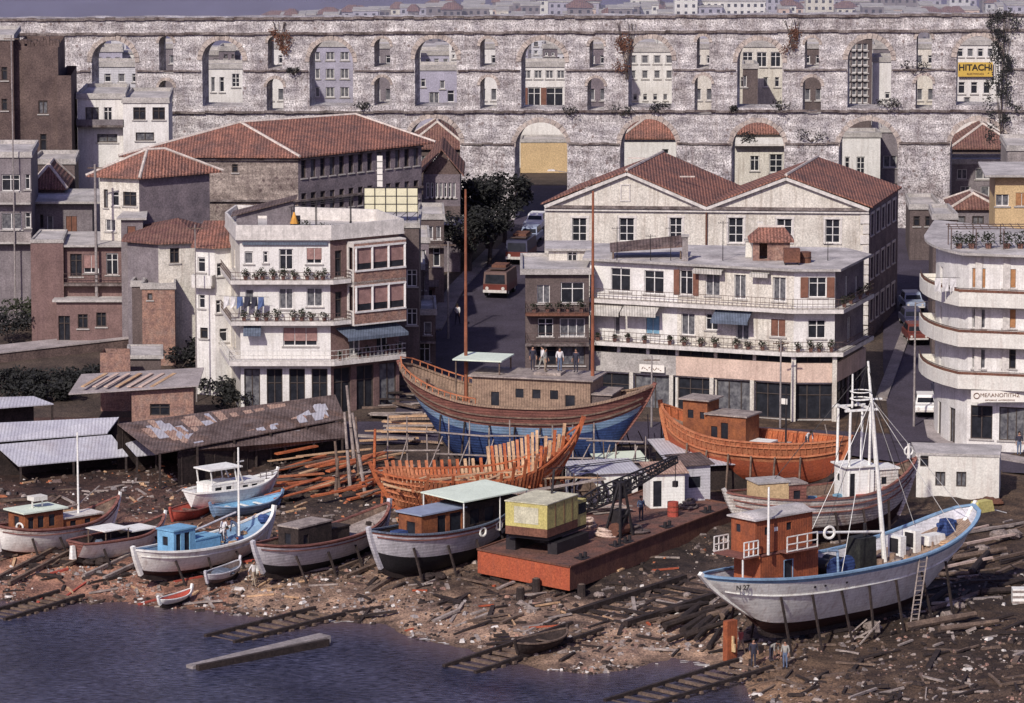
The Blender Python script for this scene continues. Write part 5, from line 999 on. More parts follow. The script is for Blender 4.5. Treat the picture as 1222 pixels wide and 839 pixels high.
for k, (px, lab) in enumerate([(1143, 'vine tub at the left corner of the top terrace'), (1158, 'low bush in a tub on the top terrace'), (1178, 'tall bush in a tub on the top terrace'), (1200, 'broad bush in a tub on the top terrace'), (1216, 'bush in a tub at the right end of the top terrace')]):
    t = thing('potted_plant', lab, 'potted plant', (xy(px, 361.5), 361.5, zr_[0] + .19)); q = MB(); q.tube((0, 0, 0), (0, 0, .35), .2, .28, 'tile2', 8); q.build('pot', t); f = MB(); leaves(f, (0, 0, .7), .6, 160, .1, 'leafg'); f.build('foliage', t)
t = thing('pergola', 'rusty iron pergola over the top terrace of the rounded apartment house', 'pergola', (xy(1178, 362), 362, zr_[0] + .19)); q = MB()
for x in (-2.8, -1, 1, 2.8):
    for y in (-1, 1.5): q.bar((x, y, 0), (x, y, 1.5), .07, .07, 'rail')
for y in (-1, .2, 1.5): q.bar((-3, y, 1.5), (3, y, 1.5), .06, .06, 'rail')
for x in range(-5, 6): q.bar((x * .56, -1.1, 1.55), (x * .56, 1.6, 1.55), .04, .04, 'wood')
q.build('frame', t)
t = thing('clothes_line', 'white washing on the corner balcony of the rounded apartment house', 'washing line', (xy(1124, 359), 359.5, zr_[1])); q = MB(); q.tube((-1, .3, 2), (1.3, 0, 2), .015, .015, 'iron', 4); q.build('line', t)
for k, x in enumerate((-.5, .05, .6)): q = MB(); q.addf([(x, .1, 1.98), (x + .42, .08, 1.98), (x + .44, .1, .9 + .1 * k), (x + .2, .16, 1.0), (x - .02, .1, .95)], [(0, 1, 2, 3, 4)], 'shirtw'); q.build('garment', t)
# houses behind the right apartment house
block('yellow washed upper house above the right terrace', 1185, 1260, 210, 300, 400, 'yellow', [(1188, 232, 1204, 246, 'curt'), (1212, 230, 1226, 246, 'shuto')], depth=7, roof=('flat', 0, .9))
block('tan rendered block at the right edge below the ivy', 1199, 1270, 180, 230, 425, 'conc', [], depth=8, trim=None)
block('low shaded house between the right street and the aqueduct', 1084, 1120, 250, 300, 428, 'dgrey', [(1090, 258, 1098, 270, 'win_d'), (1104, 258, 1112, 270, 'win_d')], depth=7)
hiphouse('dim house with a low roof left of the rounded apartment terrace', 1136, 1186, 250, 300, 408, 'grey', 1.0, 5, [(1142, 258, 1152, 270, 'curt_d'), (1160, 258, 1174, 270, 'curt_d')], tilem='tile2')
block('shadowed house behind the washing balcony', 1112, 1140, 262, 320, 392, 'dgrey', [(1116, 272, 1124, 284, 'win_d')], depth=6)
# lamps and poles
lamp(1092, 470, 9.5, 'tall street lamp arched over the right hand street', 1, 2.6, Y=368)
lamp(697, 300, 7.2, 'street lamp with a long arm against the ochre wall', -1, 2.6, Y=430)
def pole(px, pyb, pyt, label, Y=None, r=.09, m='conc', arms=1):
    g = G(px, pyb) if Y is None else on(xy(px, Y), Y); H = zy(pyt, g.y) - g.z; t = thing('utility_pole', label, 'pole', g); q = MB(); q.tube((0, 0, -.1), (0, 0, H), r, r * .7, m, 8); q.build('pole', t); q = MB()
    for k in range(arms): q.bar((-.6, 0, H - .3 - .5 * k), (.6, 0, H - .3 - .5 * k), .08, .08, 'wood')
    q.build('crossarm', t)
pole(535, 405, 288, 'pale utility pole beside the left pavement'); pole(116, 288, 196, 'slim pale pole in front of the cream hipped house', Y=397, r=.14); pole(19, 240, 42, 'thin pole standing against the brown stone house', Y=403, r=.07); pole(234, 430, 268, 'white pole beside the narrow white house', Y=377, r=.06)
shrub_fill = [(215, 440), (240, 425), (262, 455), (268, 478), (280, 492), (100, 468)]
pole(932, 500, 405, 'white pole in front of the corner shopfront', Y=368, r=.08); pole(483, 440, 330, 'leaning grey pole by the kiosks', Y=385, r=.07)
pole(778, 470, 425, 'short pipe pole before the shopfront behind the blue ship', Y=368, r=.08)
# ================================================================== vegetation left
sg_ = [(20, 350), (45, 368), (10, 380), (30, 395), (62, 400), (12, 410), (50, 385), (5, 340), (35, 330), (64, 372)]
for k, (px, py) in enumerate(sg_): shrub(px, py, 'dark bush in the thicket above the left path', 3.2, 2.6, 'leaf' if k % 3 else 'leafg', 700, group='bushes above the left path', name='bush', cat='bush', size=.16)
for k, (px, py) in enumerate([(8, 466), (28, 462), (48, 466), (70, 462), (90, 464), (108, 458), (20, 478), (60, 480), (84, 476), (250, 470), (272, 462)]): shrub(px, py, 'dark bush below the path wall', 2.8, 1.3, 'leaf', 600, group='bushes below the left path', name='bush', cat='bush', size=.16)
for k, (px, py) in enumerate(shrub_fill): shrub(px, py, 'dark scrub between the left houses and the sheds', 2.8, 1.6, 'leaf', 520, group='scrub between the houses and the sheds', name='bush', cat='bush', size=.16)
for px, py, hh, w_, lab in [(232, 290, 5.5, 5.5, 'dark purple tree against the large stone wall'), (262, 285, 4.6, 4.6, 'dark tree at the foot of the rough stone wall'), (105, 215, 4, 3.6, 'dark tree below the modern white house'), (138, 208, 4.2, 4, 'dark tree in the yard under the white wing'), (980, 492, 3.6, 3.0, 'leafy tree in front of the corner shopfront'), (958, 496, 2.6, 2.4, 'small tree left of the leafy shopfront tree'), (1112, 250, 3.2, 2.6, 'dark tree at the top of the right street')]: tree(px, py, lab, hh, w_, 'leaf', 2000)
# ================================================================== boats
VR = [0, .05, .12, .22, .34, .46, .58, .7, .8, .88, .94, 1.0]
class Boat:
    def __init__(s, name, label, a, za, b, zb, z0, B, D, bands, drop=.55, na=2.4, nb=2.2, rka=.12, rkb=.22, transom=0, deckm='tan2', cat='boat', gun='bgun', inner=None, kr=.12, solid=True, cap=(.2, .1), N=30, group=None, ma=.7, mb_=.8, keelm='dwood', stemh=.3, sec=.45, stemm=None, kra=.3, krb=.38):
        pa, pb = PZ(a[0], a[1], za), PZ(b[0], b[1], zb); s.L = math.hypot(pb.x - pa.x, pb.y - pa.y); s.rz = math.atan2(pb.y - pa.y, pb.x - pa.x); s.z0 = z0; s.B = B; s.D = D
        s.sa = za - z0 - D; s.sb = zb - z0 - D; s.na, s.nb, s.ma, s.mb = na, nb, ma, mb_; s.sec = sec; s.kra, s.krb = kra, krb; s.rka, s.rkb, s.tr, s.kr, s.drop = rka, rkb, transom, kr, drop
        s.c = V(((pa.x + pb.x) / 2, (pa.y + pb.y) / 2, z0)); s.root = thing(name, label, cat, s.c, s.rz, group); s.N = N
        if solid:
            h_ = MB(); S = [i / N for i in range(N + 1)]
            for side in (-1, 1):
                for i in range(N):
                    for j in range(len(VR) - 1):
                        m = bands[-1][1]
                        for v, mm in bands:
                            if VR[j + 1] <= v + 1e-6: m = mm; break
                        q = [s.pt(S[i], VR[j], side), s.pt(S[i + 1], VR[j], side), s.pt(S[i + 1], VR[j + 1], side), s.pt(S[i], VR[j + 1], side)]
                        h_.poly(q if side < 0 else q[::-1], m)
                    im = inner or bands[-1][1]; q = [s.inn(S[i], 0, side), s.inn(S[i + 1], 0, side), s.inn(S[i + 1], 1, side), s.inn(S[i], 1, side)]; h_.poly(q[::-1] if side < 0 else q, im)
            if transom:
                for j in range(len(VR) - 1):
                    m = bands[-1][1]
                    for v, mm in bands:
                        if VR[j + 1] <= v + 1e-6: m = mm; break
                    h_.poly([s.pt(0, VR[j], 1), s.pt(0, VR[j], -1), s.pt(0, VR[j + 1], -1), s.pt(0, VR[j + 1], 1)], m if transom is True or not isinstance(transom, tuple) else transom[1])
            h_.build('hull', s.root)
            d = MB()
            for i in range(N):
                q = [s.inn(S[i], 0, -1), s.inn(S[i + 1], 0, -1), s.inn(S[i + 1], 0, 1), s.inn(S[i], 0, 1)]; d.poly(q, deckm)
            d.build('deck', s.root)
        g = MB(); n = N
        for side in (-1, 1):
            P = [s.pt(i / n, 1, side) + V((0, -side * .03, cap[1] / 2)) for i in range(n + 1)]
            for a_, b_ in zip(P, P[1:]):
                if (b_ - a_).length > .02: g.bar(a_, b_ + (b_ - a_) * .04, cap[0], cap[1], gun)
        if transom: g.bar(s.pt(0, 1, -1) + V((.03, 0, cap[1] / 2)), s.pt(0, 1, 1) + V((.03, 0, cap[1] / 2)), cap[0], cap[1], gun)
        g.build('gunwale', s.root)
        k = MB(); w = .16 if s.L < 12 else .26
        P = [s.pt(i / 16, 0, 1) * 1 for i in range(17)]
        for a_, b_ in zip(P, P[1:]): k.bar(a_ + V((0, 0, -.08)), b_ + V((0, 0, -.08)), w, .3, keelm)
        k.build('keel', s.root)
        for e, ex in ((0, -1), (1, 1)):
            if e == 0 and transom: continue
            q = MB(); P = [s.pt(e, v, 1) for v in (0, .2, .4, .6, .8, 1.0)]; P = [V((p.x + ex * .05, 0, p.z)) for p in P]; P.append(P[-1] + (P[-1] - P[-2]).normalized() * stemh)
            for a_, b_ in zip(P, P[1:]): q.bar(a_, b_, w, w, stemm or (bands[1][1] if len(bands) > 1 else bands[-1][1]))
            q.build('stem_post', s.root)
    def f(s, t):
        u = abs(2 * t - 1)
        if t < .5:
            base = (max(0, 1 - u ** s.na)) ** s.ma; tr = s.tr[0] if isinstance(s.tr, tuple) else s.tr
            return base * (1 - tr) + tr * (1 - .15 * u) if tr else base
        return (max(0, 1 - u ** s.nb)) ** s.mb
    def sheer(s, t):
        u = abs(2 * t - 1); return s.D + (s.sa if t < .5 else s.sb) * u ** 2.6
    def pt(s, t, v, side):
        u = abs(2 * t - 1); rk = s.rka if t < .5 else s.rkb; x = (t - .5) * s.L * (1 - rk * (1 - v) ** 1.25 * u ** 2)
        kz = (s.kra if t < .5 else s.krb) * s.D * u ** 3.2; sh = s.sheer(t); e = s.sec + (.92 - s.sec) * u ** 2
        return V((x, side * s.f(t) * s.B / 2 * v ** e, kz + v * (sh - kz)))
    def inn(s, t, k, side):
        kz = (s.kra if t < .5 else s.krb) * s.D * abs(2 * t - 1) ** 3.2; sh = s.sheer(t); z = sh - .01 if k else sh - s.drop; v = (z - kz) / (sh - kz); p = s.pt(t, v, side)
        y = max(0, abs(p.y) - .1); return V((p.x, side * y, z))
    def dz(s, t): return s.sheer(t) - s.drop
    def X(s, t): return (t - .5) * s.L
    def world(s, p): c, q = math.cos(s.rz), math.sin(s.rz); return V((s.c.x + p[0] * c - p[1] * q, s.c.y + p[0] * q + p[1] * c, s.c.z + p[2]))
    def stripe(s, v, r, m, name='rub_rail', t0=.02, t1=.98, off=.03):
        n = 26
        for side in (-1, 1):
            g = MB(); P = []
            for i in range(n + 1): p = s.pt(t0 + (t1 - t0) * i / n, v, side); p.y += side * off; P.append(p)
            for a_, b_ in zip(P, P[1:]): g.bar(a_, b_ + (b_ - a_) * .03, r, r, m)
            g.build(name, s.root)
    def props(s, label, n=5, m='dwood'):
        t = thing('boat_cradle', label, 'cradle', s.c, s.rz); q = MB()
        gz = lambda x, y: (lambda w: hz(w.x, w.y) - s.c.z)(s.world((x, y, 0)))
        for i in range(n):
            x = (i / (n - 1) - .5) * s.L * .62; b = min(gz(x, 0), -.3) - .2; e = MB(); e.bx(x - .2, x + .2, -.5, .5, b, -.235, m); e.build('keel_block', t)
        for i in range(n):
            x = (i / (n - 1) - .5) * s.L * .6
            for side in (-1, 1):
                p = s.pt(.5 + x / s.L, .72, side); y = p.y + side * .05; e = MB(); yb = y + side * .8; e.bar((x + rnd.uniform(-.3, .3), yb, gz(x, yb) - .2), (x, y, p.z - .05), .12, .12, m); e.build('prop', t)
        return t
    def cabin(s, x0, x1, w, z0, hh, m, rm, near=(), left=(), ov=.15, name='cabin', yc=0, back=(), rt=.1, winm='glass', fr=None, camber=.0):
        c = MB(); y0, y1 = yc - w / 2, yc + w / 2; L = x1 - x0
        def hol(l): return [(u - a / 2, u + a / 2, z0 + z, z0 + z + b) for u, z, a, b in l]
        wall(c, (x0, y0), (x1, y0), z0, z0 + hh, hol(near), m, .08); wall(c, (x1, y0), (x1, y1), z0, z0 + hh, hol(back), m, .08); wall(c, (x1, y1), (x0, y1), z0, z0 + hh, hol(near), m, .08); wall(c, (x0, y1), (x0, y0), z0, z0 + hh, hol(left), m, .08)
        co = c.build(name, s.root)
        r = MB(); r.hexa([(x0 - ov, y0 - ov, z0 + hh), (x1 + ov, y0 - ov, z0 + hh), (x1 + ov, y1 + ov, z0 + hh), (x0 - ov, y1 + ov, z0 + hh), (x0 - ov, y0 - ov, z0 + hh + rt), (x1 + ov, y0 - ov, z0 + hh + rt), (x1 + ov, y1 + ov, z0 + hh + rt), (x0 - ov, y1 + ov, z0 + hh + rt)], rm)
        if camber: r.hexa([(x0, y0 + .1, z0 + hh + rt), (x1, y0 + .1, z0 + hh + rt), (x1, y1 - .1, z0 + hh + rt), (x0, y1 - .1, z0 + hh + rt), (x0, yc - .3, z0 + hh + rt + camber), (x1, yc - .3, z0 + hh + rt + camber), (x1, yc + .3, z0 + hh + rt + camber), (x0, yc + .3, z0 + hh + rt + camber)], rm)
        r.build('cabin_roof', co)
        for u, z, a, b in near:
            g = MB(); g.poly([(x0 + u - a / 2, y0 + .07, z0 + z), (x0 + u + a / 2, y0 + .07, z0 + z), (x0 + u + a / 2, y0 + .07, z0 + z + b), (x0 + u - a / 2, y0 + .07, z0 + z + b)], winm)
            if fr:
                for aa, bb_ in (((-a / 2, z), (-a / 2, z + b)), ((a / 2, z), (a / 2, z + b)), ((-a / 2, z), (a / 2, z)), ((-a / 2, z + b), (a / 2, z + b))): g.bar((x0 + u + aa[0], y0 - .01, z0 + aa[1]), (x0 + u + bb_[0], y0 - .01, z0 + bb_[1]), .06, .04, fr)
            g.build('window', co)
        for u, z, a, b in left: g = MB(); g.poly([(x0 + .07, y1 - u - a / 2, z0 + z), (x0 + .07, y1 - u + a / 2, z0 + z), (x0 + .07, y1 - u + a / 2, z0 + z + b), (x0 + .07, y1 - u - a / 2, z0 + z + b)], winm); g.build('window', co)
        return co
    def mast(s, x, y, z0, z1, r0, r1, m, name='mast', lean=(0, 0)): q = MB(); q.tube((x, y, z0), (x + lean[0], y + lean[1], z1), r0, r1, m, 8); return q.build(name, s.root)
    def line(s, a, b, r=.02, m='iron', name='rigging'): q = MB(); q.tube(a, b, r, r, m, 4); return q.build(name, s.root)
    def buoy(s, t, v, side=-1, R_=.28, m='bwhite'): p = s.pt(t, v, side); q = MB(); q.torus((p.x, p.y + side * .1, p.z), R_, .08, (0, 1, 0), m); return q.build('lifebuoy', s.root)
def zat(px, py, ref): """height of a pixel on plane through ref.y""" ; return PY(px, py, ref).z
def xon(bt, px, py=500):
    """pixel column -> local x on the boat's long vertical plane"""
    a = bt.world((-bt.L / 2, 0, 0)); b = bt.world((bt.L / 2, 0, 0)); return onwall((a.x, a.y), (b.x, b.y), px, py)[0] - bt.L / 2
def zon(bt, px, py):
    a = bt.world((-bt.L / 2, 0, 0)); b = bt.world((bt.L / 2, 0, 0)); return onwall((a.x, a.y), (b.x, b.y), px, py)[1] - bt.z0
def clutter(bt, n, t0, t1, mats, size=.35, seed=1, name='gear', wy=.5):
    r_ = random.Random(seed)
    for i in range(n):
        t = r_.uniform(t0, t1); m = r_.choice(mats); x = bt.X(t); y = r_.uniform(-1, 1) * bt.f(t) * bt.B / 2 * wy; z = bt.dz(t); q = MB(); k = r_.random(); sz = size * r_.uniform(.5, 1.3)
        if k < .4: q.box((x, y, z + sz * .35), (sz * 1.4, sz, sz * .7), m, r_.uniform(0, 3), .85); nm = 'crate'
        elif k < .7: q.torus((x, y, z + sz * .18), sz * .55, sz * .16, (0, 0, 1), m, 12, 5); q.torus((x, y, z + sz * .42), sz * .45, sz * .14, (0, 0, 1), m, 12, 5); nm = 'rope_coil'
        elif k < .85: q.tube((x, y, z), (x, y, z + sz), sz * .4, sz * .4, m, 10); nm = 'drum'
        else: q.ball((x, y, z + sz * .3), sz * .6, m, .55, 6, .15); nm = 'net_heap'
        q.build(nm, bt.root)
# ---- A: the big blue ship -------------------------------------------------
A_ = Boat('wooden_ship', 'large blue hulled wooden ship with tan deckhouse and two brown masts', (478, 434), 9.9, (779, 461), 9.1, 2.9, 6.6, 4.7, [(.58, 'bmid'), (.75, 'blite'), (1, 'bulw')], .75, 3.6, 2.6, .34, .3, kra=.5, krb=.4, deckm='tan2', gun='tan', cap=(.3, .14), inner='tan', N=40, ma=.52, mb_=.7, stemm='bulw')
A_.stripe(.76, .12, 'wood'); A_.stripe(.86, .1, 'wood'); A_.props('dark timber props holding up the blue ship', 7)
dz = A_.dz(.5) - .1; x0, x1 = xon(A_, 572), xon(A_, 712)
A_.cabin(x0, x1, 3.6, dz - .1, 2.9, 'tan', 'gwood', [(xon(A_, px) - x0, 1.5, .6, .65) for px in (628, 648, 669)] + [((xon(A_, 599) - x0), .15, .6, 1.7), ((xon(A_, 688) - x0), .15, .7, 1.7)], ov=.25)
x2, x3 = xon(A_, 690), xon(A_, 735); A_.cabin(x1 + .02, x3, 3.0, dz + .1, 1.7, 'dgrey', 'gwood', [(1.0, .5, .7, .7)], ov=.15, name='deck_box')
xc0, xc1 = xon(A_, 548), xon(A_, 606); q = MB(); q.bx(xc0, xc1, -1.7, 1.7, dz + 3.85, dz + 3.95, 'mint'); cn = q.build('canopy', A_.root)
for x in (xc0 + .2, xc1 - .2):
    for y in (-1.5, 1.5): MB().bar((x, y, dz), (x, y, dz + 3.85), .09, .09, 'wood').build('canopy_post', A_.root)
for px, pyt, lab in ((556, 226, ''), (707, 228, '')): x = xon(A_, px); A_.mast(x, 0, dz - .5, zon(A_, px, pyt), .15, .08, 'mast', lean=(.0, 0))
q = MB(); n = 12
for side in (-1, 1):
    P = [A_.pt(t / 40, 1, side) + V((0, 0, .5)) for t in range(0, 15)]
    for a_, b_ in zip(P, P[1:]): q.bar(a_, b_, .1, .08, 'lwood')
    for i in range(0, 15, 1): p = A_.pt(i / 40, 1, side); q.bar(p, p + V((0, 0, .5)), .06, .06, 'lwood')
q.build('stern_rail', A_.root)
q = MB(); q.bx(xon(A_, 640), xon(A_, 672), -.7, .7, dz + 2.91, dz + 3.1, 'gwood'); q.build('hatch', A_.root)
clutter(A_, 14, .06, .24, ['pwood', 'tan', 'wood'], .5, 2)
# ladder-like white steps by the stern of ship
g = PY(621, 440, 358); t = thing('pallet_stack', 'stack of white painted boards standing on the deck beside the blue ship cabin', 'stack', A_.world((xon(A_, 621), 1.9, dz)), A_.rz); q = MB()
for k in range(6): q.bx(-.75 + .05 * (k % 2), .75, -.3, .3, k * .42, k * .42 + .22, 'lime'); q.bx(-.6, -.4, -.25, .25, k * .42 + .224, k * .42 + .416, 'dwood'); q.bx(.4, .6, -.25, .25, k * .42 + .224, k * .42 + .416, 'dwood')
q.build('boards', t)
# scaffolding around it
sc_ = thing('scaffolding', 'rickety pole scaffolding along the side of the blue ship', 'scaffolding', A_.c, A_.rz); ys_ = -A_.B / 2 - .7
for i in range(13):
    x = (i / 12 - .5) * A_.L * .98; w = A_.world((x, ys_, 0)); zb = hz(w.x, w.y) - A_.z0; q = MB(); q.tube((x, ys_, zb - .2), (x + rnd.uniform(-.1, .1), ys_, rnd.uniform(2.8, 4.4)), .06, .05, 'gwood', 6); q.build('upright', sc_)
for zz_ in (1.5, 2.9):
    q = MB()
    for i in range(5): xa = (i / 5 - .5) * A_.L; q.bar((xa, ys_ - .12, zz_ + rnd.uniform(-.15, .15)), (xa + A_.L / 5 + .4, ys_ - .12, zz_ + rnd.uniform(-.15, .15)), .3, .06, 'gwood')
    q.build('plank_run', sc_)
for i in range(9): x = (i / 8 - .5) * A_.L * .9; q = MB(); q.tube((x, ys_ - 1.2, -1), (x + rnd.uniform(.6, 1.6), ys_ + .1, 2.6), .05, .04, 'gwood', 6); q.build('brace', sc_)
# ---- B: ribbed hull under construction --------------------------------------
B_ = Boat('unfinished_hull', 'bare orange ribs of a wooden hull under construction in the yard', (446, 562), 5.5, (692, 508), 8.0, 2.3, 5.6, 2.6, [(1, 'owood')], .6, 2.4, 2.3, .2, .35, solid=False, gun='owood', cap=(.16, .12), keelm='owood', stemh=.7, ma=.6, mb_=.8)
nr = 48
for i in range(nr):
    t = .035 + .93 * i / (nr - 1); top = 1.0 + (.14 if i % 2 else .0) + (.35 if i > 28 and i < 42 else 0) * (.6 if i % 2 else 1)
    for side in (-1, 1):
        P = []
        for k in range(9):
            v = k / 8 * 1.0; p = B_.pt(t, v, side); P.append(V((B_.X(t) * (.97 if abs(t - .5) < .3 else .93) + (p.x - B_.X(t)) * .6, p.y, p.z)))
        if side == 1 or i % 3 == 0: P.append(P[-1] + (P[-1] - P[-2]).normalized() * (top - 1) * 3.5 + V((0, 0, .12)))
        q = MB()
        for a_, b_ in zip(P, P[1:]): q.bar(a_, b_ + (b_ - a_) * .04, .19, .16, 'pwood' if (side == 1 and i % 3 and i > 20) else ('lwood' if i % 4 == 0 or t < .3 else 'owood'))
        q.build('rib', B_.root)
for v, m_ in ((.3, 'lwood'), (.5, 'lwood'), (.68, 'pwood'), (.84, 'lwood')): B_.stripe(v, .14, m_, 'stringer', off=-.12)
q = MB()
for i in range(14): x = (i / 13 - .5) * B_.L * .8; w_ = B_.f(.5 + x / B_.L) * B_.B / 2 * .9; q.bar((x, -w_, 2.0), (x, w_, 2.0), .14, .14, 'lwood')
q.build('deck_beams', B_.root)
q = MB(); r_ = random.Random(5)
for i in range(16): x = r_.uniform(-.42, .3) * B_.L; q.bar((x, r_.uniform(-1.5, 1.5), 2.1 + .05 * i % .4), (x + r_.uniform(2, 5), r_.uniform(-1.8, 1.8), 2.15 + .05 * i % .4), .28, .06, 'pwood')
q.build('loose_planks', B_.root)
B_.props('props under the unfinished ribbed hull', 6, 'wood')
t = thing('plank_walkway', 'long plank walkway slung along the near side of the unfinished hull', 'walkway', B_.c, B_.rz); q = MB(); q.bar((-B_.L * .3, -3.6, 1.2), (B_.L * .56, -3.5, 2.6), .5, .09, 'gwood'); q.build('plank', t)
for i in range(8): x = (-.28 + .8 * i / 7) * B_.L; q = MB(); q.tube((x, -3.75, -1.0), (x, -3.6, 1.35 + .2 * i + rnd.uniform(0, .8)), .05, .04, 'wood', 6); q.build('trestle_leg', t)
# ---- C: orange primed boat ---------------------------------------------------
C_ = Boat('fishing_boat', 'orange primed wooden fishing boat with two varnished deckhouses', (789, 482), 7.6, (1014, 524), 6.3, 2.6, 5.4, 3.3, [(.68, 'redlead'), (.94, 'lwood'), (1, 'lwood')], .7, 2.3, 2.3, .14, .14, deckm='tan2', gun='lwood', inner='owood', ma=.7, mb_=.7, N=36)
C_.stripe(.7, .12, 'lwood'); C_.stripe(.9, .08, 'lwood'); C_.props('props under the orange primed boat', 6, 'wood')
q = MB()
for i in range(34):
    t = .03 + .94 * i / 33
    for side in (-1, 1): p = C_.inn(t, 0, side); p2 = C_.inn(t, 1, side); p.y -= side * .06; p2.y -= side * .06; q.bar(p, p2, .1, .1, 'owood'); a_ = C_.pt(t, .75, side); b_ = C_.pt(t, 1, side); a_.y += side * .04; b_.y += side * .04; q.bar(a_, b_, .09, .05, 'lwood')
q.build('stanchions', C_.root)
dz = C_.dz(.3); x0, x1 = xon(C_, 822), xon(C_, 851); C_.cabin(x0, x1, 1.9, dz - .1, 3.0, 'varn', 'gwood', [(.6, 1.7, .45, .6), (1.5, 1.7, .35, .5)], [(.9, 1.6, .5, .6)], ov=.25, name='wheelhouse')
x2 = xon(C_, 898); C_.cabin(x1 + .02, x2, 2.2, dz - .3, 2.3, 'varn', 'gwood', [(.6, .7, .5, .8), (1.4, .2, .55, 1.6)], ov=.15); C_.cabin(xon(C_, 895), xon(C_, 920), 1.6, dz - .45, .6, 'bcream', 'bwhite', (), ov=.12, name='hatch')
C_.mast(xon(C_, 938), 0, dz - .6, dz + 4.2, .08, .06, 'iron'); q = MB(); xx = xon(C_, 938); q.bx(xx - .35, xx + .1, -.05, .02, dz + 3.0, dz + 3.4, 'signw'); q.build('flag_board', C_.root); clutter(C_, 18, .55, .9, ['gwood', 'brust_shade', 'dgrey', 'bred'], .45, 3)
# ---- D: worn white boat ---------------------------------------------------------
D_ = Boat('fishing_boat', 'worn white fishing boat with rust streaks, ochre deck box and a white mast gantry', (866, 588), 5.5, (1094, 546), 7.0, 2.0, 5.2, 3.05, [(.34, 'antif'), (.94, 'bcream'), (1, 'bcream')], .65, 2.2, 2.3, .2, .2, deckm='tan2', gun='bulw', inner='wood', N=34)
D_.stripe(.7, .09, 'bulw'); D_.stripe(.86, .08, 'bulw'); dz = D_.dz(.4); x0, x1 = xon(D_, 899), xon(D_, 935); D_.cabin(x0, x1, 2.0, dz, 1.7, 'yellow', 'slab', (), ov=.08, name='deck_box'); D_.cabin(x1 + .02, x1 + 1.3, 1.9, dz, 1.5, 'bulw', 'gwood', [(.6, .5, .5, .6)], ov=.08)
x0, x1 = xon(D_, 1004), xon(D_, 1036); D_.cabin(x0, x1, 2.1, dz + .1, 2.3, 'bwhite', 'bwhite', [(.35, .1, .5, 1.8)], [(.6, 1.2, .5, .5)], ov=.2, name='wheelhouse'); x2 = xon(D_, 1066); D_.cabin(x1 + .02, x2, 1.8, dz + .1, 2.0, 'bcream', 'bwhite', [(.8, 1.0, .4, .5)], ov=.1)
# gantry
gx0, gx1, gx2 = xon(D_, 1006), xon(D_, 1030), xon(D_, 1040); zt_ = zon(D_, 1015, 487); q = MB()
for x, y in ((gx0, -1), (gx1, -1), (gx0, 1), (gx1 + .3, 1)): q.tube((x, y, dz), (x + .1, y, zt_), .1, .09, 'bwhite', 8)
q.bar((gx0 - .3, -1, zt_), (gx1 + .6, -1, zt_), .16, .14, 'bwhite'); q.bar((gx0 - .3, 1, zt_), (gx1 + .6, 1, zt_), .16, .14, 'bwhite'); q.bar((gx0, -1, zt_ + .1), (gx0, 1, zt_ + .1), .14, .14, 'bwhite'); q.bar((gx1, -1, zt_ + .1), (gx1, 1, zt_ + .1), .14, .14, 'bwhite')
q.torus((gx1 - .2, 0, zt_ + 1.1), .7, .04, (0, 0, 1), 'bwhite'); q.torus((gx1 - .2, 0, zt_ + .6), .7, .04, (0, 0, 1), 'bwhite'); q.tube((gx1 - .8, 0, zt_), (gx1 - .8, 0, zt_ + 2.3), .08, .06, 'bwhite', 6); q.build('gantry', D_.root)
D_.mast(xon(D_, 1052), .3, dz, zon(D_, 1036, 432), .17, .08, 'bwhite', lean=(-.9, 0)); xm_ = xon(D_, 1038); zt2 = zon(D_, 1036, 432); q = MB(); q.bar((xm_ - 1.0, .3, zt2 - 2.6), (xm_ + 1.0, .3, zt2 - 2.6), .18, .1, 'bwhite'); q.build('crosstree', D_.root)
for x_, y_ in ((-D_.L * .05, -2), (D_.L * .42, -1), (D_.L * .42, 1), (D_.L * .2, 2.2), (-D_.L * .3, 0)): D_.line((xm_ - .1, .3, zt2 - .3), (x_, y_, 3.4), .025, 'iron')
clutter(D_, 28, .2, .85, ['dgrey', 'brust_shade', 'bred', 'gwood', 'blue_shut'], .5, 4)
D_.props('props under the worn white boat', 5)
q = MB(); p = D_.pt(1, 1, 1); q.tube((p.x - .6, 0, p.z), (p.x - .6, 0, p.z + 1.0), .12, .1, 'bwhite', 8); q.torus((p.x - .6, 0, p.z + .5), .3, .06, (0, 1, 0), 'bwhite'); q.build('anchor_post', D_.root)
# ---- E: the white trawler ---------------------------------------------------------
E_ = Boat('trawler', 'white trawler with pale blue gunwale and orange brown wheelhouse hauled out at right', (839, 688), 6.0, (1162, 603), 7.3, 1.35, 5.8, 3.95, [(.3, 'antif'), (.94, 'bwhite'), (1, 'bgun')], .7, 2.5, 3.4, .42, .42, sec=.62, kra=.3, krb=.5, deckm='tan2', gun='bgun', inner='bgrey', cap=(.26, .12), N=44, ma=.65, mb_=.55)
E_.stripe(.72, .07, 'bwhite'); dz = E_.dz(.2) 
xa, xb, xc_ = xon(E_, 893), xon(E_, 930), xon(E_, 962)
E_.cabin(xa, xc_, 2.3, dz - .1, 2.2, 'wheel', 'bulw', [(2.4, .5, .75, 1.2)], (), ov=.05, name='deckhouse', fr='bgun')
zt_ = dz + 2.25; xw0, xw1 = xon(E_, 888), xon(E_, 956)
E_.cabin(xw0, xw1, 2.1, zt_, 2.1, 'wheel', 'roofgrey', [(1.0, 1.1, .4, .5), (2.9, 1.15, .45, .5)], [(.6, 1.2, .4, .5)], ov=.2, name='wheelhouse', camber=.25); q = MB(); q.bx(xw0 + 1.6, xw0 + 1.9, -1.08, -1.054, zt_ + 1.25, zt_ + 1.5, 'signw'); q.build('name_plate', E_.root)
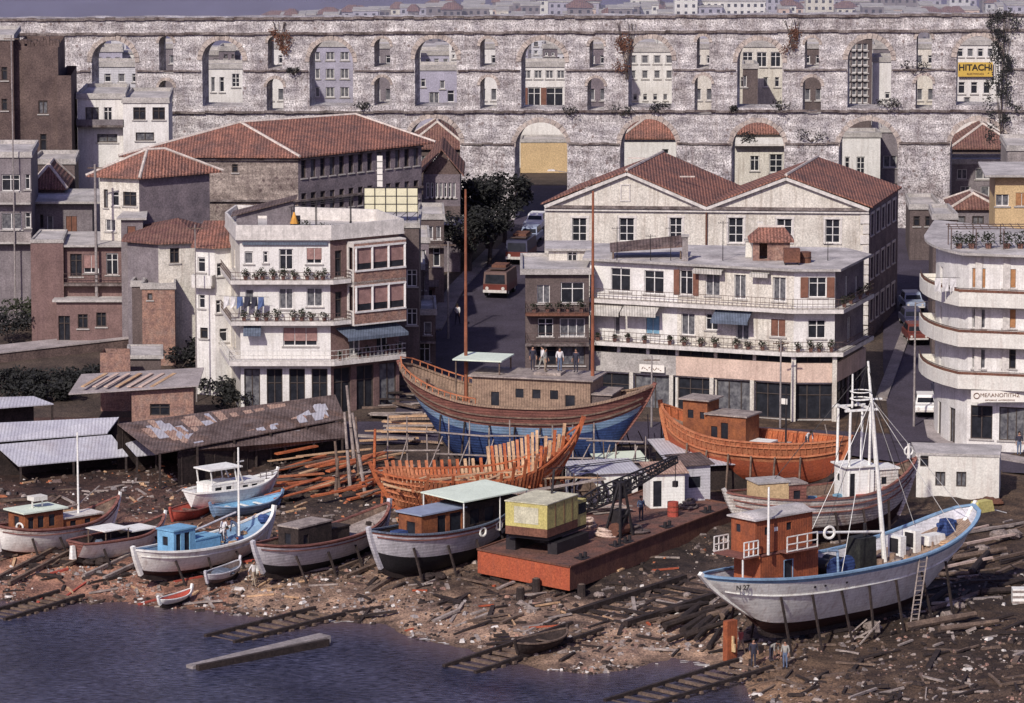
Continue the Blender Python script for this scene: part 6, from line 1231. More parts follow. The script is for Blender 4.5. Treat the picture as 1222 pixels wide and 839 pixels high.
def railset(bt, x0, x1, y, z, m='bwhite', hh=.95, k=4):
    q = MB()
    for zz_ in (.05, hh * .5, hh): q.bar((x0, y, z + zz_), (x1, y, z + zz_), .06, .06, m)
    for i in range(k): x = x0 + (x1 - x0) * i / (k - 1); q.bar((x, y, z), (x, y, z + hh), .06, .06, m)
    q.build('railing', bt.root)
q = MB(); q.bx(xw0 - 1.3, xw0 - .004, -1.4, 1.3, zt_ - .08, zt_, 'bulw'); q.bx(xw0 + 1.9, xw1 - .3, -1.9, -1.06, zt_ - .08, zt_, 'bulw'); q.bar((xw0 - 1.2, -1.2, dz), (xw0 - 1.2, -1.2, zt_ - .09), .08, .08, 'bwhite'); q.build('wing_deck', E_.root)
railset(E_, xw0 - 1.25, xw0 - .05, -1.35, zt_); railset(E_, xw0 + 1.95, xw1 - .35, -1.85, zt_, k=4); railset(E_, xw0 - 1.25, xw0 - .05, 1.25, zt_)
E_.mast(xon(E_, 896), -1.6, zt_, zt_ + 4.2, .09, .06, 'bwhite', 'flagpole'); p = E_.pt(.38, 1, -1); q = MB(); q.torus((xon(E_, 973), -1.3, zt_ + .6), .36, .09, (.3, 1, 0), 'bwhite'); q.build('lifebuoy', E_.root)
q = MB(); x = xon(E_, 968); q.pipe([(x, -1.5, dz + 1.8), (x + .8, -1.6, dz + 1.7), (x + .9, -1.6, dz)], .08, 'blite', 8); q.build('vent_pipe', E_.root)
xm_ = xon(E_, 1058); zm_ = zon(E_, 1043, 436); zm_ = min(zm_, 17); dm = E_.dz(.65); E_.mast(xm_, 0, dm, zon(E_, 1046, 470), .17, .09, 'bwhite', lean=(-1.4, 0)); zm_ = zon(E_, 1046, 470)
q = MB(); q.tube((xm_ - .2, 0, dm + 2.0), (xon(E_, 918), 0, zt_ + 0.9), .09, .07, 'bwhite', 8); q.build('boom', E_.root)
for x_, y_, z_ in ((xon(E_, 978), -2, 3.6), (xon(E_, 978), 2, 3.6), (xon(E_, 1150), -.3, 5.6), (xon(E_, 1120), -1.6, 4.9), (xon(E_, 1120), 2, 4.9), (xon(E_, 985), 0, 6)): E_.line((xm_ - 1.35, 0, zm_ - .3), (x_, y_, z_), .022, 'bwhite' if rnd.random() < .5 else 'iron')
# winch, casings, dark stuff amidships
for x_, sz, m_, nm in ((xon(E_, 985), 1.2, 'iron', 'winch'), (xon(E_, 1035), 1.4, 'black', 'engine_casing'), (xon(E_, 1075), 1.0, 'bwhite', 'fish_box'), (xon(E_, 1093), 1.0, 'bwhite', 'fish_box'), (xon(E_, 1000), 1.1, 'iron', 'net_drum')):
    q = MB(); t_ = .5 + x_ / E_.L; z = E_.dz(t_)
    if nm == 'winch' or nm == 'net_drum': q.tube((x_, -.9, z + .6), (x_, .9, z + .6), .5, .5, m_, 12); q.tube((x_, -.95, z + .6), (x_, -.9, z + .6), .7, .7, 'bmid', 12); q.box((x_, 0, z + .15), (.9, 1.6, .3), 'iron')
    elif nm == 'engine_casing': q.box((x_, .4, z + .95), (1.5, 1.3, 1.9), 'leaf', 0, .92); q.tube((x_ + .3, .4, z + 1.8), (x_ + .3, .4, z + 2.7), .12, .1, 'iron', 8)
    else: q.box((x_, .2, z + .7), (.5, 1.1, 1.4), 'bwhite'); q.box((x_ - .02, .2, z + .8), (.56, .7, .9), 'iron')
    q.build(nm, E_.root)
q = MB(); t_ = .84; z = E_.dz(t_); q.box((E_.X(t_), 0, z + .3), (1.6, 1.0, .6), 'bwhite', 0, .9); q.build('fore_hatch', E_.root); q = MB(); q.box((E_.X(.9), .1, E_.dz(.9) + .5), (.9, .9, 1.0), 'bmid', 0, .7); q.tube((E_.X(.9) - .8, .1, E_.dz(.9) + .7), (E_.X(.9) + .8, .1, E_.dz(.9) + .7), .16, .16, 'bmid', 8); q.build('windlass', E_.root)
clutter(E_, 40, .36, .84, ['pwood', 'brust_shade', 'dgrey', 'tan', 'gwood', 'awnb', 'shirtg'], .45, 6, wy=.75)
p = E_.pt(1, 1, 1); q = MB(); q.box((p.x + .75, 0, p.z - .15), (1.6, .8, .7), 'cy', 0, .8); q.build('bow_fender', E_.root); q = MB(); q.tube((p.x + .5, 0, p.z - .1), (p.x + 3.1, 0, p.z - .9), .04, .03, 'bwhite', 5); q.build('bowsprit', E_.root)
q = MB(); 
for t in (.30, .335, .41): pp = E_.pt(t, .84, -1); q.tube((pp.x, pp.y - .02, pp.z), (pp.x, pp.y + .06, pp.z), .09, .09, 'iron', 10)
q.build('scuppers', E_.root)
pp = E_.pt(.045, .86, -1); pq = E_.pt(.09, .86, -1); put_text(E_.root, 'N 27', .42, 'ink', (pp.x + .55, (pp.y + pq.y) / 2 - .3, pp.z - .1), math.atan2(pq.y - pp.y, pq.x - pp.x), .01, 'registration_number')
q = MB(); q.bx(-E_.L * .42, -E_.L * .385, -.2, .2, -.9, 1.6, 'wheel'); q.build('rudder', E_.root); q = MB()
for k in range(4): a = k * 1.57 + .5; q.box((-E_.L * .41 + .15, math.cos(a) * .35, .1 + math.sin(a) * .35), (.1, .35, .5), 'yellow', 0)
q.build('propeller', E_.root)
E_.props('heavy dark cradle under the white trawler', 7)
# ladder leaning on trawler
pt_ = E_.world(E_.pt(.5 + xon(E_, 1063) / E_.L, 1, -1) + V((0, -.1, 0))); pb_ = G(1090, 750); t = thing('ladder', 'long wooden ladder leaning against the side of the white trawler', 'ladder', pb_); d_ = pt_ - pb_; sx = V((.24, .1, 0)); q = MB()
for sgn in (-1, 1): q.bar(sx * sgn, sx * sgn + d_, .08, .06, 'gwood')
q.build('stile', t); q = MB()
for k in range(1, 15): a_ = d_ * (k / 15); q.bar(a_ - sx, a_ + sx, .05, .05, 'gwood')
q.build('rungs', t)
# ---- G: boat with mint roof -----------------------------------------------------
G_ = Boat('fishing_boat', 'grey white boat with a mint green roof sheet and white ring fenders', (441, 634), 4.5, (612, 600), 4.5, 1.0, 4.3, 2.9, [(.46, 'black'), (.94, 'bgrey'), (1, 'bulw')], .6, 2.1, 2.3, .16, .1, gun='awnb', deckm='dgrey', inner='dwood')
G_.stripe(.88, .08, 'bulw'); dz = G_.dz(.4); x0, x1, x2 = xon(G_, 489), xon(G_, 540), xon(G_, 606)
G_.cabin(x0, x1, 2.1, dz - .1, 1.9, 'varn', 'carb', [(1.9, .2, .8, 1.5), (3.2, .2, 1.1, 1.5)], [(1.1, .5, .8, .9)], ov=.15); G_.cabin(x1 + .02, x2 - .3, 2.3, dz - .1, 2.0, 'dwood', 'dwood', [(.9, .7, .9, 1.0), (2.3, .7, .9, 1.0)], ov=.02)
q = MB(); q.hexa([(x1 - .9, -1.9, dz + 2.35), (x2, -1.9, dz + 2.35), (x2, 2.1, dz + 2.5), (x1 - .9, 2.1, dz + 2.5), (x1 - .9, -1.9, dz + 2.43), (x2, -1.9, dz + 2.43), (x2, 2.1, dz + 2.58), (x1 - .9, 2.1, dz + 2.58)], 'mint'); q.build('roof_sheet', G_.root)
for x in (x1 - .8, (x1 + x2) / 2, x2 - .1): MB().bar((x, -1.8, dz), (x, -1.8, dz + 2.35), .06, .06, 'bwhite').build('roof_post', G_.root); MB().bar((x, 1.9, dz), (x, 1.9, dz + 2.45), .06, .06, 'bwhite').build('roof_post', G_.root)
for t in (.63, .77, .9): G_.buoy(t, .86)
q = MB(); q.box((G_.X(.2), 0, G_.dz(.2) + .35), (1.1, .9, .7), 'bmid', 0, .8); q.build('fish_box', G_.root); G_.props('dark props under the mint roofed boat', 4)
# ---- H: white boat with dark hatch box -------------------------------------------
H_ = Boat('fishing_boat', 'grey white open boat with a dark box cabin left of the mint roofed boat', (303, 650), 3.6, (464, 600), 4.2, .95, 3.8, 2.1, [(.38, 'black'), (.94, 'bgrey'), (1, 'bulw')], .4, 2.1, 2.4, .14, .1, gun='bulw', deckm='gwood', inner='wood')
dz = H_.dz(.35); x0, x1 = xon(H_, 343), xon(H_, 383); H_.cabin(x0, x1, 1.7, dz, 1.5, 'dwood', 'gwood', [(.8, .4, .5, .6)], [(.8, .4, .5, .7)], ov=.05, name='engine_box'); H_.cabin(x1 + .02, xon(H_, 408), 1.2, dz, .8, 'dwood', 'dwood', (), ov=.05, name='hatch'); H_.props('props under the open grey white boat', 4)
H_.stripe(.86, .07, 'bulw'); clutter(H_, 4, .8, .95, ['dwood', 'gwood'], .35, 8)
# ---- I: blue cabin boat ------------------------------------------------------------
I_ = Boat('fishing_boat', 'white open boat with a bright blue cabin and a thin white mast', (160, 657), 3.1, (326, 608), 3.9, .85, 3.7, 1.75, [(.3, 'antif'), (1, 'bwhite')], .4, 2.1, 2.2, .1, .14, gun='bwhite', deckm='bgun', inner='bgun', cap=(.2, .12))
dz = I_.dz(.25); x0, x1, x2 = xon(I_, 196), xon(I_, 222), xon(I_, 252); I_.cabin(x0, x1, 1.5, dz, 1.7, 'bsky', 'bsky', [(.45, .2, .45, 1.3), (1.25, .2, .5, 1.3)], [(.7, .7, .5, .6)], ov=.08); I_.cabin(x1 + .02, x2, 1.5, dz, .8, 'bsky', 'bsky', (), ov=.04, name='engine_box')
I_.mast(xon(I_, 284), 0, dz, zon(I_, 279, 535), .09, .06, 'bwhite'); q = MB(); q.bar((xon(I_, 284) - .1, 0, zon(I_, 280, 552)), (xon(I_, 284) + .5, 0, zon(I_, 280, 552)), .07, .07, 'bwhite'); q.build('spar', I_.root); q = MB(); q.tube((xon(I_, 283), .2, dz + 1.9), (xon(I_, 214), .2, dz + 1.0), .07, .06, 'bgrey', 6); q.build('boom', I_.root)
q = MB(); q.ball((I_.X(.93), 0, I_.dz(.93) + .35), .45, 'bmid', .7, 6, .12); q.build('net_heap', I_.root); clutter(I_, 8, .6, .88, ['redlead', 'pwood', 'bmid', 'gwood'], .35, 9); I_.props('low props under the blue cabin boat', 4); I_.stripe(.8, .06, 'bwhite')
# ---- J: small boat with dark red transom --------------------------------------------
J_ = Boat('motor_boat', 'small white boat with a dark red transom between two larger boats', (90, 648), 2.45, (196, 614), 3.3, .95, 2.9, 1.45, [(.2, 'antif'), (.94, 'bwhite'), (1, 'bulw')], .4, 2.4, 2.0, .04, .2, transom=(.7, 'bulw'), gun='bulw', deckm='dgrey', inner='dwood')
dz = J_.dz(.4); q = MB(); q.bx(xon(J_, 112), xon(J_, 142), -1.0, 1.0, dz + 1.05, dz + 1.12, 'bwhite'); q.bx(xon(J_, 146), xon(J_, 176), -.9, .9, dz + .7, dz + .78, 'bwhite'); q.build('cover_board', J_.root); q = MB()
for x in (xon(J_, 114), xon(J_, 141)):
    for y in (-.9, .9): q.bar((x, y, dz), (x, y, dz + 1.05), .06, .06, 'wood')
q.build('post', J_.root); clutter(J_, 9, .08, .7, ['dgrey', 'bred', 'gwood', 'awnb', 'brust_shade'], .4, 10); J_.props('low props under the small boat with the red transom', 3); q = MB(); q.box((J_.X(.0) - .25, 0, .9), (.35, .35, .9), 'bwhite', 0, .7); q.build('outboard_motor', J_.root)
# ---- K: boat at far left -------------------------------------------------------------
K_ = Boat('fishing_boat', 'leftmost white boat with a varnished cabin, cream roofs and a white mast', (-4, 628), 3.3, (142, 592), 4.1, 1.0, 3.6, 1.85, [(.2, 'antif'), (.82, 'bwhite'), (.94, 'bcream'), (1, 'bulw')], .4, 2.6, 2.1, .06, .16, gun='bulw', deckm='wood', inner='wood')
dz = K_.dz(.35); x0, x1, x2 = xon(K_, 18), xon(K_, 64), xon(K_, 112); K_.cabin(x0, x1, 1.9, dz, 1.6, 'varn', 'mint', [(.5, .5, .45, .8), (1.3, .5, .5, .8), (2.2, .5, .5, .8)], [(.9, .6, .6, .7)], ov=.25); K_.cabin(x1 + .15, x2, 1.5, dz, .8, 'varn', 'bcream', [(.8, .2, .5, .4), (2, .2, .5, .4)], ov=.12, name='coach_roof')
q = MB(); xx = xon(K_, 43); q.bx(xx - .55, xx + .55, -.4, .4, dz + 2.2, dz + 2.5, 'lime'); q.bar((xx - .4, 0, dz + 1.7), (xx - .4, 0, dz + 2.2), .08, .08, 'bwhite'); q.bar((xx + .4, 0, dz + 1.7), (xx + .4, 0, dz + 2.2), .08, .08, 'bwhite'); q.build('roof_box', K_.root)
K_.mast(xon(K_, 92), 0, dz, zon(K_, 92, 516), .08, .06, 'bwhite'); q = MB(); q.tube((xon(K_, 92), 0, dz + 1.5), (xon(K_, 128), 1.0, dz + 2.3), .05, .05, 'gwood', 5); q.tube((xon(K_, 92), 0, dz + 1.5), (xon(K_, 56), .2, dz + 1.2), .06, .05, 'gwood', 5); q.build('boom', K_.root); q = MB(); q.torus((x0 - .25, -.7, dz + .7), .25, .07, (1, .4, 0), 'bwhite'); q.build('lifebuoy', K_.root); K_.props('props under the leftmost boat', 4); K_.stripe(.82, .06, 'bulw')
# ---- L cruiser, M pale blue boat, N red skiff -----------------------------------------
L_ = Boat('cabin_cruiser', 'small white cabin cruiser with a square roof behind the blue cabin boat', (226, 588), 3.4, (330, 562), 4.0, 1.9, 2.9, 1.5, [(.3, 'bgrey'), (1, 'bwhite')], .3, 2.4, 2.0, .04, .2, transom=(.6, 'bwhite'), gun='bwhite', deckm='bwhite', inner='bgrey')
dz = L_.dz(.4); x0, x1 = xon(L_, 243), xon(L_, 275); L_.cabin(x0, x1, 1.7, dz, .7, 'bwhite', 'bwhite', [(.6, .2, .6, .35), (1.5, .2, .5, .35)], ov=.02); L_.cabin(x1 + .02, xon(L_, 306), 1.7, dz, .6, 'bwhite', 'bwhite', [(.6, .15, .5, .3), (1.4, .15, .5, .3)], ov=.04, name='cuddy'); q = MB(); q.bx(x0 - .2, x1 + .3, -.95, .95, dz + 1.75, dz + 1.85, 'bwhite'); q.build('hard_top', L_.root); q = MB()
for x, xx in ((x0 + .1, x0 - .05), (x1 - .1, x1 - .3), (x1 + .4, x1)):
    for y in (-.8, .8): q.bar((x, y, dz + .78), (xx, y, dz + 1.75), .07, .07, 'bwhite')
q.build('top_post', L_.root); railset(L_, xon(L_, 305), xon(L_, 326), -.5, L_.dz(.85) + .3, 'conc', .5, 4)
M_ = Boat('rowing_boat', 'pale blue rowing boat lying under the white cabin cruiser', (252, 604), 2.7, (336, 588), 2.9, 1.7, 2.2, .8, [(1, 'blite')], .35, 2.4, 2.2, .1, .15, gun='blite', deckm='blite', inner='bsky', cap=(.12, .07)); q = MB()
for t in (.3, .5, .7): x = M_.X(t); w = M_.f(t) * M_.B / 2 * .85; q.bx(x - .12, x + .12, -w, w, .62, .68, 'bwhite')
q.build('thwart', M_.root)
N_ = Boat('rowing_boat', 'red painted skiff lying between the shed and the blue cabin boat', (204, 610), 2.6, (256, 590), 2.9, 1.6, 2.1, .85, [(1, 'bred')], .35, 2.4, 2.2, .1, .15, gun='bulw', deckm='bred', inner='bred', cap=(.12, .07)); q = MB()
for t in (.3, .5, .7): x = N_.X(t); w = N_.f(t) * N_.B / 2 * .85; q.bx(x - .12, x + .12, -w, w, .62, .68, 'wood')
q.build('thwart', N_.root)
O_ = Boat('rowing_boat', 'dark upturned looking old dinghy beached beside the centre slipway', (616, 768), 1.25, (676, 750), 1.35, .35, 2.0, .75, [(1, 'dwood')], .45, 2.6, 2.4, .1, .12, gun='wood', deckm='dwood', inner='dwood', cap=(.14, .08)); O_.root['label'] = 'small dark open dinghy beached beside the centre slipway'; q = MB()
for t in (.35, .6): x = O_.X(t); w = O_.f(t) * O_.B / 2 * .85; q.bx(x - .12, x + .12, -w, w, .52, .58, 'wood')
q.build('thwart', O_.root)
P_ = Boat('rowing_boat', 'tiny white dinghy with red inside lying on the left beach', (190, 716), .75, (228, 702), .95, .3, 1.2, .38, [(1, 'bwhite')], .25, 2.4, 2.2, .1, .15, gun='bwhite', deckm='bred', inner='bred', cap=(.08, .05)); 
Q_ = Boat('rowing_boat', 'small dinghy under a dark cover near the stem of the open boat', (246, 686), 1.7, (286, 668), 1.9, .9, 1.5, .7, [(.5, 'dgrey'), (1, 'bgrey')], .3, 2.4, 2.2, .1, .15, gun='bgrey', deckm='awnb', inner='dgrey', cap=(.1, .06)); q = MB(); q.ball((0, 0, .55), .8, 'awnb', .35, 6, .1); q.build('cover', Q_.root)
# ================================================================== barge with crane
bz = 2.85; k1 = PZ(680, 677, bz); k0 = PZ(570, 656, bz); k2 = PZ(878, 603, bz); k3 = k0 + (k2 - k1); bzb = 1.3; O = V((k1.x, k1.y, bzb)); H = bz - bzb
bg_ = thing('barge', 'red lead painted steel barge with a rusty deck carrying a yellow crane', 'barge', O); q = MB(); P = [k0 - O, k1 - O, k2 - O, k3 - O]
lo = [V((p.x, p.y, 0)) for p in P]; hi = [V((p.x, p.y, H)) for p in P]; q.poly([lo[0], lo[1], hi[1], hi[0]], 'redlead'); q.poly([lo[1], lo[2], hi[2], hi[1]], 'brust_shade'); q.poly([lo[2], lo[3], hi[3], hi[2]], 'brust_shade'); q.poly([lo[3], lo[0], hi[0], hi[3]], 'brust_shade'); q.poly(lo[::-1], 'black'); q.build('hull', bg_); q = MB(); q.poly([p + V((0, 0, .001)) for p in hi], 'deckr'); q.build('deck', bg_); q = MB()  # short end red lead; the other sides' shade is put into browner colour
for a_, b_ in zip(hi, hi[1:] + hi[:1]): q.bar(a_ + V((0, 0, .03)), b_ + V((0, 0, .03)), .16, .1, 'brust_shade')
q.build('deck_edge', bg_)
ul = (P[2] - P[1]); LB = ul.length; ul.normalize(); uw = (P[0] - P[1]); WB = uw.length; uw.normalize()
for u in (.1, .3, .36, .6, .85): q = MB(); b_ = P[1] + ul * LB * u + uw * .6; b_.z = H; q.tube(b_, b_ + V((0, 0, .4)), .12, .12, 'iron', 8); q.tube(b_ + V((.3, .5, 0)), b_ + V((.3, .5, .4)), .12, .12, 'iron', 8); q.box(tuple(b_ + V((.15, .25, .04))), (.8, .9, .08), 'iron', .5); q.build('bollard', bg_)
tbl = thing('barge_blocks', 'timber blocks supporting the red barge', 'supports', O)
for u in (.03, .25, .5, .75, .95):
    for w in (.15, .85): p = P[1] + ul * LB * u + uw * WB * w; gz = hz(p.x + O.x, p.y + O.y) - O.z; e = MB(); e.box((p.x, p.y, (gz - .2) / 2), (.7, .7, -gz + .18), 'dwood'); e.build('block', tbl)
# yellow crane
ca = math.atan2(ul.y, ul.x); cc_ = PZ(648, 640, bz + .9); cr = thing('crane', 'yellow lattice boom crane standing on the red barge', 'crane', (cc_.x + .3, cc_.y + 1.2, bz), ca)
q = MB(); q.bx(-2.2, 2.2, -1.9, -1.2, 0, .75, 'iron'); q.bx(-2.2, 2.2, 1.2, 1.9, 0, .75, 'iron'); q.build('track', cr); q = MB(); q.tube((0, 0, .4), (0, 0, 1.0), 1.0, 1.0, 'iron', 14); q.bx(-2.6, 2.6, -1.5, 1.5, .95, 1.15, 'iron'); q.build('turntable', cr)
hb_ = MB(); hb_.bx(-2.9, 1.3, -1.55, 1.55, 1.2, 1.75, 'brust_shade'); hb_.build('counterweight', cr); hb_ = MB(); hb_.bx(-2.9, 1.3, -1.55, 1.55, 1.754, 3.35, 'cy'); for_panel = hb_.build('house', cr); q = MB(); q.bx(-2.95, 1.35, -1.6, 1.6, 3.354, 3.42, 'cyt'); q.build('house_roof', cr); q = MB()
for x in (-1.8, -.6, .5): q.bx(x - .02, x + .02, -1.575, -1.55, 1.8, 3.3, 'brust_shade')
q.build('panel_seams', cr); q = MB(); q.bx(-2.92, -2.9, -.9, .9, 2.0, 3.1, 'cyt'); q.build('door_panel', cr); q = MB(); q.bx(1.3, 2.6, -1.5, -.4, 1.2, 2.9, 'cy'); q.bx(1.5, 2.5, -1.53, -1.5, 2.0, 2.7, 'glass'); q.bx(2.6, 2.63, -1.4, -.5, 2.0, 2.7, 'glass'); q.build('cab', cr)
# boom from foot to tip (world)
ft = V((2.2, .3, 1.5)); tipw = PZ(806, 548, 6.9) - V(cr.location); cth, sth = math.cos(-ca), math.sin(-ca); tip = V((tipw.x * cth - tipw.y * sth, tipw.x * sth + tipw.y * cth, tipw.z))
ax_ = (tip - ft); LBm = ax_.length; ax_.normalize(); sd_ = ax_.cross(V((0, 0, 1))).normalized(); up_ = sd_.cross(ax_).normalized(); q = MB(); nb = 16; prev = None
for i in range(nb + 1):
    t = i / nb; w = .48 * (1 - .55 * abs(2 * t - .8)) if True else .5; w = max(.2, w); c = ft + ax_ * LBm * t; cs = [c + sd_ * a * w + up_ * b * w for a, b in ((-1, -1), (1, -1), (1, 1), (-1, 1))]
    if prev:
        for k in range(4): q.bar(prev[k], cs[k], .1, .1, 'iron'); q.bar(prev[k], cs[(k + 1) % 4], .06, .06, 'iron')
    for k in range(4): q.bar(cs[k], cs[(k + 1) % 4], .06, .06, 'iron')
    prev = cs
q.build('boom', cr); q = MB(); q.tube((.6, 0, 3.4), (.9, 0, 5.0), .09, .08, 'iron', 6); q.build('mast', cr)
for y in (-.3, .3): q = MB(); q.tube((.9, y, 5.0), tip + V((0, y, .3)), .03, .03, 'iron', 4); q.build('cable', cr)
q = MB(); q.tube(tip, tip + V((0, 0, -1.6)), .03, .03, 'iron', 4); q.box(tuple(tip + V((0, 0, -1.7))), (.3, .3, .4), 'iron'); q.build('hook', cr)
# A-frame and huts on the barge
def onb(px, py, z=None): return PZ(px, py, bz if z is None else z)
def hut(px, py, w, d, hh, rz, m, rm, label, wins=(), pitch=.3, cat='hut', name='deck_hut', ov=.25, base=None, door=None):
    p = onb(px, py, base); t = thing(name, label, cat, (p.x, p.y, p.z), rz); q = MB(); hl = [(a, b, c, d_) for a, b, c, d_ in wins]
    wall(q, (0, 0), (w, 0), 0, hh, hl, m, .1); wall(q, (w, 0), (w, d), 0, hh + 0, [], m); wall(q, (w, d), (0, d), 0, hh, [], m); wall(q, (0, d), (0, 0), 0, hh, [], m); q.poly([(w, 0, hh), (w, d, hh), (w, d, hh + pitch)], m); q.poly([(0, d, hh), (0, 0, hh), (0, d, hh + pitch)], m); wo = q.build('wall', t)
    for a, b, c, e in hl: g = MB(); g.poly([(a, .09, c), (b, .09, c), (b, .09, e), (a, .09, e)], 'glass'); g.build('window', wo)
    q = MB(); q.hexa([(-ov, -ov, hh), (w + ov, -ov, hh), (w + ov, d + ov, hh + pitch + .05), (-ov, d + ov, hh + pitch + .05), (-ov, -ov, hh + .06), (w + ov, -ov, hh + .06), (w + ov, d + ov, hh + pitch + .11), (-ov, d + ov, hh + pitch + .11)], rm); q.build('roof', t); return t
hut(776, 607, 2.4, 2.2, 2.4, .2, 'bwhite', 'rustl', 'white painted deck hut with a brown roof on the barge', [(.2, .8, .1, 1.9)]); hut(812, 599, 2.2, 2.2, 2.5, .35, 'bgrey', 'rustin', 'grey deck hut at the right end of the barge', [(.6, 1.5, .9, 1.7)])
p = onb(742, 640); t = thing('hoist_frame', 'dark upright hoist frame with winches on the barge deck', 'hoist', p, .9); q = MB()
for a_, b_ in (((-.7, -.4, 0), (-.2, 0, 3.6)), ((.7, -.4, 0), (.2, 0, 3.6)), ((-.7, .9, 0), (-.2, .1, 3.6)), ((.7, .9, 0), (.2, .1, 3.6)), ((-.6, -.2, 1.4), (.6, -.2, 1.4)), ((-.4, 0, 2.6), (.4, 0, 2.6)), ((-.6, -.2, .4), (.5, -.2, 1.8))): q.bar(a_, b_, .14, .14, 'iron')
q.build('frame', t); q = MB(); q.tube((-.6, .2, .5), (.6, .2, .5), .45, .45, 'brust_shade', 12); q.build('winch', t); q = MB(); q.box((.1, .3, 1.3), (.9, .8, .9), 'iron'); q.build('motor', t)
p = onb(803, 616); t = thing('oil_drum', 'red oil drum beside the white deck hut', 'drum', p); q = MB(); q.tube((0, 0, 0), (0, 0, 1.0), .38, .38, 'bred', 12); q.build('body', t); q = MB(); q.torus((0, 0, .35), .385, .02, (0, 0, 1), 'brust_shade'); q.torus((0, 0, .7), .385, .02, (0, 0, 1), 'brust_shade'); q.build('hoop', t)
for i, (px, py, l) in enumerate([(700, 628, 'coil of pale rope on the barge deck nearest the crane'), (722, 640, 'heap of pinkish net on the barge deck'), (760, 636, 'small coil of rope by the hoist frame'), (822, 606, 'rope heap in front of the grey deck hut')]):
    p = onb(px, py); t = thing('rope_heap', l, 'rope', p); q = MB()
    for k in range(5): q.torus((rnd.uniform(-.2, .2), rnd.uniform(-.2, .2), .08 + k * .1), .7 - k * .1, .08, (rnd.uniform(-.2, .2), rnd.uniform(-.2, .2), 1), 'peach' if i < 2 else 'dgrey', 14, 5)
    q.build('coils', t)
t = thing('plank_pile', 'boards scattered on the barge deck behind the crane boom', 'planks', onb(712, 612)); 
for k in range(7): q = MB(); q.bar((rnd.uniform(-1, 0), rnd.uniform(-1, 1), .08 + .07 * k), (rnd.uniform(1.5, 2.6), rnd.uniform(-1, 1.5), .1 + .07 * k), .3, .06, 'peach' if k % 2 else 'gwood'); q.build('board', t)
# sheds behind the barge
def gz(px, py): g = G(px, py); return g
def shed(px, py, w, d, hh, rz, m, rm, label, **k): g = G(px, py); return hut(px, py, w, d, hh, rz, m, rm, label, base=g.z, name='shed', cat='shed', **k)
shed(688, 604, 4.4, 3, 2.2, .25, 'bwhite', 'zinc', 'small white shed with a tin roof behind the crane boom', wins=[(2.6, 4.0, .4, 1.7)]); shed(716, 582, 3.2, 2.2, 1.8, .2, 'grey', 'mint', 'low shed with a pale sheet roof behind the white shed', pitch=.2)
t = shed(806, 590, 5.6, 5.0, 2.0, .25, 'dwood', 'zinc', 'open shed with a wide patched tin roof behind the barge', pitch=.9, ov=.5)
for k in range(4): q = MB(); x = .6 + k * 1.4; q.hexa([(x, .6 + .4 * k, 2.22 + .12), (x + .5, .6 + .4 * k, 2.34), (x + .5, 2.6 + .4 * k, 2.66), (x, 2.6 + .4 * k, 2.66), (x, .6 + .4 * k, 2.36), (x + .5, .6 + .4 * k, 2.36), (x + .5, 2.6 + .4 * k, 2.7), (x, 2.6 + .4 * k, 2.7)], 'rustl'); 
p = onb(688, 640, 4.2); t = thing('cable_drum', 'large wooden cable drum lying beside the crane house', 'cable drum', (G(700, 600).x, G(700, 600).y - 1.0, G(700, 600).z), .3); q = MB(); q.tube((0, -.5, 1.2), (0, .5, 1.2), .6, .6, 'wood', 14); q.build('core', t)
for y in (-.55, .55): q = MB(); q.torus((0, y, 1.2), 1.1, .1, (0, 1, 0), 'iron', 22, 5); q.bar((-1.1, y, 1.2), (1.1, y, 1.2), .1, .1, 'wood'); q.bar((0, y, .1), (0, y, 2.3), .1, .1, 'wood'); q.build('rim', t)
# white building right of worn boat
Yv = 345; v0, v1 = wxy(1093, 600, Yv), wxy(1192, 590, Yv - 1.0); gl = h(*v0) - .4; zv = zc(1100, 543, Yv)
vb, vO = building('whitewashed_store', 'low whitewashed store with small dark windows below the road at right', 'building', [v0, v1, (v1[0] + .5, v1[1] + 4), (v0[0], v0[1] + 4)], gl, zv, 'lime', {0: [(1098, 543, 1108, 557, 'win_d'), (1116, 563, 1128, 580, 'win_d'), (1141, 563, 1153, 581, 'win_d')]}, ('flat', .0, .05), None, None)
q = MB(); q.box((-1.0, .8, .9), (2.0, 1.6, 1.9), 'dwood'); q.build('lean_to', vb)
